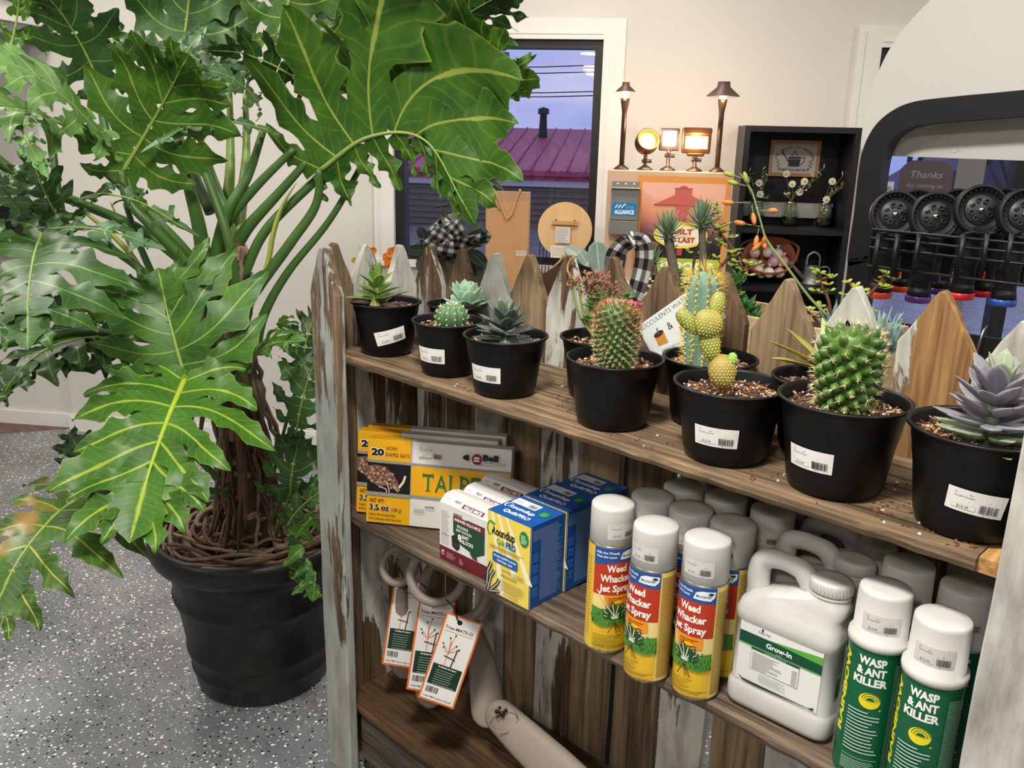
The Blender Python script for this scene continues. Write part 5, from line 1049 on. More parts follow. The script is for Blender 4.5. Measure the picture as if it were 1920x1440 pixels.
def leaf(base, tip, N, Wl, Wr, m, lobes=7, seed=1, droop=.12, cup=-.10, bend=None, ruffle=.012, back=150, mw=.0035, midm=None, curl=0., wide=1.0):
    """deeply lobed blade: side veins are laid out on one gently folded surface along the midrib; each lobe is a strip along its vein and the strips join near the midrib"""
    rnd = random.Random(seed); base, tip, N = V(base), V(tip), V(N); y = tip - base; L = y.length; y.normalize(); z = (N - y * N.dot(y)).normalized()
    mid = [base, base.lerp(tip, .33) + z * L * droop, base.lerp(tip, .68) + z * L * droop * 1.1, tip] if bend is None else [base] + [V(q) for q in bend] + [tip]
    Mc = bez(mid, 10); nM = len(Mc); T0 = (Mc[1] - Mc[0]).normalized(); T1 = (Mc[-1] - Mc[-2]).normalized()
    def M(t):
        if t < 0: return Mc[0] + T0 * (t * L)
        if t > 1: return Mc[-1] + T1 * ((t - 1) * L)
        k = t * (nM - 1); j = min(int(k), nM - 2); return Mc[j].lerp(Mc[j + 1], k - j)
    def Tn(t): t = min(max(t, .04), .96); return (M(t + .04) - M(t - .04)).normalized()
    Wm = max(Wl, Wr, .01); p1, p2 = rnd.uniform(0, 6), rnd.uniform(0, 6)
    def SF(a, c, lift=0.):           # a metres along the midrib, c metres across
        t = a / L; ty = Tn(t); tz = (z - ty * z.dot(ty)).normalized(); tx = ty.cross(tz); q = abs(c) / Wm
        h = .22 * abs(c) * (1 - q) + cup * 2.4 * Wm * q * q + ruffle * q * math.sin(a / Wm * 5 + p1 + c / Wm * 3) + lift
        return M(t) + tx * c + tz * h
    b = MB(); prof = [.62, .86, 1.0, 1.0, .95, .86, .74, .60, .48]; sp = L * .9 / lobes
    for side in (-1, 1):
        W = Wl if side < 0 else Wr
        for i in range(lobes):
            f_ = i / (lobes - 1); a0 = L * (.01 + .86 * f_ ** 1.05); ang = R(back + (34 - back) * f_ ** .75 + rnd.uniform(-6, 6)); ln = W * prof[min(int(f_ * 8.0), 8)] * rnd.uniform(.84, 1.14)
            n = 22; dang = rnd.uniform(.25, .75) * (1 if ang > R(55) else .4); A = [(a0, 0.)]; ca, cc = a0, 0.
            for k in range(n): a2 = ang - dang * (k / n) ** 1.3 + .18 * math.sin(k / n * 5 + i); ca += math.cos(a2) * ln / n; cc += math.sin(a2) * ln / n * side; A.append((ca, cc))
            hf = ln * rnd.uniform(.066, .088) * wide; gap = sp * .44 + ln * .035 * wide; sm = min(1., ln / .09); rows = []; ph = (rnd.uniform(0, 6), rnd.uniform(0, 6)); tb = [(rnd.uniform(.42, .55), rnd.uniform(.5, 1.0), rnd.uniform(.05, .075)), (rnd.uniform(.5, .62), rnd.uniform(.5, 1.), rnd.uniform(.05, .075)), (rnd.uniform(.68, .8), rnd.uniform(.2, .5), .05), (rnd.uniform(.7, .82), rnd.uniform(.1, .4), .05)]
            twist = rnd.uniform(-.35, .35)
            for k in range(n + 1):
                t_ = k / n; s_ = min(max((t_ - .17) / .26, 0), 1); s_ = s_ * s_ * (3 - 2 * s_); core = (gap * (1 + t_ * 1.1)) * (1 - s_) + hf * s_
                core *= (1 + .42 * math.sin(math.pi * min(max((t_ - .36) / .5, 0), 1))) * max(0., 1 - max(0, (t_ - .62) / .38) ** 2.2) ** .62
                pa_, pc_ = A[max(k - 1, 0)], A[min(k + 1, n)]; dx, dy = pc_[0] - pa_[0], pc_[1] - pa_[1]; l_ = math.hypot(dx, dy); nx, ny = -dy / l_, dx / l_; row = []
                for u in (-1, -.5, 0, .5, 1):
                    wv = core
                    if u:
                        e_ = 0 if u < 0 else 1
                        wv *= 1 + s_ * (.10 * math.sin(t_ * 17 + ph[e_]))
                        for (tc_, am, wd_) in (tb[e_], tb[e_ + 2]): wv += sm * sm * s_ * hf * am * 1.5 * math.exp(-((t_ - tc_) / wd_) ** 2)
                        wv = min(wv, hf * 3.0) if s_ > .98 else wv
                        if k == n: wv = .0006
                    aa, ac = A[k][0] + nx * u * wv, A[k][1] + ny * u * wv
                    if ac * side < 0: ac = -ac * .15
                    row.append(SF(aa, ac, .0003 * (i % 3) + s_ * (ruffle * .5 * abs(u) * math.sin(t_ * 13 + ph[0] + (2 if u > 0 else 0)) + twist * u * wv + .12 * abs(u) * wv)))
                rows.append(row)
            ns = [b.pts(r_) for r_ in rows]
            for k in range(n):
                for j in range(4):
                    us = [abs(-1 + .5 * j), abs(-1 + .5 * (j + 1))]; b.face((ns[k] + j, ns[k] + j + 1, ns[k + 1] + j + 1, ns[k + 1] + j), 0, True, [(us[0], k / n), (us[1], k / n), (us[1], (k + 1) / n), (us[0], (k + 1) / n)])
    n = 12; rows = []; Wt = (Wl + Wr) / 2 * .2 * wide
    for k in range(n + 1):
        t_ = .74 + .36 * k / n; w = max(Wt * math.sin(math.pi * (.3 + .7 * k / n)) ** .7 * (1 + .18 * math.sin(k * 1.7 + p1)), .0005)
        rows.append([SF(t_ * L, u * w, .0006 + .05 * abs(u) * w) for u in (-1, -.5, 0, .5, 1)])
    ns = [b.pts(r_) for r_ in rows]
    for k in range(n):
        for j in range(4):
            us = [abs(-1 + .5 * j), abs(-1 + .5 * (j + 1))]; b.face((ns[k] + j, ns[k] + j + 1, ns[k + 1] + j + 1, ns[k + 1] + j), 0, True, [(us[0], k / n), (us[1], k / n), (us[1], (k + 1) / n), (us[0], (k + 1) / n)])
    b.tube([SF(L * i / (nM - 1), 0, .0004) for i in range(nM)], [mw * (1 - .8 * i / (nM - 1)) for i in range(nM)], 6, 1)
    for q in b.v:                     # blades pressed against the shelf unit stay outside it
        if q.z < 1.33 and q.x > -1.668 and q.y > .98: q.x = -1.668 - .0015 * random.random()
    return b.build('leaf', [LM[m], midm or m_mid], plant, True)
def petiole(pts, w0, w1, m=None):
    P = bez([PD(*q) for q in pts], 8); n = len(P); b = MB(); b.tube(P, [w0 + (w1 - w0) * i / (n - 1) for i in range(n)], 10); return b.build('petiole', m or m_stem, plant, True)
def CN(a, b_, c): return X * a + U * b_ - F * c     # a direction given as right / up / towards where the photographer stood
k_ = 1 / FOC
# leaf specs: base (x, y, depth), tip (x, y, depth), upper-side normal, left width, right width (metres), material
leaf(PD(600, 320, 1.95), PD(872, 388, 1.72), CN(.25, .45, -.85), .12, .33, 'under', 8, 3, bend=[PD(690, 258, 1.86), PD(795, 262, 1.78)], back=135, cup=-.05, mw=.006, wide=1.15, ruffle=.016)
leaf(PD(230, 322, 1.85), PD(345, 118, 1.72), CN(-.1, .5, -.8), .175, .17, 'under', 7, 4, back=125, cup=-.03, mw=.005, wide=1.25, ruffle=.014)
leaf(PD(335, 122, 2.05), PD(352, -110, 1.95), CN(0, .4, -.9), .19, .19, 'dark', 7, 5, back=120, mw=.005, wide=1.45, cup=-.04)
leaf(PD(522, 64, 2.0), PD(560, -120, 1.9), CN(.1, .4, -.9), .15, .14, 'under', 6, 6, back=120, mw=.005, wide=1.3)
leaf(PD(712, 205, 1.9), PD(985, 150, 1.62), CN(.1, .5, -.75), .11, .25, 'under', 9, 7, back=140, droop=.06, mw=.006, wide=1.1, ruffle=.018)
leaf(PD(745, 120, 2.0), PD(960, -20, 1.8), CN(-.2, .5, -.75), .15, .23, 'dark', 8, 17, back=140, droop=.06, wide=1.15, ruffle=.016)
leaf(PD(690, 160, 2.05), PD(640, -100, 2.0), CN(.1, .5, -.8), .20, .20, 'dark', 7, 8, back=135, wide=1.3)
leaf(PD(820, 70, 1.95), PD(850, -90, 1.8), CN(.3, .5, -.7), .17, .13, 'under', 6, 18, back=130, wide=1.1)
leaf(PD(182, 145, 2.0), PD(75, -20, 1.85), CN(-.1, .5, -.8), .16, .14, 'dark', 6, 9, back=120, wide=1.35)
leaf(PD(185, 250, 1.72), PD(-60, 90, 1.5), CN(-.1, .55, .85), .14, .15, 'light', 7, 10, back=130, droop=.08, wide=1.15)
leaf(PD(120, 235, 1.8), PD(-80, 215, 1.6), CN(0, .45, .85), .13, .13, 'light', 6, 11, back=130, droop=.1, wide=1.1)
leaf(PD(30, 215, 1.7), PD(82, 318, 1.6), CN(.1, .3, .9), .06, .05, 'light', 5, 12, back=110, wide=1.2)
leaf(PD(8, 120, 1.75), PD(30, -60, 1.7), CN(0, .3, -.8), .04, .04, 'under', 4, 13, back=60, wide=1.6)
leaf(PD(116, 420, 1.85), PD(62, 300, 1.8), CN(0, .4, .8), .09, .08, 'dark', 6, 14, back=130, wide=1.25)
leaf(PD(78, 438, 1.7), PD(52, 630, 1.5), CN(.1, .45, .8), .19, .15, 'dark', 7, 15, back=155, wide=1.2, droop=.06)
leaf(PD(90, 430, 1.72), PD(290, 462, 1.68), CN(.05, .6, .8), .05, .045, 'grey', 4, 16, back=110, wide=1.3, droop=.08)
leaf(PD(40, 400, 1.8), PD(-60, 340, 1.6), CN(0, .8, .5), .09, .1, 'grey', 6, 28, back=130)
leaf(PD(346, 712, 1.75), PD(252, 985, 1.55), CN(.1, .35, .9), .20, .20, 'bright', 8, 19, back=118, droop=.05, mw=.0065, midm=m_midb, wide=1.25, cup=-.04)
leaf(PD(348, 712, 1.78), PD(300, 520, 1.80), CN(0, .5, .85), .19, .225, 'mid', 7, 20, back=112, droop=.05, mw=.005, wide=1.05, cup=-.02)
leaf(PD(455, 700, 1.9), PD(560, 640, 1.82), CN(.1, .8, .6), .13, .10, 'mid', 6, 21, back=130, wide=1.0)
leaf(PD(185, 632, 1.9), PD(0, 745, 1.7), CN(-.1, .7, .6), .12, .12, 'dark', 6, 22, back=130, wide=1.3)
leaf(PD(235, 660, 2.0), PD(120, 560, 1.95), CN(0, .5, .8), .12, .11, 'dark', 6, 23, back=130, wide=1.2)
leaf(PD(230, 650, 1.95), PD(60, 690, 1.8), CN(0, .8, .5), .11, .11, 'dark', 6, 29, back=130, wide=1.2)
leaf(PD(167, 922, 1.75), PD(-20, 1165, 1.5), CN(0, .35, .9), .18, .17, 'old', 7, 24, back=150, wide=1.1, mw=.005)
leaf(PD(195, 905, 2.0), PD(135, 820, 1.95), CN(0, .4, .9), .09, .08, 'dark', 5, 25, back=120, wide=1.35)
leaf(PD(556, 812, 2.15), PD(598, 660, 2.15), CN(.1, .5, .8), .10, .09, 'dark', 6, 26, back=130, wide=1.2)
leaf(PD(545, 925, 2.2), PD(560, 832, 2.15), CN(.1, .4, .9), .11, .12, 'dark', 6, 27, back=140, wide=1.2)
leaf(PD(565, 700, 2.25), PD(590, 590, 2.25), CN(.1, .5, .8), .09, .08, 'dark', 6, 31, back=130)
leaf(PD(540, 985, 2.2), PD(625, 905, 2.12), CN(.1, .4, .9), .08, .08, 'dark', 5, 32, back=130)
leaf(PD(608, 985, 2.05), PD(588, 1115, 1.98), CN(.1, .5, .8), .09, .09, 'mid', 6, 33, back=120)
leaf(PD(505, 245, 1.95), PD(285, 275, 1.82), CN(0, .7, .7), .055, .05, 'grey', 5, 34, back=100, ruffle=.008)
leaf(PD(560, 150, 2.0), PD(400, 95, 1.9), CN(0, .7, -.6), .10, .08, 'dark', 6, 35, back=120)
leaf(PD(480, 190, 2.0), PD(385, 130, 1.9), CN(0, .4, .9), .07, .07, 'grey', 5, 36, back=120)
leaf(PD(765, 268, 1.85), PD(930, 345, 1.75), CN(.1, .6, .8), .045, .04, 'grey', 4, 37, back=80, ruffle=.008)
leaf(PD(740, 205, 1.9), PD(900, 208, 1.75), CN(0, .7, .6), .035, .035, 'grey', 4, 38, back=70, ruffle=.008)
leaf(PD(150, 375, 1.85), PD(350, 430, 1.72), CN(.0, .6, .8), .05, .045, 'dark', 4, 39, back=110)
leaf(PD(20, 330, 1.9), PD(-60, 500, 1.8), CN(0, .5, .8), .13, .12, 'dark', 6, 40, back=130)
leaf(PD(100, 60, 2.1), PD(240, 90, 2.05), CN(0, .5, -.7), .10, .09, 'dark', 6, 41, back=130)
leaf(PD(330, 170, 1.9), PD(380, 60, 1.85), CN(.2, .4, .8), .07, .06, 'grey', 4, 42, back=110)
for q, w0, w1, m in (
    (((600, 318, 1.95), (592, 385, 1.98), (545, 455, 2.0), (470, 560, 2.03), (455, 610, 2.06)), .008, .015, None), (((690, 288, 1.97), (620, 410, 2.0), (540, 510, 2.03), (495, 590, 2.06), (478, 660, 2.1)), .006, .013, None),
    (((552, 278, 1.98), (480, 350, 2.0), (430, 410, 2.02), (412, 455, 2.04)), .008, .015, None), (((578, 300, 1.98), (520, 365, 2.0), (470, 420, 2.02), (445, 455, 2.04)), .008, .016, None),
    (((495, 240, 1.99), (465, 330, 2.0), (425, 400, 2.0), (402, 490, 2.03)), .008, .016, None), (((333, 262, 1.9), (352, 340, 1.94), (372, 420, 1.98), (383, 490, 2.02)), .010, .018, None),
    (((358, 262, 1.9), (398, 360, 1.92), (430, 460, 1.94), (448, 590, 2.0)), .008, .012, None), (((366, 230, 2.05), (395, 320, 2.04), (425, 400, 2.03), (438, 460, 2.04)), .007, .013, None),
    (((228, 322, 1.85), (240, 375, 1.86), (285, 425, 1.88), (345, 490, 1.93), (400, 560, 2.0)), .009, .013, None), (((185, 312, 1.9), (260, 380, 1.92), (330, 450, 1.96), (372, 500, 2.0)), .008, .012, None),
    (((-20, 285, 1.9), (60, 345, 1.92), (160, 385, 1.95), (270, 435, 1.98), (385, 525, 2.03)), .010, .012, None), (((135, 470, 1.9), (190, 510, 1.93), (250, 555, 1.97), (310, 610, 2.02)), .007, .010, None),
    (((148, 448, 1.85), (200, 462, 1.88), (280, 520, 1.93), (350, 610, 2.02)), .007, .010, None), (((235, 380, 1.95), (262, 460, 1.98), (300, 540, 2.02), (350, 610, 2.08)), .006, .010, None),
    (((-20, 650, 1.75), (70, 634, 1.8), (150, 622, 1.88), (240, 630, 1.98), (380, 650, 2.12)), .009, .011, None), (((150, 390, 2.0), (215, 445, 2.0), (260, 500, 2.02), (305, 600, 2.08)), .004, .009, m_sheath),
    (((165, 925, 1.75), (215, 905, 1.85), (300, 900, 2.0), (440, 930, 2.3)), .006, .009, None), (((345, 712, 1.75), (352, 690, 1.85), (370, 680, 2.0), (410, 690, 2.12)), .008, .011, m_stem_l), (((200, 725, 1.95), (250, 770, 2.0), (330, 820, 2.1), (420, 910, 2.25)), .006, .009, None),
    (((556, 812, 2.15), (545, 860, 2.2), (525, 930, 2.28), (505, 990, 2.35)), .004, .005, None), (((545, 925, 2.2), (530, 965, 2.25), (515, 1010, 2.35)), .004, .005, None), (((600, 985, 2.14), (580, 975, 2.2), (540, 1000, 2.3)), .004, .005, None), (((565, 700, 2.25), (540, 780, 2.25), (510, 900, 2.32)), .004, .005, None),
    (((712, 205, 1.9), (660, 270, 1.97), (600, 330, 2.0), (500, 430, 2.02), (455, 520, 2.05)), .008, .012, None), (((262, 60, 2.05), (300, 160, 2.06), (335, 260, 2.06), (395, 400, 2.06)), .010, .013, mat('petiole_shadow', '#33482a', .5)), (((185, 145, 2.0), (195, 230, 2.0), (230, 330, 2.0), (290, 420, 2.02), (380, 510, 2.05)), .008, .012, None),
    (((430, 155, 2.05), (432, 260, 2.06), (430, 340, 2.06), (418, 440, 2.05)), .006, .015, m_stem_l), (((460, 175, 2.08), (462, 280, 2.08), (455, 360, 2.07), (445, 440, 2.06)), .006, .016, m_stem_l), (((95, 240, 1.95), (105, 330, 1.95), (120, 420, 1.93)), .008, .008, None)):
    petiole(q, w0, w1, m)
for pts, w in ((((556, 342, 1.97), (530, 385, 1.98), (512, 440, 2.0), (500, 500, 2.02), (462, 590, 2.05)), .012), (((205, 375, 2.0), (225, 420, 2.0), (250, 480, 2.01)), .005), (((400, 500, 2.0), (375, 540, 2.0), (365, 590, 2.01), (360, 640, 2.03)), .010)):
    P = bez([PD(*q) for q in pts], 6); n = len(P); b = MB(); b.tube(P, [w * (.08 + math.sin(math.pi * min(.9, i / (n - 1) * .8 + .02))) for i in range(n)], 10, 0, True, .45); b.build('sheath', m_sheath, plant, True)

# ---------------------------------------------------------------- display counter under the window, boards standing in the window
tz = WS(990, 505, .2)[1]; OFFT = .20
def wthing(name, lab, cat, s, off, z, grp=None): return thing(name, lab, cat, tuple(WP(s, off, z)), WROT, grp)
m_kraft = mat('mdf_board', '#b8895c', .6, var=(18, '#c2956a', .6)); m_kraft2 = mat('mdf_back', '#a98262', .6, var=(14, '#b48e6e', .5)); m_pine = mat('pine_round', '#d2ab78', .55, var=(6, '#e0bd8c', .6), vec=(4, 4, .6)); m_rope = mat('jute_rope', '#c7a468', .8, bump=(300, .5))
SILL = .965
t = wthing('display_table', 'dark low table standing under the window behind the shelf unit', 'table', 2.45, .42, 0); b = MB(); wbox(b, 1.75, 3.22, .12, .72, .80, .83); b.build('table_top', mat('table_dark', '#4a4340', .5, bump=(40, .2)), t, True)
for (s_, o_) in ((1.79, .16), (3.18, .16), (1.79, .68), (3.18, .68)): b = MB(); wbox(b, s_ - .02, s_ + .02, o_ - .02, o_ + .02, 0, .80); b.build('leg', _mats['table_dark'], t, True)
# craft board with rope handle
s0, zt = WS(911, 357, OFFT); s1, _ = WS(995, 360, OFFT); _, zb = WS(950, 484, OFFT)
zb0 = .832
t = wthing('hanging_board', 'tan rectangular craft board with a rope loop, standing in front of the window', 'craft board', (s0 + s1) / 2, OFFT, zb0); b = MB(); wbox(b, s0, s1, OFFT, OFFT - .008, zb0, zt); o = b.build('board', m_kraft2, t, True); bevel(o, .003)
b = MB(); wbox(b, s0 + .006, s1 - .006, OFFT + .003, OFFT, zb0 + .02, zt - .045); b.build('panel', m_kraft, t, True)
a = [PW(926, 357, OFFT + .008), PW(933, 368, OFFT + .010), PW(944, 398, OFFT + .010), PW(951, 409, OFFT + .012), PW(960, 400, OFFT + .010), PW(969, 372, OFFT + .010), PW(975, 357, OFFT + .008)]
b = MB(); b.tube(bez(a, 6), .0032, 6); b.build('rope', m_rope, t, True)
for q in (a[0], a[-1]): b = MB(); b.sphere(q, .006, 8, 6); b.build('rope_knot', m_rope, t, True)
p = Print(.0001); q = PW(967, 480, OFFT + .004); p.rect(0, 0, .045, .024, '#c9bfae'); p.ell(.0225, .012, .015, .006, '#8f8678'); p.ell(.0225, .011, .013, .005, '#c9bfae'); p.out('maker_label', planemap(q, WD, V((0, 0, 1))), t, True)
# round wooden board
cs, cz = WS(1059, 431, OFFT); rs = abs(WS(1110, 431, OFFT)[0] - cs)
t = wthing('hanging_board', 'round pale wooden board with bracket and paper notes, standing in front of the window', 'round board', cs, OFFT, cz - rs); b = MB(); c = WP(cs, OFFT, cz); b.lathe([(0, -.012), (rs, -.012), (rs, 0), (0, 0)], c, 64, 0, -WN, None, False); b.build('round_panel', m_pine, t, True)
b = MB(); wbox(b, cs - .055, cs + .055, OFFT + .012, OFFT + .001, cz + .022, cz + .038); b.build('bracket', mat('pine_bracket', '#c79a62', .6), t, True); 
p = Print(.0002); p.rect(-.045, .034, .016, .014, '#d6b07c'); p.rect(-.040, .038, .006, .006, '#2a2018'); p.rect(.035, .034, .016, .014, '#d6b07c'); p.rect(.038, .038, .006, .006, '#2a2018')
p.rect(-.038, -.055, .062, .068, '#d9d6d0'); p.lines(-.034, -.05, .052, .06, 11, '#9a9894', .3, 4, .35); p.rect(-.056, -.118, .100, .052, '#e2ddd2'); p.lines(-.050, -.11, .085, .04, 5, '#a8a49a', .4, 6, .3)
p.out('paper_notes', planemap(WP(cs, OFFT + .013, cz), WD, V((0, 0, 1))), t, True)
# wire stand behind it
b = MB()
for k in range(5): b.tube([PW(1010 + k * 6, 470, OFFT - .03) - V((0, 0, .12)), PW(1018 + k * 9, 360 + abs(k - 2) * 14, OFFT - .06)], .002, 5)
b.tube([PW(1006, 480, OFFT - .03) - V((0, 0, .12)), PW(1040, 480, OFFT - .03) - V((0, 0, .12))], .003, 5)
tag(b.build('wire_easel', m_wire), 'thin dark wire easel behind the round wooden board', 'easel')

# ---------------------------------------------------------------- lighting display: cabinet, poster, lamps
OD = .52
sL, zT = WS(1140, 318, OD); sR, _ = WS(1376, 322, OD); zL = WS(1190, 549, OD + .2)[1]
m_cream = mat('display_cream', '#cdb094', .6, var=(4, '#c4a486', .4))
lt = wthing('lamp_display', 'peach coloured display cabinet with a sunset poster and lamps on top', 'display', (sL + sR) / 2, OD, .832)
b = MB(); wbox(b, sL, sR, OD - .16, OD, .832, zT); o = b.build('cabinet', m_cream, lt, True); bevel(o, .003)
b = MB(); wbox(b, sL, sR + .02, OD, OD + .28, .832, zL); o = b.build('ledge', m_cream, lt, True); bevel(o, .004)
# poster
pa, pz1 = WS(1205, 341, OD); pb, _ = WS(1362, 343, OD); W_ = pb - pa; pz0 = pz1 - W_ * 1.25; H_ = pz1 - pz0; fr = .0
p = Print(.0004); o1, oz = WS(1197, 323, OD); p0 = WP(pa, OD + .001, pz0)
p.rect(-.018, -.02, W_ + .036, H_ + .044, '#d8914c')
cols = ['#e9b29a', '#eeb4a0', '#efb098', '#eba886', '#e69a78', '#d58670', '#b06a66', '#7e4e58', '#4e3644', '#2c2430', '#201c22']
for k in range(33):
    i = k / 33 * 10; a, c_ = lin(cols[int(i)]), lin(cols[int(i) + 1]); f_ = i - int(i); v = [x + (y - x) * f_ for x, y in zip(a, c_)]; hx = '#' + ''.join('%02x' % round(255 * (1.055 * q ** (1 / 2.4) - .055)) for q in v); p.rect(0, H_ - (k + 1) * H_ * .66 / 33, W_, H_ * .66 / 33, hx); p.n -= 1
p.rect(0, 0, W_, H_ * .34, '#201c22'); p.rect(0, H_ * .10, W_, H_ * .17, '#a9c23c'); p.text('OUTDOOR', W_ * .5, H_ * .165, H_ * .07, '#e8f0d8', w=W_ * .9, bold=.06, al='c'); p.text('LIGHTING', W_ * .5, H_ * .03, H_ * .055, '#e8f0d8', w=W_ * .7, bold=.05, al='c')
lc = '#c8645c'; ld_ = '#a84c4a'; u = W_; cx = .5 * u; y = H_
p.ell(cx, y * .955, .05 * u, .022 * y, lc); p.rect(cx - .1 * u, y * .885, .2 * u, .065 * y, lc); p.rect(cx - .11 * u, y * .945, .22 * u, .008 * y, ld_); p.poly([(cx - .1 * u, y * .885), (cx + .1 * u, y * .885), (cx + .35 * u, y * .79), (cx - .35 * u, y * .79)], lc); p.poly([(cx - .35 * u, y * .792), (cx + .35 * u, y * .792), (cx + .35 * u, y * .782), (cx - .35 * u, y * .782)], ld_)
p.poly([(cx - .09 * u, y * .782), (cx + .09 * u, y * .782), (cx + .06 * u, y * .71), (cx - .06 * u, y * .71)], lc); p.rect(cx - .05 * u, y * .66, .1 * u, .05 * y, lc); p.rect(cx - .032 * u, y * .3, .064 * u, .36 * y, ld_)
p.ell(cx, y * .50, .33 * u, .13 * y, '#e8dc3c'); p.ell(cx, y * .49, .28 * u, .10 * y, '#f2ead8'); p.text('BUILT', cx, y * .51, .05 * y, '#b8481c', w=.3 * u, bold=.05, al='c'); p.text('TO LAST', cx, y * .43, .05 * y, '#b8481c', w=.36 * u, bold=.05, al='c')
p.out('poster', planemap(p0, WD, V((0, 0, 1))), lt, True)
# transformer box
t = wthing('transformer_box', 'grey metal transformer box with a blue label mounted on the peach cabinet', 'transformer', WS(1172, 440, OD)[0], OD, WS(1172, 441, OD)[1]); OB = OD + .055
a0, za = WS(1147, 347, OB); a1, _ = WS(1199, 346, OB); _, zb = WS(1170, 440, OB); _, zs = WS(1170, 413, OB)
b = MB(); wbox(b, a0, a1, OD + .002, OB, zs, za - .012); wbox(b, a0 - .004, a1 + .002, OD + .002, OB + .003, zb, zs - .002); wbox(b, a0 - .002, a1 + .004, OD + .002, OB + .012, za - .012, za - .009); o = b.build('housing', mat('grey_steel', '#7f807c', .45, .3), t, True); bevel(o, .0015)
b = MB(); wbox(b, a0, a1, OD + .002, OD + .005, za - .009, za + .012)
for k in (.2, .5, .8): b.lathe([(.004, 0), (.004, .002), (0, .003)], WP(a0 + (a1 - a0) * k, OD + .005, za + .003), 8, 1, -WN)
b.build('bracket', [_mats['grey_steel'], m_cap], t, True)
b = MB(); b.tube([WP((a0 + a1) / 2 + .01, OD + .03, zb + .01), WP((a0 + a1) / 2 + .01, OD + .03, zb - .03)], .012, 12); b.tube(bez([WP((a0 + a1) / 2 + .01, OD + .03, zb - .03), WP((a0 + a1) / 2 + .012, OD + .04, zb - .09), WP((a0 + a1) / 2 + .0, OD + .05, zL + .01)], 5), .005, 6); b.build('cable', m_black, t, True)
w = a1 - a0; p = Print(.0003); p.rect(0, 0, w * .9, .047, '#1f78b8'); p.text('ALLIANCE', w * .45, .006, .0145, '#e8f0f6', w=w * .72, bold=.05, al='c')
for k in range(3): p.line([(.012 + k * .012, .028), (.022 + k * .012, .040)], .004, '#e8f0f6')
p.text('IT150', w * .52, .027, .008, '#a8cce8', w=w * .26); p.ell(w * .47, .041, .004, .004, '#d8e04c'); p.out('blue_label', planemap(WP(a0 + w * .05, OB + .0005, WS(1170, 404, OB)[1]), WD, V((0, 0, 1))), t, True)
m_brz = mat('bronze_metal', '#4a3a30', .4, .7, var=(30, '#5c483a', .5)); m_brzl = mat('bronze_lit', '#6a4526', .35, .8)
m_glow = mat('warm_lamp_glass', '#fff0d0', .4, emit=('#ffdfa0', 14.)); m_glow2 = mat('lamp_lens', '#fff4e0', .4, emit=('#ffe8c0', 7.))
zc = zT + .001; OL = OD - .06
def lampobj(c, e, col=(1, .72, .42), size=.02):
    l = bpy.data.lights.new('lamp', 'POINT'); l.energy = e; l.color = col; l.shadow_soft_size = size; o = bpy.data.objects.new('lamp', l); C.objects.link(o); o.location = c
def path_light(xp, ytop, ybrim, yneck, wbrim, lab, big):
    s, z1 = WS(xp, ytop, OL); zb_ = WS(xp, ybrim, OL)[1]; zn = WS(xp, yneck, OL)[1]; k = (PW(xp, ytop, OL) - CAM).dot(F) / FOC; R_ = wbrim * k / 2; c = WP(s, OL, 0); t = wthing('path_light', lab, 'garden light', s, OL, zc, 'bronze path lights')
    def L_(pr): return [(r_, z_) for r_, z_ in pr]
    b = MB(); b.lathe([(0, zc), (.030, zc), (.030, zc + .002), (.010, zc + .018), (0, zc + .018)], c, 24); b.build('foot', m_brz, t, True)
    b = MB(); b.lathe([(0, zc + .01), (.0095, zc + .012), (.0095, zn - .05), (.016, zn - .012), (.017, zn), (0, zn)], c, 20); b.build('pole', m_brz, t, True)
    b = MB(); b.lathe([(0, zn), (.013, zn), (.013, zb_ + .012), (0, zb_ + .014)], c, 16); b.build('bulb', m_glow, t, True)
    b = MB(); b.lathe([(R_, zb_), (R_ * 1.0, zb_ + .002), (R_ * .40, z1 - (z1 - zb_) * .36), (R_ * .36, z1 - .003), (R_ * .38, z1), (0, z1), (0, z1 - .006), (R_ * .33, z1 - (z1 - zb_) * .42), (R_ * .97, zb_ - .0005), (R_, zb_)], c, 36); b.build('shade', mat('shade_bronze', '#5b4740', .5, .3), t, True)
    lampobj(c + V((0, 0, zb_ - .008)) + WN * .03, 2.2 if big else 1.5, (1, .62, .34)); lampobj(c + V((0, 0, zb_ - .008)) - WN * .03, .8)
path_light(1174, 154, 172, 184, 37, 'tall bronze path light with a small hat shade, left end of the peach cabinet top', False)
path_light(1358, 153, 181, 186, 62, 'tall bronze path light with the wider hat shade, right end of the peach cabinet top', True)
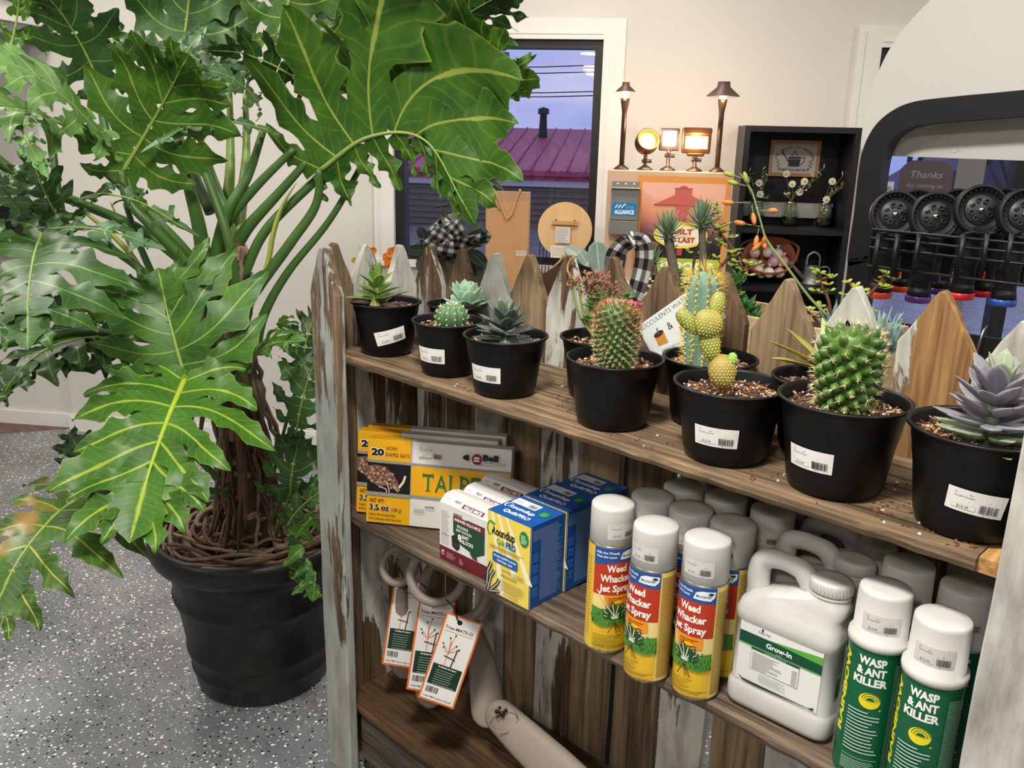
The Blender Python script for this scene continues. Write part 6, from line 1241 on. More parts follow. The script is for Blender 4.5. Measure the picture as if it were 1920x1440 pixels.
def spot(xp, ytop, ybot, shape, lab, group='bronze spotlights', base_y=None, zbase=None, off=None):
    off = OL if off is None else off; zbase = zc if zbase is None else zbase
    s, z1 = WS(xp, ytop, off); z0 = WS(xp, ybot, off)[1]; c = WP(s, off, 0); t = wthing('spotlight', lab, 'garden light', s, off, zbase, group); h = z1 - z0; zm = (z0 + z1) / 2; zk = max(z0, zbase + .045)
    b = MB(); b.lathe([(0, zbase), (.031, zbase), (.031, zbase + .002), (.013, zbase + .014), (.007, zbase + .018), (.007, zk - .012), (0, zk - .012)], c, 20); b.tube([c + V((0, 0, zk - .016)) - WD * .014, c + V((0, 0, zk - .016)) + WD * .016], .007, 10); b.lathe([(0, -.004), (.007, -.004), (.007, .004), (0, .004)], c + WD * .02 + V((0, 0, zk - .016)), 10, 0, WD); b.tube([c + V((0, 0, zk - .02)), c + V((0, 0, z0 + .006))], .008, 8); b.build('swivel_base', m_brz, t, True)
    to = -WN; ctr = c + V((0, 0, zm))
    if shape == 'round':
        ax = (to + V((0, 0, .45)) + WD * .25).normalized(); r_ = h * .42
        b = MB(); b.lathe([(0, -.055), (r_ * .55, -.052), (r_ * .85, -.03), (r_, -.01), (r_, .030), (r_ * .93, .034), (r_ * .86, .03), (r_ * .8, .012), (0, .012)], ctr, 28, 0, ax); b.build('housing', m_brzl, t, True)
        b = MB(); b.lathe([(r_ * .8, .013), (r_ * .62, .016), (r_ * .55, .013)], ctr, 28, 1, ax); b.lathe([(0, .016), (r_ * .56, .016)], ctr, 28, 0, ax); b.build('lens', [m_glow, mat('honeycomb_ring', '#e8b468', .3, .8)], t, True); lampobj(ctr + ax * .06, 2.0)
    elif shape == 'square':
        M3 = Matrix.Rotation(WROT, 3, 'Z'); w = h * .86; b = MB(); b.box(ctr - to * .01, (w, .03, h * .95), 0, M3, .97); o = b.build('housing', m_brz, t, True); bevel(o, .004)
        b = MB(); b.box(ctr + to * .006 + V((0, 0, h * .04)), (w * .66, .003, h * .62), 0, M3); b.build('lens', m_glow2, t, True); lampobj(ctr + to * .06, 1.2, (1, .9, .75))
    elif shape == 'wide':
        M3 = Matrix.Rotation(WROT, 3, 'Z'); w = h * .98; b = MB(); b.box(ctr - to * .012 + V((0, 0, h * .0)), (w, .045, h * .86), 0, M3, 1.02); b.box(ctr + to * .02 + V((0, 0, h * .33)), (w, .05, h * .22), 0, M3); b.box(ctr - to * .01 - V((0, 0, h * .46)), (w * .6, .04, h * .14), 0, M3); o = b.build('housing', m_brzl, t, True); bevel(o, .005)
        b = MB(); b.box(ctr + to * .012 - V((0, 0, h * .06)), (w * .78, .003, h * .42), 1, M3); b.lathe([(0, 0), (.012, 0), (.012, .004), (0, .005)], ctr + to * .014 - V((0, 0, h * .06)), 12, 0, to); b.build('lens', [m_glow, mat('lens_amber', '#ffe0a0', .2, emit=('#ffcf80', 2.5))], t, True); lampobj(ctr + to * .07, 1.6)
    else:
        b = MB(); ax = (V((0, 0, 1)) + to * .2 + WD * .1).normalized(); r_ = h * .30; b.lathe([(0, -h * .5), (r_ * .7, -h * .48), (r_, -h * .3), (r_, h * .35), (r_ * .9, h * .46), (0, h * .5)], ctr, 24, 0, ax); b.build('housing', m_brz, t, True)
spot(1214, 240, 294, 'round', 'round bronze spotlight, glowing, left of the three spotlights'); spot(1257, 239, 284, 'square', 'square flat bronze spotlight, glowing white, middle of the three spotlights'); spot(1308, 236, 292, 'wide', 'wide hooded bronze spotlight, glowing amber, right of the three spotlights')
spot(1214, 452, 520, 'dark', 'dark unlit bronze spotlight standing on the low ledge in front of the peach cabinet', None, zbase=zL + .001, off=OD + .14)

# ---------------------------------------------------------------- black bookcase
OF = .30
b0, bt = WS(1398, 235, OF); b1, _ = WS(1618, 235, OF); _, m1 = WS(1500, 431, OF); _, m2 = WS(1500, 541, OF); m_bk = mat('black_laminate', '#15161a', .45, spec=.4, bump=(8, .02)); thk = .022
bk = wthing('bookcase', 'black bookcase against the wall between the peach cabinet and the black rack', 'bookcase', (b0 + b1) / 2, OF / 2, 0)
b = MB(); wbox(b, b0, b0 + thk, .02, OF, 0, bt); b.build('side_panel', m_bk, bk, True); b = MB(); wbox(b, b1 - thk, b1, .02, OF, 0, bt); b.build('side_panel', m_bk, bk, True)
b = MB(); wbox(b, b0 + thk, b1 - thk, .02, .028, .02, bt); b.build('back_panel', m_bk, bk, True); b = MB(); wbox(b, b0 + thk, b1 - thk, .03, OF, bt - thk, bt); b.build('top_panel', m_bk, bk, True)
for zz in (m1, m2, m2 - .38): b = MB(); wbox(b, b0 + thk, b1 - thk, .03, OF - .006, zz - .02, zz); b.build('shelf', m_bk, bk, True)
_, mtop = WS(1500, 331, .03)
# framed sign
O3 = .045; fa, ft = WS(1446, 262, O3); fb, _ = WS(1541, 262, O3); _, fz = WS(1490, 331, O3)
t = wthing('framed_sign', 'small oak-framed sign with a watering can picture hung at the top of the bookcase', 'framed sign', (fa + fb) / 2, O3, fz); m_oak = mat('oak_frame', '#b58a5a', .55, var=(20, '#c79e70', .5)); fw = .014
b = MB(); wbox(b, fa, fb, .03, O3 + .006, fz, fz + fw); wbox(b, fa, fb, .03, O3 + .006, ft - fw, ft); wbox(b, fa, fa + fw, .03, O3 + .006, fz + fw, ft - fw); wbox(b, fb - fw, fb, .03, O3 + .006, fz + fw, ft - fw); b.build('frame', m_oak, t, True)
W_, H_ = fb - fa - 2 * fw, ft - fz - 2 * fw; p = Print(.0003); p.rect(0, 0, W_, H_, '#d8d2c8'); cx, cy = W_ / 2, H_ * .44
for s_, r_, y_ in (('THE GRASS IS GREENER', .42, cy),):
    n = len(s_)
    for i, ch in enumerate(s_):
        a = 168 - 156 * i / (n - 1); 
        if ch != ' ': p.text(ch, cx + W_ * r_ * math.cos(R(a)), y_ + H_ * .44 * math.sin(R(a)) - .004, .0095, '#3a3632', al='c', bold=.03, rot=(a - 90) * .8); p.n -= 1
p.n += 1; p.text('WHERE YOU WATER IT', cx, H_ * .07, .0095, '#3a3632', w=W_ * .74, bold=.03, al='c')
p.poly([(cx - .022, cy - .026), (cx + .022, cy - .026), (cx + .026, cy + .014), (cx - .026, cy + .014)], '#3c444c'); p.line([(cx - .024, cy - .006), (cx - .048, cy + .028)], .005, '#3c444c'); p.line([(cx - .054, cy + .024), (cx - .044, cy + .034)], .004, '#3c444c'); p.line([(cx - .012, cy + .014), (cx, cy + .04), (cx + .012, cy + .014)], .003, '#3c444c'); p.line([(cx + .026, cy + .01), (cx + .042, cy + .014), (cx + .038, cy - .008), (cx + .024, cy - .018)], .003, '#3c444c'); p.rect(cx - .024, cy + .004, .048, .0015, '#c8c4bc')
for sg in (-1, 1):
    for k in range(6): a = 200 + k * 22 if sg < 0 else 340 - k * 22; qx, qy = cx + sg * W_ * .36 + 0, H_ * (.18 + k * .055); p.ell(qx + sg * .004 * (k % 2 * 2 - 1) + sg * k * .001, qy, .0045, .002, '#6a6a62')
p.out('artwork', planemap(WP(fa + fw, O3 + .001, fz + fw), WD, V((0, 0, 1))), t, True)
# plank with three jars of flowers
O4 = .09; pa, pt = WS(1388, 377, O4); pb2, _ = WS(1575, 377, O4); _, pzb = WS(1480, 408, O4); pa = max(pa, b0 + thk + .006); pb2 = min(pb2, b1 - thk - .01)
t = wthing('jar_plank', 'whitewashed wooden plank behind the three jars in the bookcase', 'plank', (pa + pb2) / 2, O4, pzb); b = MB(); wbox(b, pa, pb2, O4 - .018, O4, pzb, pt); o = b.build('plank', mat('whitewashed_wood', '#a5a49f', .7, var=(14, '#bdbcb6', .7), bump=(60, .3), vec=(1, 1, 4)), t, True); bevel(o, .002)
b = MB(); wbox(b, pa + .04, pa + .06, .03, O4 - .018, m1 + .001, pt - .01); wbox(b, pb2 - .06, pb2 - .04, .03, O4 - .018, m1 + .001, pt - .01); b.build('rear_batten', m_oak, t, True)
m_glass = mat('jar_glass', '#f4fbf8', .02, trans=1., spec=.6); m_pet = mat('petal_white', '#ece8e0', .6); m_yel = mat('flower_centre', '#d8c04a', .6); m_twig = mat('twig_green', '#6c7a48', .7)
def jar(xp, lab, k):
    O5 = .145; s, zt_ = WS(xp, 380, O5); zb_ = m1 + .001; h = max(zt_ - zb_, .10); r_ = .032; c = WP(s, O5, zb_); t = wthing('flower_jar', lab, 'flower jar', s, O5, zb_, 'jars of white flowers')
    cl = V((0, 0, 0)); b = MB(); b.lathe([(0, .001), (r_ * .8, .001), (r_ * .95, .006), (r_, .02), (r_, h * .72), (r_ * .75, h * .86), (r_ * .68, h * .9), (r_ * .70, h), (r_ * .64, h), (r_ * .62, h * .9), (r_ * .7, h * .84), (r_ * .94, h * .7), (r_ * .94, .02), (r_ * .8, .005), (0, .004)], cl, 24); b.build('glass_jar', m_glass, t)
    b = MB(); b.lathe([(r_ * .74, h * .90), (r_ * .77, h * .91), (r_ * .77, h * .97), (r_ * .72, h * .98)], cl, 24); b.build('neck_ring', m_tin, t)
    rnd = random.Random(k); b = MB(); fl = MB(); c0 = V((0, 0, .02))
    spec_ = {0: ((1399, 340, 1), (1423, 343, 1), (1425, 364, 1), (1437, 372, 0), (1405, 322, 0), (1430, 318, 0), (1440, 330, 0)), 1: ((1474, 326, 1), (1485, 345, 1), (1499, 360, 1), (1508, 340, 1), (1540, 328, 0), (1545, 315, 0), (1473, 365, 0), (1520, 350, 0)), 2: ((1560, 340, 1), (1549, 374, 1), (1580, 330, 0), (1592, 336, 0), (1588, 345, 0), (1578, 352, 0))}[k]
    fr_ = frame_of(t).inverted()
    for (x, y, f_) in spec_:
        e = fr_ @ PW(x, y, O5 + .02 + rnd.uniform(-.01, .03)); P = bez([c0 + V((rnd.uniform(-.01, .01), rnd.uniform(-.01, .01), 0)), V((rnd.uniform(-.008, .008), 0, h)), e], 5); b.tube(P, .0016, 5)
        if f_:
            fl = MB()
            for a in range(9): ang = 2 * math.pi * a / 9; d = V((math.cos(ang), -.4, math.sin(ang))); fl.blade(e, d, V((0, -1, .2)), .017, .011, .003, 0, 0., n=4, seg=6)
            fl.sphere(e - V((0, .006, 0)), .005, 8, 5, 1); fl.build('flower', [m_pet, m_yel], t)
        else:
            for a in range(9): q = P[-1].lerp(P[-5], a / 9); b.blade(q, V((rnd.uniform(-1, 1), rnd.uniform(-1, 1), rnd.uniform(.1, 1))), V((0, 1, 0)), .022, .006, .002, 0 if a % 3 else 1, 0, n=3, seg=5)
    b.build('stems', [m_twig, m_pet], t)
jar(1419, 'glass jar of white flowers, left of three in the bookcase', 0); jar(1483, 'glass jar of white flowers, middle of three in the bookcase', 1); jar(1548, 'glass jar of white flowers and catkin twigs, right of three in the bookcase', 2)
# basket of wrapped balls
O6 = .16; s, _ = WS(1440, 520, O6); kk = (PW(1440, 500, O6) - CAM).dot(F) / FOC
t = wthing('basket', 'terracotta coloured woven basket lying tilted on the bookcase shelf', 'basket', s - .01, O6 - .035, m2 + .052); t.rotation_euler = (R(52), 0, WROT); BM = Matrix.Translation(t.location) @ t.rotation_euler.to_matrix().to_4x4(); m_bsk = mat('terracotta_wicker', '#8a4a2c', .65, var=(60, '#a8623c', .7), bump=(90, .6), vec=(1, 1, 6))
b = MB(); rings = []
for (f_, zz, rr) in ((0, .0, .05), (.2, .01, .072), (.5, .045, .088), (1, .085, .098)):
    rings.append([V((rr * 1.12 * math.cos(a / 32 * 6.283), rr * .75 * math.sin(a / 32 * 6.283) , zz + (.055 * max(0, math.sin(a / 32 * 6.283)) * f_))) for a in range(32)])
inner = [[V((q.x * .93, q.y * .93, q.z + (.004 if i < 3 else 0))) for q in rings[i]] for i in (3, 2, 1)]
b.loft(rings + inner, 0, True, True, True); b.build('basket_body', m_bsk, t)
b = MB(); b.tube(bez([V((-.108, -.01, .085)), V((-.11, .05, .11)), V((0, .06, .15)), V((.11, .05, .11)), V((.108, -.01, .085))], 6), .006, 8); b.build('handle', m_bsk, t)
bc = [('#d9936a', -.055, .0, .055), ('#e0b090', -.02, -.03, .055), ('#e6d8cc', .0, .025, .085), ('#d84a9a', .02, -.005, .09), ('#ddd6cc', .035, .02, .09), ('#d83a30', .058, -.0, .078), ('#dfe4dc', .005, -.035, .075), ('#dba088', .045, -.03, .065), ('#d98a60', -.035, -.03, .08), ('#c8846a', -.05, .02, .09)]
names = ['apricot', 'tan', 'cream', 'magenta', 'ivory', 'red', 'mint white', 'salmon', 'orange', 'rust']
for (c_, x, y, z), nm in zip(bc, names):
    w = BM @ V((x * 1.1, y * 1.5, z - .018)); b = MB(); b.sphere((0, 0, 0), .023, 14, 10)
    for k in range(7): a = k * .9; b.blade((0, 0, .022), (math.cos(a), math.sin(a), 1.4), (0, 0, 1), .022, .012, .001, 1, 0, n=3, seg=5)
    o = b.build('wrapped_ball', [mat('ball_' + nm.replace(' ', '_'), c_, .35, var=(40, '#efe4da', .5)), mat('cellophane', '#e8ecee', .15)]); o.location = w; tag(o, nm + ' cellophane-wrapped bath ball in the terracotta basket', 'bath ball', 'wrapped balls in the basket')
# watering can
O7 = .17; s, zt_ = WS(1524, 500, O7); t = wthing('watering_can', 'small galvanised watering can on the bookcase shelf', 'watering can', s, O7, m2 + .001); m_zinc = mat('galvanised_zinc', '#8d8f8f', .4, .45, var=(25, '#b8babb', .6)); r_ = .034; h = max(zt_ - m2, .075)
b = MB(); b.lathe([(0, 0), (r_ * 1.15, 0), (r_ * 1.15, .004), (r_ * 1.08, .008), (r_ * .95, h * .8), (r_ * .97, h * .82), (r_ * .95, h), (r_ * .88, h), (r_ * .85, h * .6), (0, h * .6)], (0, 0, 0), 32); b.build('can_body', m_zinc, t)
b = MB(); b.tube([V((-r_ * .9, -.01, .02)), V((-.085, -.02, h + .0)), V((-.092, -.021, h + .008))], [.010, .006, .006], 10); b.lathe([(.006, 0), (.019, .012), (.019, .014), (0, .016)], V((-.088, -.021, h + .004)), 16, 0, V((-.6, -.2, .8))); b.build('spout', m_zinc, t)
b = MB(); b.tube(bez([V((-.026, 0, h)), V((-.024, 0, h + .04)), V((0, 0, h + .058)), V((.024, 0, h + .04)), V((.026, 0, h))], 6), .005, 8, 0, True, .4); b.tube(bez([V((.03, .0, h * .95)), V((.062, 0, h * .95)), V((.068, 0, h * .55)), V((.034, 0, .02))], 6), .004, 8); b.build('handle', m_zinc, t)

# ---------------------------------------------------------------- black rack with hose nozzles, parallel to the shelf unit
YR = 1.78
m_rack = mat('rack_black', '#111214', .42, spec=.4); m_card = mat('header_white', '#c3c1bc', .6)
rk = thing('nozzle_rack', 'black wire rack with a rounded frame and white rounded header, holding hose nozzles', 'display rack', (PY(1760, 400, YR).x, YR, 0))
fp = [PY(1606, 560, YR), PY(1614, 480, YR), PY(1626, 400, YR), PY(1634, 330, YR), PY(1642, 286, YR), PY(1660, 250, YR), PY(1688, 226, YR), PY(1722, 213, YR), PY(1780, 206, YR), PY(1850, 200, YR), PY(1990, 190, YR)]
q0 = fp[0]; fp = [V((q0.x - .004, YR, 0.0)), V((q0.x - .002, YR, .6))] + fp; e = fp[-1]; fp += [V((e.x + .12, YR, e.z - .004)), V((e.x + .17, YR, e.z - .05)), V((e.x + .18, YR, e.z - .2)), V((e.x + .18, YR, 0))]
P = bez(fp, 6); b = MB(); rings = []
for i, q in enumerate(P):
    tg = (P[min(i + 1, len(P) - 1)] - P[max(i - 1, 0)]).normalized(); nn = tg.cross(V((0, 1, 0))).normalized(); w = .022
    rings.append([q + nn * w + V((0, -.012, 0)), q - nn * w + V((0, -.012, 0)), q - nn * w + V((0, .03, 0)), q + nn * w + V((0, .03, 0))])
b.loft(rings, 0, True, True, True, False); o = b.build('frame', m_rack, rk, True)
# white header, standing behind the frame
hp = [PY(x, y, YR + .05) for x, y in ((1618, 296), (1615, 270), (1618, 240), (1628, 190), (1645, 140), (1668, 92), (1700, 48), (1745, 0), (1800, -45), (1870, -85), (1960, -110), (2060, -120))]
right = [V((2 * hp[-1].x - q.x, q.y, q.z)) for q in reversed(hp[:-1])]; pts = [(q.x, q.z) for q in bez(hp, 4)] + [(q.x, q.z) for q in bez(right, 4)]
zb_ = PY(1800, 297, YR + .05).z; pts = [(x, max(z, zb_)) for x, z in pts]
b = MB(); b.prism(list(reversed(pts)), lambda x, z: V((x, YR + .056, z)), lambda x, z: V((x, YR + .05, z))); o = b.build('header_card', m_card, rk, True)
pr = Print(.0002); q = PY(1790, 278, YR + .05)
b = MB(); b.lathe([(.0085, 0), (.0085, .0006), (.0070, .0006), (.0070, 0)], V((q.x, YR + .05, q.z)), 20, 0, V((0, -1, 0))); b.build('punched_ring', m_card, rk, True)
# lower tray and wire basket
x0, x1 = fp[0].x + .02, e.x + .17; zt_ = PY(1700, 606, YR - .02).z
b = MB(); b.bx(x0, x1, YR - .03, YR - .022, zt_ - .085, zt_); b.bx(x0, x1, YR - .03, YR + .03, zt_ - .085, zt_ - .08); b.build('tray', m_rack, rk, True)
b = MB(); qh = PY(1845, 632, YR - .035); b.tube([V((qh.x, YR - .03, qh.z + .02)), V((qh.x, YR - .045, qh.z + .015)), V((qh.x - .003, YR - .05, qh.z - .02)), V((qh.x - .002, YR - .04, qh.z - .03))], .0022, 6); b.build('hook', m_tin, rk, True)
YW = YR - .118
for (yy) in (442, 459, 478, 515): 
    zz = PY(1760, yy, YW).z; b = MB(); b.tube([V((x0 + .045, YW, zz)), V((x1, YW, zz))], .0030, 6); b.build('wire', m_rack, rk, True)
    b = MB(); b.tube([V((x0, YW + .24, zz)), V((x1, YW + .24, zz))], .0028, 6); b.build('wire', m_rack, rk, True)
for xp in (1645, 1680, 1720, 1803, 1848, 1893, 1950):
    xw = PY(xp, 470, YW).x; z1_, z0_ = PY(xp, 440, YW).z, PY(xp, 517, YW).z
    for yo in (0, .24): b = MB(); b.tube([V((xw, YW + yo - .003, z1_ + .002)), V((xw, YW + yo - .003, z0_ - .002))], .0045, 6); b.build('wire', m_rack, rk, True)
    b = MB(); b.tube([V((xw, YW, z1_ + .002)), V((xw, YW + .24, z1_ + .002))], .0032, 6); b.build('wire', m_rack, rk, True)
m_nb = mat('nozzle_rubber', '#131416', .5, spec=.35, bump=(200, .08)); m_nd = mat('nozzle_dial', '#232528', .45, bump=(120, .1)); m_scr = mat('screw_chrome', '#d8d8d6', .2, 1.)
def nozzle(t, colr, cn):
    # local: head centre at the origin, head faces -Y, handle hangs down
    b = MB(); ax = V((0, -1, .18)); b.lathe([(.030, -.030), (.040, -.022), (.0445, -.008), (.0445, .010), (.0425, .013), (.0385, .012), (.037, .004), (.033, .002), (0, .002)], (0, 0, 0), 44, 0, ax); b.build('spray_head', m_nb, t)
    x, y, z = basis(ax); b = MB(); b.lathe([(0, .004), (.026, .004), (.027, .0025), (0, .0025)], (0, 0, 0), 32, 0, ax)
    for k in range(8): a = k * math.pi / 4 + .3; c = x * (.017 * math.cos(a)) + y * (.017 * math.sin(a)) + z * .003; (b.lathe([(.0048, 0), (.0048, .004), (.003, .004), (.003, .001), (0, .001)], c, 12, 0, ax) if k % 3 else b.box(c + z * .002, (.009, .004, .004), 0, Matrix.Rotation(a, 3, 'Y')))
    for k in range(26): a = 2 * math.pi * k / 26; b.box(x * (.036 * math.cos(a)) + y * (.036 * math.sin(a)) + z * .006, (.0022, .006, .0035), 0, Matrix.Rotation(-a, 3, 'Y'))
    b.build('dial_plate', m_nd, t); b = MB(); b.lathe([(.0052, .004), (.0052, .007), (.003, .009), (0, .009)], (0, 0, 0), 16, 0, ax); b.build('screw', m_scr, t)
    b = MB(); n = 26; P = [V((0, .018 + .012 * k / n, -.03 - .105 * k / n)) for k in range(n + 1)]; b.tube(P, [.017 + .0012 * (k % 2) + .003 * math.sin(k / n * 3.1) for k in range(n + 1)], 18); b.tube([P[-1], P[-1] - V((0, 0, .018))], [.019, .022], 20); b.build('grip', m_nb, t)
    b = MB(); zc_ = -.153; b.lathe([(0, zc_ - .012), (.021, zc_ - .012), (.0235, zc_ - .010), (.0235, zc_), (.021, zc_ + .002), (0, zc_ + .002)], (0, .031, 0), 28); b.build('collar', mat('collar_' + cn, colr, .35, coat=.3), t)
    b = MB(); b.box((.026, .026, -.10), (.008, .012, .05), 0); b.box((.031, .024, -.118), (.005, .009, .014), 1); o = b.build('lever', [m_nb, mat('collar_' + cn, colr, .35)], t); bevel(o, .002)
for (x, y, yo, cn, colr, lab) in ((1677, 402, -.06, 'orange', '#e84a12', 'hose nozzle with bright orange collar, front left in the rack'), (1753, 406, -.06, 'purple', '#5a2a7a', 'hose nozzle with purple collar, second in the front row of the rack'), (1838, 394, -.06, 'red', '#c81a22', 'hose nozzle with red collar, third in the front row of the rack'), (1921, 402, -.06, 'blue', '#1f4a9a', 'hose nozzle with blue collar at the right edge of the front row'),
    (1716, 398, .065, 'orange', '#e84a12', 'hose nozzle with orange collar in the rear row, between the orange and purple front ones'), (1792, 398, .065, 'purple', '#5a2a7a', 'hose nozzle with purple collar in the rear row'), (1878, 398, .065, 'red', '#c81a22', 'hose nozzle with red collar in the rear row')):
    q = PY(x, y, YR + yo); t = thing('hose_nozzle', lab, 'hose nozzle', tuple(q), R(34), 'hose nozzles in the rack'); nozzle(t, colr, cn)

# signs hanging in the right window
def wsign(lab, x0_, y0_, x1_, y1_, off, col, texts, notch=False):
    s0_, z1_ = WS(x0_, y0_, off); s1_, _ = WS(x1_, y0_, off); _, z0_ = WS((x0_ + x1_) / 2, y1_, off); w, h = s1_ - s0_, z1_ - z0_
    t = wthing('window_sign', lab, 'sign', s0_ + w / 2, off, z0_); b = MB(); k = .035 if notch else 0
    pts = [(0, 0), (w, 0), (w, h - k), (w - k * .4, h - k * .5), (w - k, h - k * .1), (w - k, h), (k, h), (k, h - k * .1), (k * .4, h - k * .5), (0, h - k)] if notch else [(0, 0), (w, 0), (w, h), (0, h)]
    b.prism(pts, lambda x, y: WP(s0_ + x, off - .004, z0_ + y), lambda x, y: WP(s0_ + x, off, z0_ + y)); b.build('board', mat('sign_' + col.strip('#'), col, .5), t, True)
    p = Print(.0003)
    for (s_, fx, fy, hh, wf, cc, sh) in texts: p.text(s_, w * fx, h * fy, hh * h, cc, w=w * wf, al='c', shear=sh, bold=.01)
    p.out('lettering', planemap(WP(s0_, off, z0_), WD, V((0, 0, 1))), t, True)
wsign('brown hanging sign in the right window thanking visitors', 1692, 300, 1792, 402, .03, '#4c4146', (('Thanks', .5, .68, .13, .62, '#8b8084', .25), ('for visiting us.', .5, .50, .075, .70, '#8b8084', 0), ('Come back soon!', .5, .25, .10, .70, '#8b8084', .3)), True)
wsign('small white sign at the left edge of the right window', 1650, 340, 1677, 400, .03, '#cfcbd2', (('nds', .62, .72, .16, .5, '#4a4850', 0), ('ure', .62, .28, .16, .5, '#4a4850', 0)))
s0_, _ = WS(1795, 300, .02); s1_, _ = WS(1848, 300, .02); b = MB(); wbox(b, s0_, s1_, .026, .034, .80, 1.60)
tag(b.build('grey_panel', mat('panel_grey', '#6f6b6c', .6)), 'plain grey upright panel beside the brown sign in the right window', 'panel')
# low counter edge seen under the nozzles
# ---------------------------------------------------------------- planter box with succulents behind the fence
YPn = 1.50; xa, xb = PY(1180, 600, YPn).x, PY(1640, 600, YPn).x; ztp = PY(1400, 594, YPn).z
pl = thing('planter_box', 'long pine planter box of mixed succulents just behind the pickets', 'planter', ((xa + xb) / 2, YPn + .07, ztp - .19)); m_pb = wood('planter_pine', 0, 0, '#a58a63', '#d2bb92', grain=.6)
b = MB(); z_ = ztp - .19; b.bx(xa, xb, YPn, YPn + .014, z_, ztp); b.bx(xa, xb, YPn + .15, YPn + .164, z_, ztp); b.bx(xa, xa + .014, YPn + .014, YPn + .15, z_, ztp); b.bx(xb - .014, xb, YPn + .014, YPn + .15, z_, ztp); b.bx(xa + .014, xb - .014, YPn + .014, YPn + .15, z_, z_ + .012); o = b.build('box', m_pb, pl, True)
b = MB(); b.bx(xa + .014, xb - .014, YPn + .014, YPn + .15, ztp - .05, ztp - .02); b.build('soil', m_soil, pl, True)
# its stand
st = thing('planter_stand', 'dark stand under the long pine planter box', 'stand', ((xa + xb) / 2, YPn + .08, 0)); b = MB(); b.bx(xa - .01, xb + .01, YPn - .01, YPn + .18, z_ - .022, z_ - .001)
b.build('top', m_bk, st, True)
for (x, y) in ((xa + .01, YPn + .01), (xb - .01, YPn + .01), (xa + .01, YPn + .16), (xb - .01, YPn + .16)): b = MB(); b.bx(x - .012, x + .012, y - .012, y + .012, 0, z_ - .022); b.build('leg', m_bk, st, True)
def pt(x, y, v=YPn + .08): return PY(x, y, v)
lf_chalk = leafmat('chalk_green', '#86a07a', '#68866e', '#a9bb92', .02, .45, transl=.1); lf_blue = leafmat('chalk_blue', '#8aa8a4', '#6c8f8c', '#b0c4b8', .02, .5, transl=.05); lf_jade = leafmat('jade_yellow', '#a8b83c', '#7f9c34', '#c8cc58', .03, .35, transl=.15); lf_green = leafmat('finger_green', '#3f7a34', '#2c5f2c', '#6f9a4c', .03, .3, transl=.05)
m_stemb = mat('succulent_stem', '#6f6659', .8, var=(60, '#4e463e', .7), bump=(120, .6)); m_twb = mat('jade_twig', '#5a3428', .7)
rnd = random.Random(31)
for (x, y, xb_, yb_, n, L_, w) in ((1252, 438, 1268, 596, 46, .052, .010), (1316, 418, 1312, 596, 46, .050, .008), (1226, 488, 1236, 600, 20, .035, .004)):
    h = pt(x, y); b = MB(); b.tube(bez([pt(xb_, yb_), pt((x + xb_) / 2 + 4, (y + yb_) / 2), h], 6), [w * 1.2] * 7 + [w] * 6, 8, 1)
    for k in range(n):
        a = k * 2.4; tl = R(-8 + 80 * (k / n) ** .8); d = V((math.cos(a) * math.cos(tl), math.sin(a) * math.cos(tl), math.sin(tl))); b.blade(h + V((0, 0, -.012 + .02 * k / n)), d, V((0, 0, 1)), L_ * rnd.uniform(.85, 1.1), .0075, .003, 0, .12, tip=.4, n=5, seg=6, wide=.3)
    b.build('spiky_rosette', [lf_chalk, m_stemb], pl, True)
def jade(name, paths, n, seed, lf=.013):
    r_ = random.Random(seed); b = MB()
    for pth in paths:
        P = bez([pt(*q) for q in pth], 6); b.tube(P, [.0045 - .003 * i / len(P) for i in range(len(P))], 6, 1)
        for k in range(n):
            i = r_.randint(1, len(P) - 1); q = P[i] + V((r_.uniform(-.02, .02), r_.uniform(-.02, .02), r_.uniform(-.018, .02))); b.tube([P[i], q], .0012, 4, 1)
            for sgn in (-1, 1): b.blade(q, V((sgn * r_.uniform(.5, 1), r_.uniform(-.8, .8), r_.uniform(-.1, .7))), V((0, -.4, 1)), lf * r_.uniform(.8, 1.2), lf * .8, .004, 0, 0, tip=.9, n=4, seg=6, wide=.6)
    b.build(name, [lf_jade, m_twb], pl, True)
jade('jade_branch', [((1300, 600, 1.6), (1330, 530, 1.58), (1370, 470, 1.6), (1345, 430, 1.6)), ((1350, 590, 1.6), (1390, 500, 1.6), (1350, 440, 1.62), (1325, 410, 1.62)), ((1320, 560, 1.58), (1370, 520, 1.58), (1403, 505, 1.57)), ((1310, 590, 1.6), (1280, 540, 1.6), (1262, 470, 1.62)), ((1340, 580, 1.62), (1300, 500, 1.64), (1345, 380, 1.64))], 20, 1)
jade('jade_branch', [((1545, 650, 1.6), (1530, 600, 1.6), (1500, 575, 1.6)), ((1560, 640, 1.6), (1555, 570, 1.6), (1540, 530, 1.6), (1550, 520, 1.6)), ((1560, 620, 1.6), (1600, 570, 1.6), (1595, 530, 1.6)), ((1590, 600, 1.65), (1650, 530, 1.68), (1655, 520, 1.68))], 12, 2)
b = MB()
for (x, y, n, L_) in ((1372, 555, 16, .045), (1400, 572, 16, .045), (1385, 520, 12, .04), (1415, 590, 12, .04)):
    for k in range(n): b.blade(pt(x, y, YPn + .06) - V((0, 0, .02)), V((rnd.uniform(-1, 1), rnd.uniform(-1, .5), rnd.uniform(.2, 1.3))), V((0, 0, 1)), L_, .011, .009, 0, 0, tip=.9, n=5, seg=6)
b.build('finger_succulent', lf_green, pl, True)
b = MB(); rosette(b, pt(1418, 600, YPn + .05), [(0, 7, 20, .045, .034, .006, 0, 0, .1), (.01, 6, 50, .04, .03, .006, 0, 20, .1)], 3)
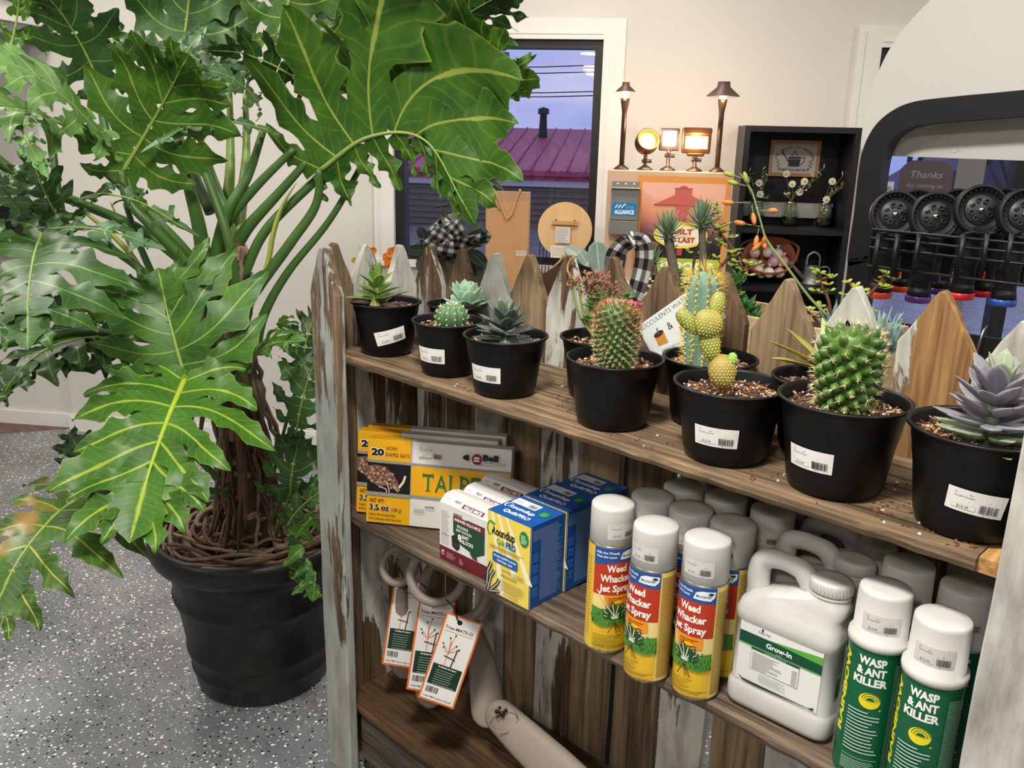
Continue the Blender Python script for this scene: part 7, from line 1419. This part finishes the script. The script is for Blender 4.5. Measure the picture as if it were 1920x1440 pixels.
for (x, y, n) in ((1562, 600, 16), (1588, 620, 12), (1650, 618, 14), (1674, 628, 16), (1660, 640, 14), (1622, 600, 8)):
    b = MB()
    for k in range(n): b.blade(pt(x, y, YPn + .09) - V((0, 0, .03)), V((rnd.uniform(-.8, .8), rnd.uniform(-.6, .6), rnd.uniform(.5, 1.2))), V((0, 0, 1)), rnd.uniform(.055, .078), .0085, .007, 0, .05, tip=.6, n=5, seg=6)
    b.build('blue_chalk_sticks', lf_blue, pl, True)
# flower stalk with orange bells
b = MB(); P = bez([pt(1562, 602, 1.58), pt(1520, 560, 1.56), pt(1475, 500, 1.54), pt(1438, 450, 1.54), pt(1425, 410, 1.54), pt(1408, 355, 1.55), pt(1388, 325, 1.56)], 8); b.tube(P, [.0032 - .002 * i / len(P) for i in range(len(P))], 6, 0)
for (x0_, y0_, x1_, y1_, mi) in ((1426, 425, 1398, 420, 1), (1423, 428, 1420, 442, 1), (1436, 448, 1428, 455, 1), (1428, 470, 1430, 462, 1), (1405, 380, 1376, 380, 1), (1425, 395, 1440, 395, 1), (1404, 350, 1385, 345, 2), (1395, 335, 1378, 330, 2), (1408, 365, 1402, 345, 2), (1410, 385, 1412, 400, 1), (1430, 430, 1432, 446, 1)):
    a, c_ = pt(x0_, y0_, 1.545), pt(x1_, y1_, 1.54); d = (c_ - a); e2 = c_ + d.normalized() * .018; b.tube([a, c_], .001, 4, 0); b.tube([c_, c_ + d.normalized() * .008, e2, e2 + d.normalized() * .006], [.0025, .005, .0045, .0015], 8, mi)
b.build('flower_stalk', [mat('stalk_green', '#7f8a58', .6), mat('bell_orange', '#cf6a3c', .5, var=(90, '#c8903c', .5)), mat('bud_green', '#9aa84a', .6)], pl, True)

# ---------------------------------------------------------------- two round door signs with ribbon and leaves, standing behind the pickets
m_rib = bpy.data.materials.new('buffalo_plaid'); m_rib.use_nodes = True; nt = m_rib.node_tree; N = nt.nodes; L = nt.links; t_ = N.new('ShaderNodeTexCoord'); sp = N.new('ShaderNodeSeparateXYZ'); L.new(t_.outputs['UV'], sp.inputs[0]); outs = []
for ax_, k in (('X', 2.), ('Y', 9.)):
    mu = N.new('ShaderNodeMath'); mu.operation = 'MULTIPLY'; L.new(sp.outputs[ax_], mu.inputs[0]); mu.inputs[1].default_value = k; fr_ = N.new('ShaderNodeMath'); fr_.operation = 'FRACT'; L.new(mu.outputs[0], fr_.inputs[0]); g = N.new('ShaderNodeMath'); g.operation = 'GREATER_THAN'; L.new(fr_.outputs[0], g.inputs[0]); g.inputs[1].default_value = .5; outs.append(g)
ad = N.new('ShaderNodeMath'); L.new(outs[0].outputs[0], ad.inputs[0]); L.new(outs[1].outputs[0], ad.inputs[1]); dv = N.new('ShaderNodeMath'); dv.operation = 'MULTIPLY'; dv.inputs[1].default_value = .5; L.new(ad.outputs[0], dv.inputs[0])
rr_ = N.new('ShaderNodeValToRGB'); rr_.color_ramp.elements[0].color = lin('#141414') + (1,); rr_.color_ramp.elements[1].color = lin('#d8d8d6') + (1,); md = rr_.color_ramp.elements.new(.5); md.color = lin('#6a6a6a') + (1,); L.new(dv.outputs[0], rr_.inputs['Fac']); L.new(rr_.outputs[0], N['Principled BSDF'].inputs['Base Color']); N['Principled BSDF'].inputs['Roughness'].default_value = .8
def ribbon(pts, wv, name, par):
    P = bez(pts, 8); n = len(P); b = MB(); rows = []
    for i, q in enumerate(P):
        tg = (P[min(i + 1, n - 1)] - P[max(i - 1, 0)]).normalized(); w = V(wv); w = (w - tg * w.dot(tg)).normalized() * .018; nn = tg.cross(w).normalized() * .0008; rows.append([q - w + nn, q + nn, q + w + nn, q + w - nn, q - w - nn])
    ns = [b.pts(r_) for r_ in rows]
    for i in range(n - 1):
        for j in range(5): u = (0, .5, 1, 1, 0, 0)[j], (0, .5, 1, 1, 0, 0)[j + 1]; k = (j + 1) % 5; b.face((ns[i] + j, ns[i] + k, ns[i + 1] + k, ns[i + 1] + j), 0, True, [(u[0], i / n), (u[1], i / n), (u[1], (i + 1) / n), (u[0], (i + 1) / n)])
    b.build(name, m_rib, par, True)
def roundsign(xc, ytop, col, lab, nm, loops, leaves, v=1.43, rad=.12):
    top = PY(xc, ytop, v); c = top - V((0, 0, rad)); t = thing('door_sign', lab, 'door sign', (c.x, c.y, c.z - rad)); b = MB(); b.lathe([(0, -.004), (rad, -.004), (rad, .004), (0, .004)], c, 56, 0, V((.25, -1, 0)), None, False); b.build('round_panel', mat(nm, col, .6, var=(10, '#8a8074' if 'cream' in nm else '#4a2c22', .2), bump=(60, .1)), t, True)
    for lp in loops: ribbon([PY(*q) for q in lp], tuple(X * .8 - F * .45 + U * .2), 'plaid_ribbon', t)
    lm_ = MB()
    for (x0_, y0_, x1_, y1_, w, mi) in leaves:
        a, e_ = PY(x0_, y0_, v - .015), PY(x1_, y1_, v - .03); lm_.blade(a, e_ - a, -F, (e_ - a).length, w, .002, mi, 0., tip=.9, n=8, seg=8, wide=.5, w0=.3)
    lm_.build('eucalyptus_leaves', [leafmat('eucalyptus_grey', '#93a39a', '#778a80', '#bcc8be', .03, .5, transl=.05), leafmat('eucalyptus_dark', '#3f4f40', '#2c3a30', '#6f7f6a', .03, .4, transl=.05), leafmat('silver_sprig', '#b4c0ac', '#8fa08c', '#d0d8c8', .02, .5, transl=.1)], t, True); return t
t = roundsign(862, 468, '#a89a86', 'round cream door sign with a plaid bow and dark leaves, behind the pickets', 'cream_panel', [((862, 475, 1.41), (835, 445, 1.40), (812, 430, 1.40), (830, 420, 1.42), (862, 470, 1.42)), ((865, 470, 1.41), (862, 440, 1.39), (845, 420, 1.39), (838, 424, 1.43), (858, 470, 1.43)), ((866, 472, 1.41), (880, 445, 1.40), (905, 440, 1.40), (900, 455, 1.42), (868, 472, 1.42)), ((862, 470, 1.40), (820, 462, 1.39), (800, 448, 1.40), (812, 470, 1.41), (858, 478, 1.41))],
    [(800, 470, 765, 470, .036, 1), (800, 455, 785, 425, .024, 1), (880, 470, 912, 500, .034, 1), (885, 480, 900, 520, .034, 1), (790, 480, 795, 510, .034, 1), (870, 450, 905, 430, .014, 1), (880, 460, 915, 445, .014, 1), (855, 430, 850, 395, .013, 2), (860, 430, 872, 398, .013, 2), (858, 415, 880, 405, .012, 2), (858, 415, 840, 402, .012, 2), (862, 400, 866, 385, .010, 2), (878, 440, 888, 412, .012, 2), (884, 440, 905, 418, .010, 2), (848, 430, 828, 412, .010, 2), (820, 440, 806, 428, .009, 2)])
b = MB(); b.tube([PY(837, 430, 1.43), PY(829, 386, 1.43)], .004, 6); b.tube([PY(815, 388, 1.43), PY(842, 385, 1.43)], .0028, 6); b.build('rusty_stake', mat('rusty_iron', '#3a2c28', .8), t, True)
t = roundsign(1088, 492, '#55301f', 'round dark brown door sign with rope and grey-green leaves, behind the middle pickets', 'brown_panel', [((1178, 560, 1.42), (1150, 500, 1.40), (1165, 462, 1.39), (1198, 450, 1.40), (1208, 480, 1.42), (1195, 540, 1.43), (1178, 575, 1.43))], [(1112, 500, 1058, 462, .028, 0), (1125, 520, 1118, 450, .042, 0), (1105, 500, 1085, 470, .026, 0), (1118, 522, 1165, 540, .02, 1)], rad=.125)
b = MB(); b.tube(bez([PY(1032, 507, 1.42), PY(1050, 490, 1.41), PY(1058, 478, 1.41), PY(1066, 492, 1.41)], 5), .003, 6); b.build('rope', m_rope, t, True); b = MB(); b.tube(bez([PY(1082, 478, 1.335), PY(1068, 490, 1.335), PY(1064, 505, 1.335), PY(1070, 518, 1.335), PY(1080, 524, 1.335)], 5), .0022, 6); b.build('rope', m_rope, t, True)
# orange flowers behind the left pickets
t = thing('orange_flower', 'orange and yellow flowers peeking over the left pickets', 'flowers', tuple(PY(735, 520, 1.42))); b = MB()
for (x, y, s, mi) in ((738, 475, .014, 0), (732, 490, .014, 0), (726, 482, .010, 0), (700, 470, .008, 0), (664, 488, .006, 1), (742, 488, .012, 0), (735, 500, .012, 0)):
    q = PY(x, y, 1.40)
    b = MB()
    for k in range(5): a = k * 1.257; b.blade(q, X * math.cos(a) + U * math.sin(a) - F * .3, -F, s * 1.4, s * 1.3, .001, mi, 0, tip=.9, n=4, seg=6)
    b.build('flower_head', [mat('petal_orange', '#f07a12', .5, var=(50, '#f8a030', .5)), mat('petal_yellow', '#e8d040', .5)], t, True)
b = MB(); b.tube([PY(735, 500, 1.41), PY(735, 640, 1.41)], .003, 6); b.tube([PY(700, 475, 1.41), PY(725, 560, 1.41)], .002, 6); b.tube([PY(664, 490, 1.41), PY(725, 600, 1.41)], .002, 6); b.build('flower_stem', m_stem, t, True)
# small black panel at the far left wall
s0_, z1_ = WS(-60, 340, .06); s1_, z0_ = WS(44, 470, .06); t = wthing('wall_cabinet', 'black cabinet on the left wall half hidden by leaves', 'cabinet', (s0_ + s1_) / 2, .03, z0_); b = MB(); wbox(b, s0_ - .3, s1_, -.03, .10, z0_, z1_); b.build('cabinet_body', m_bk, t, True); b = MB(); wbox(b, s0_ - .2, s1_ - .012, .10, .106, z0_ + .012, z1_ - .012); b.build('door', m_bk, t, True)
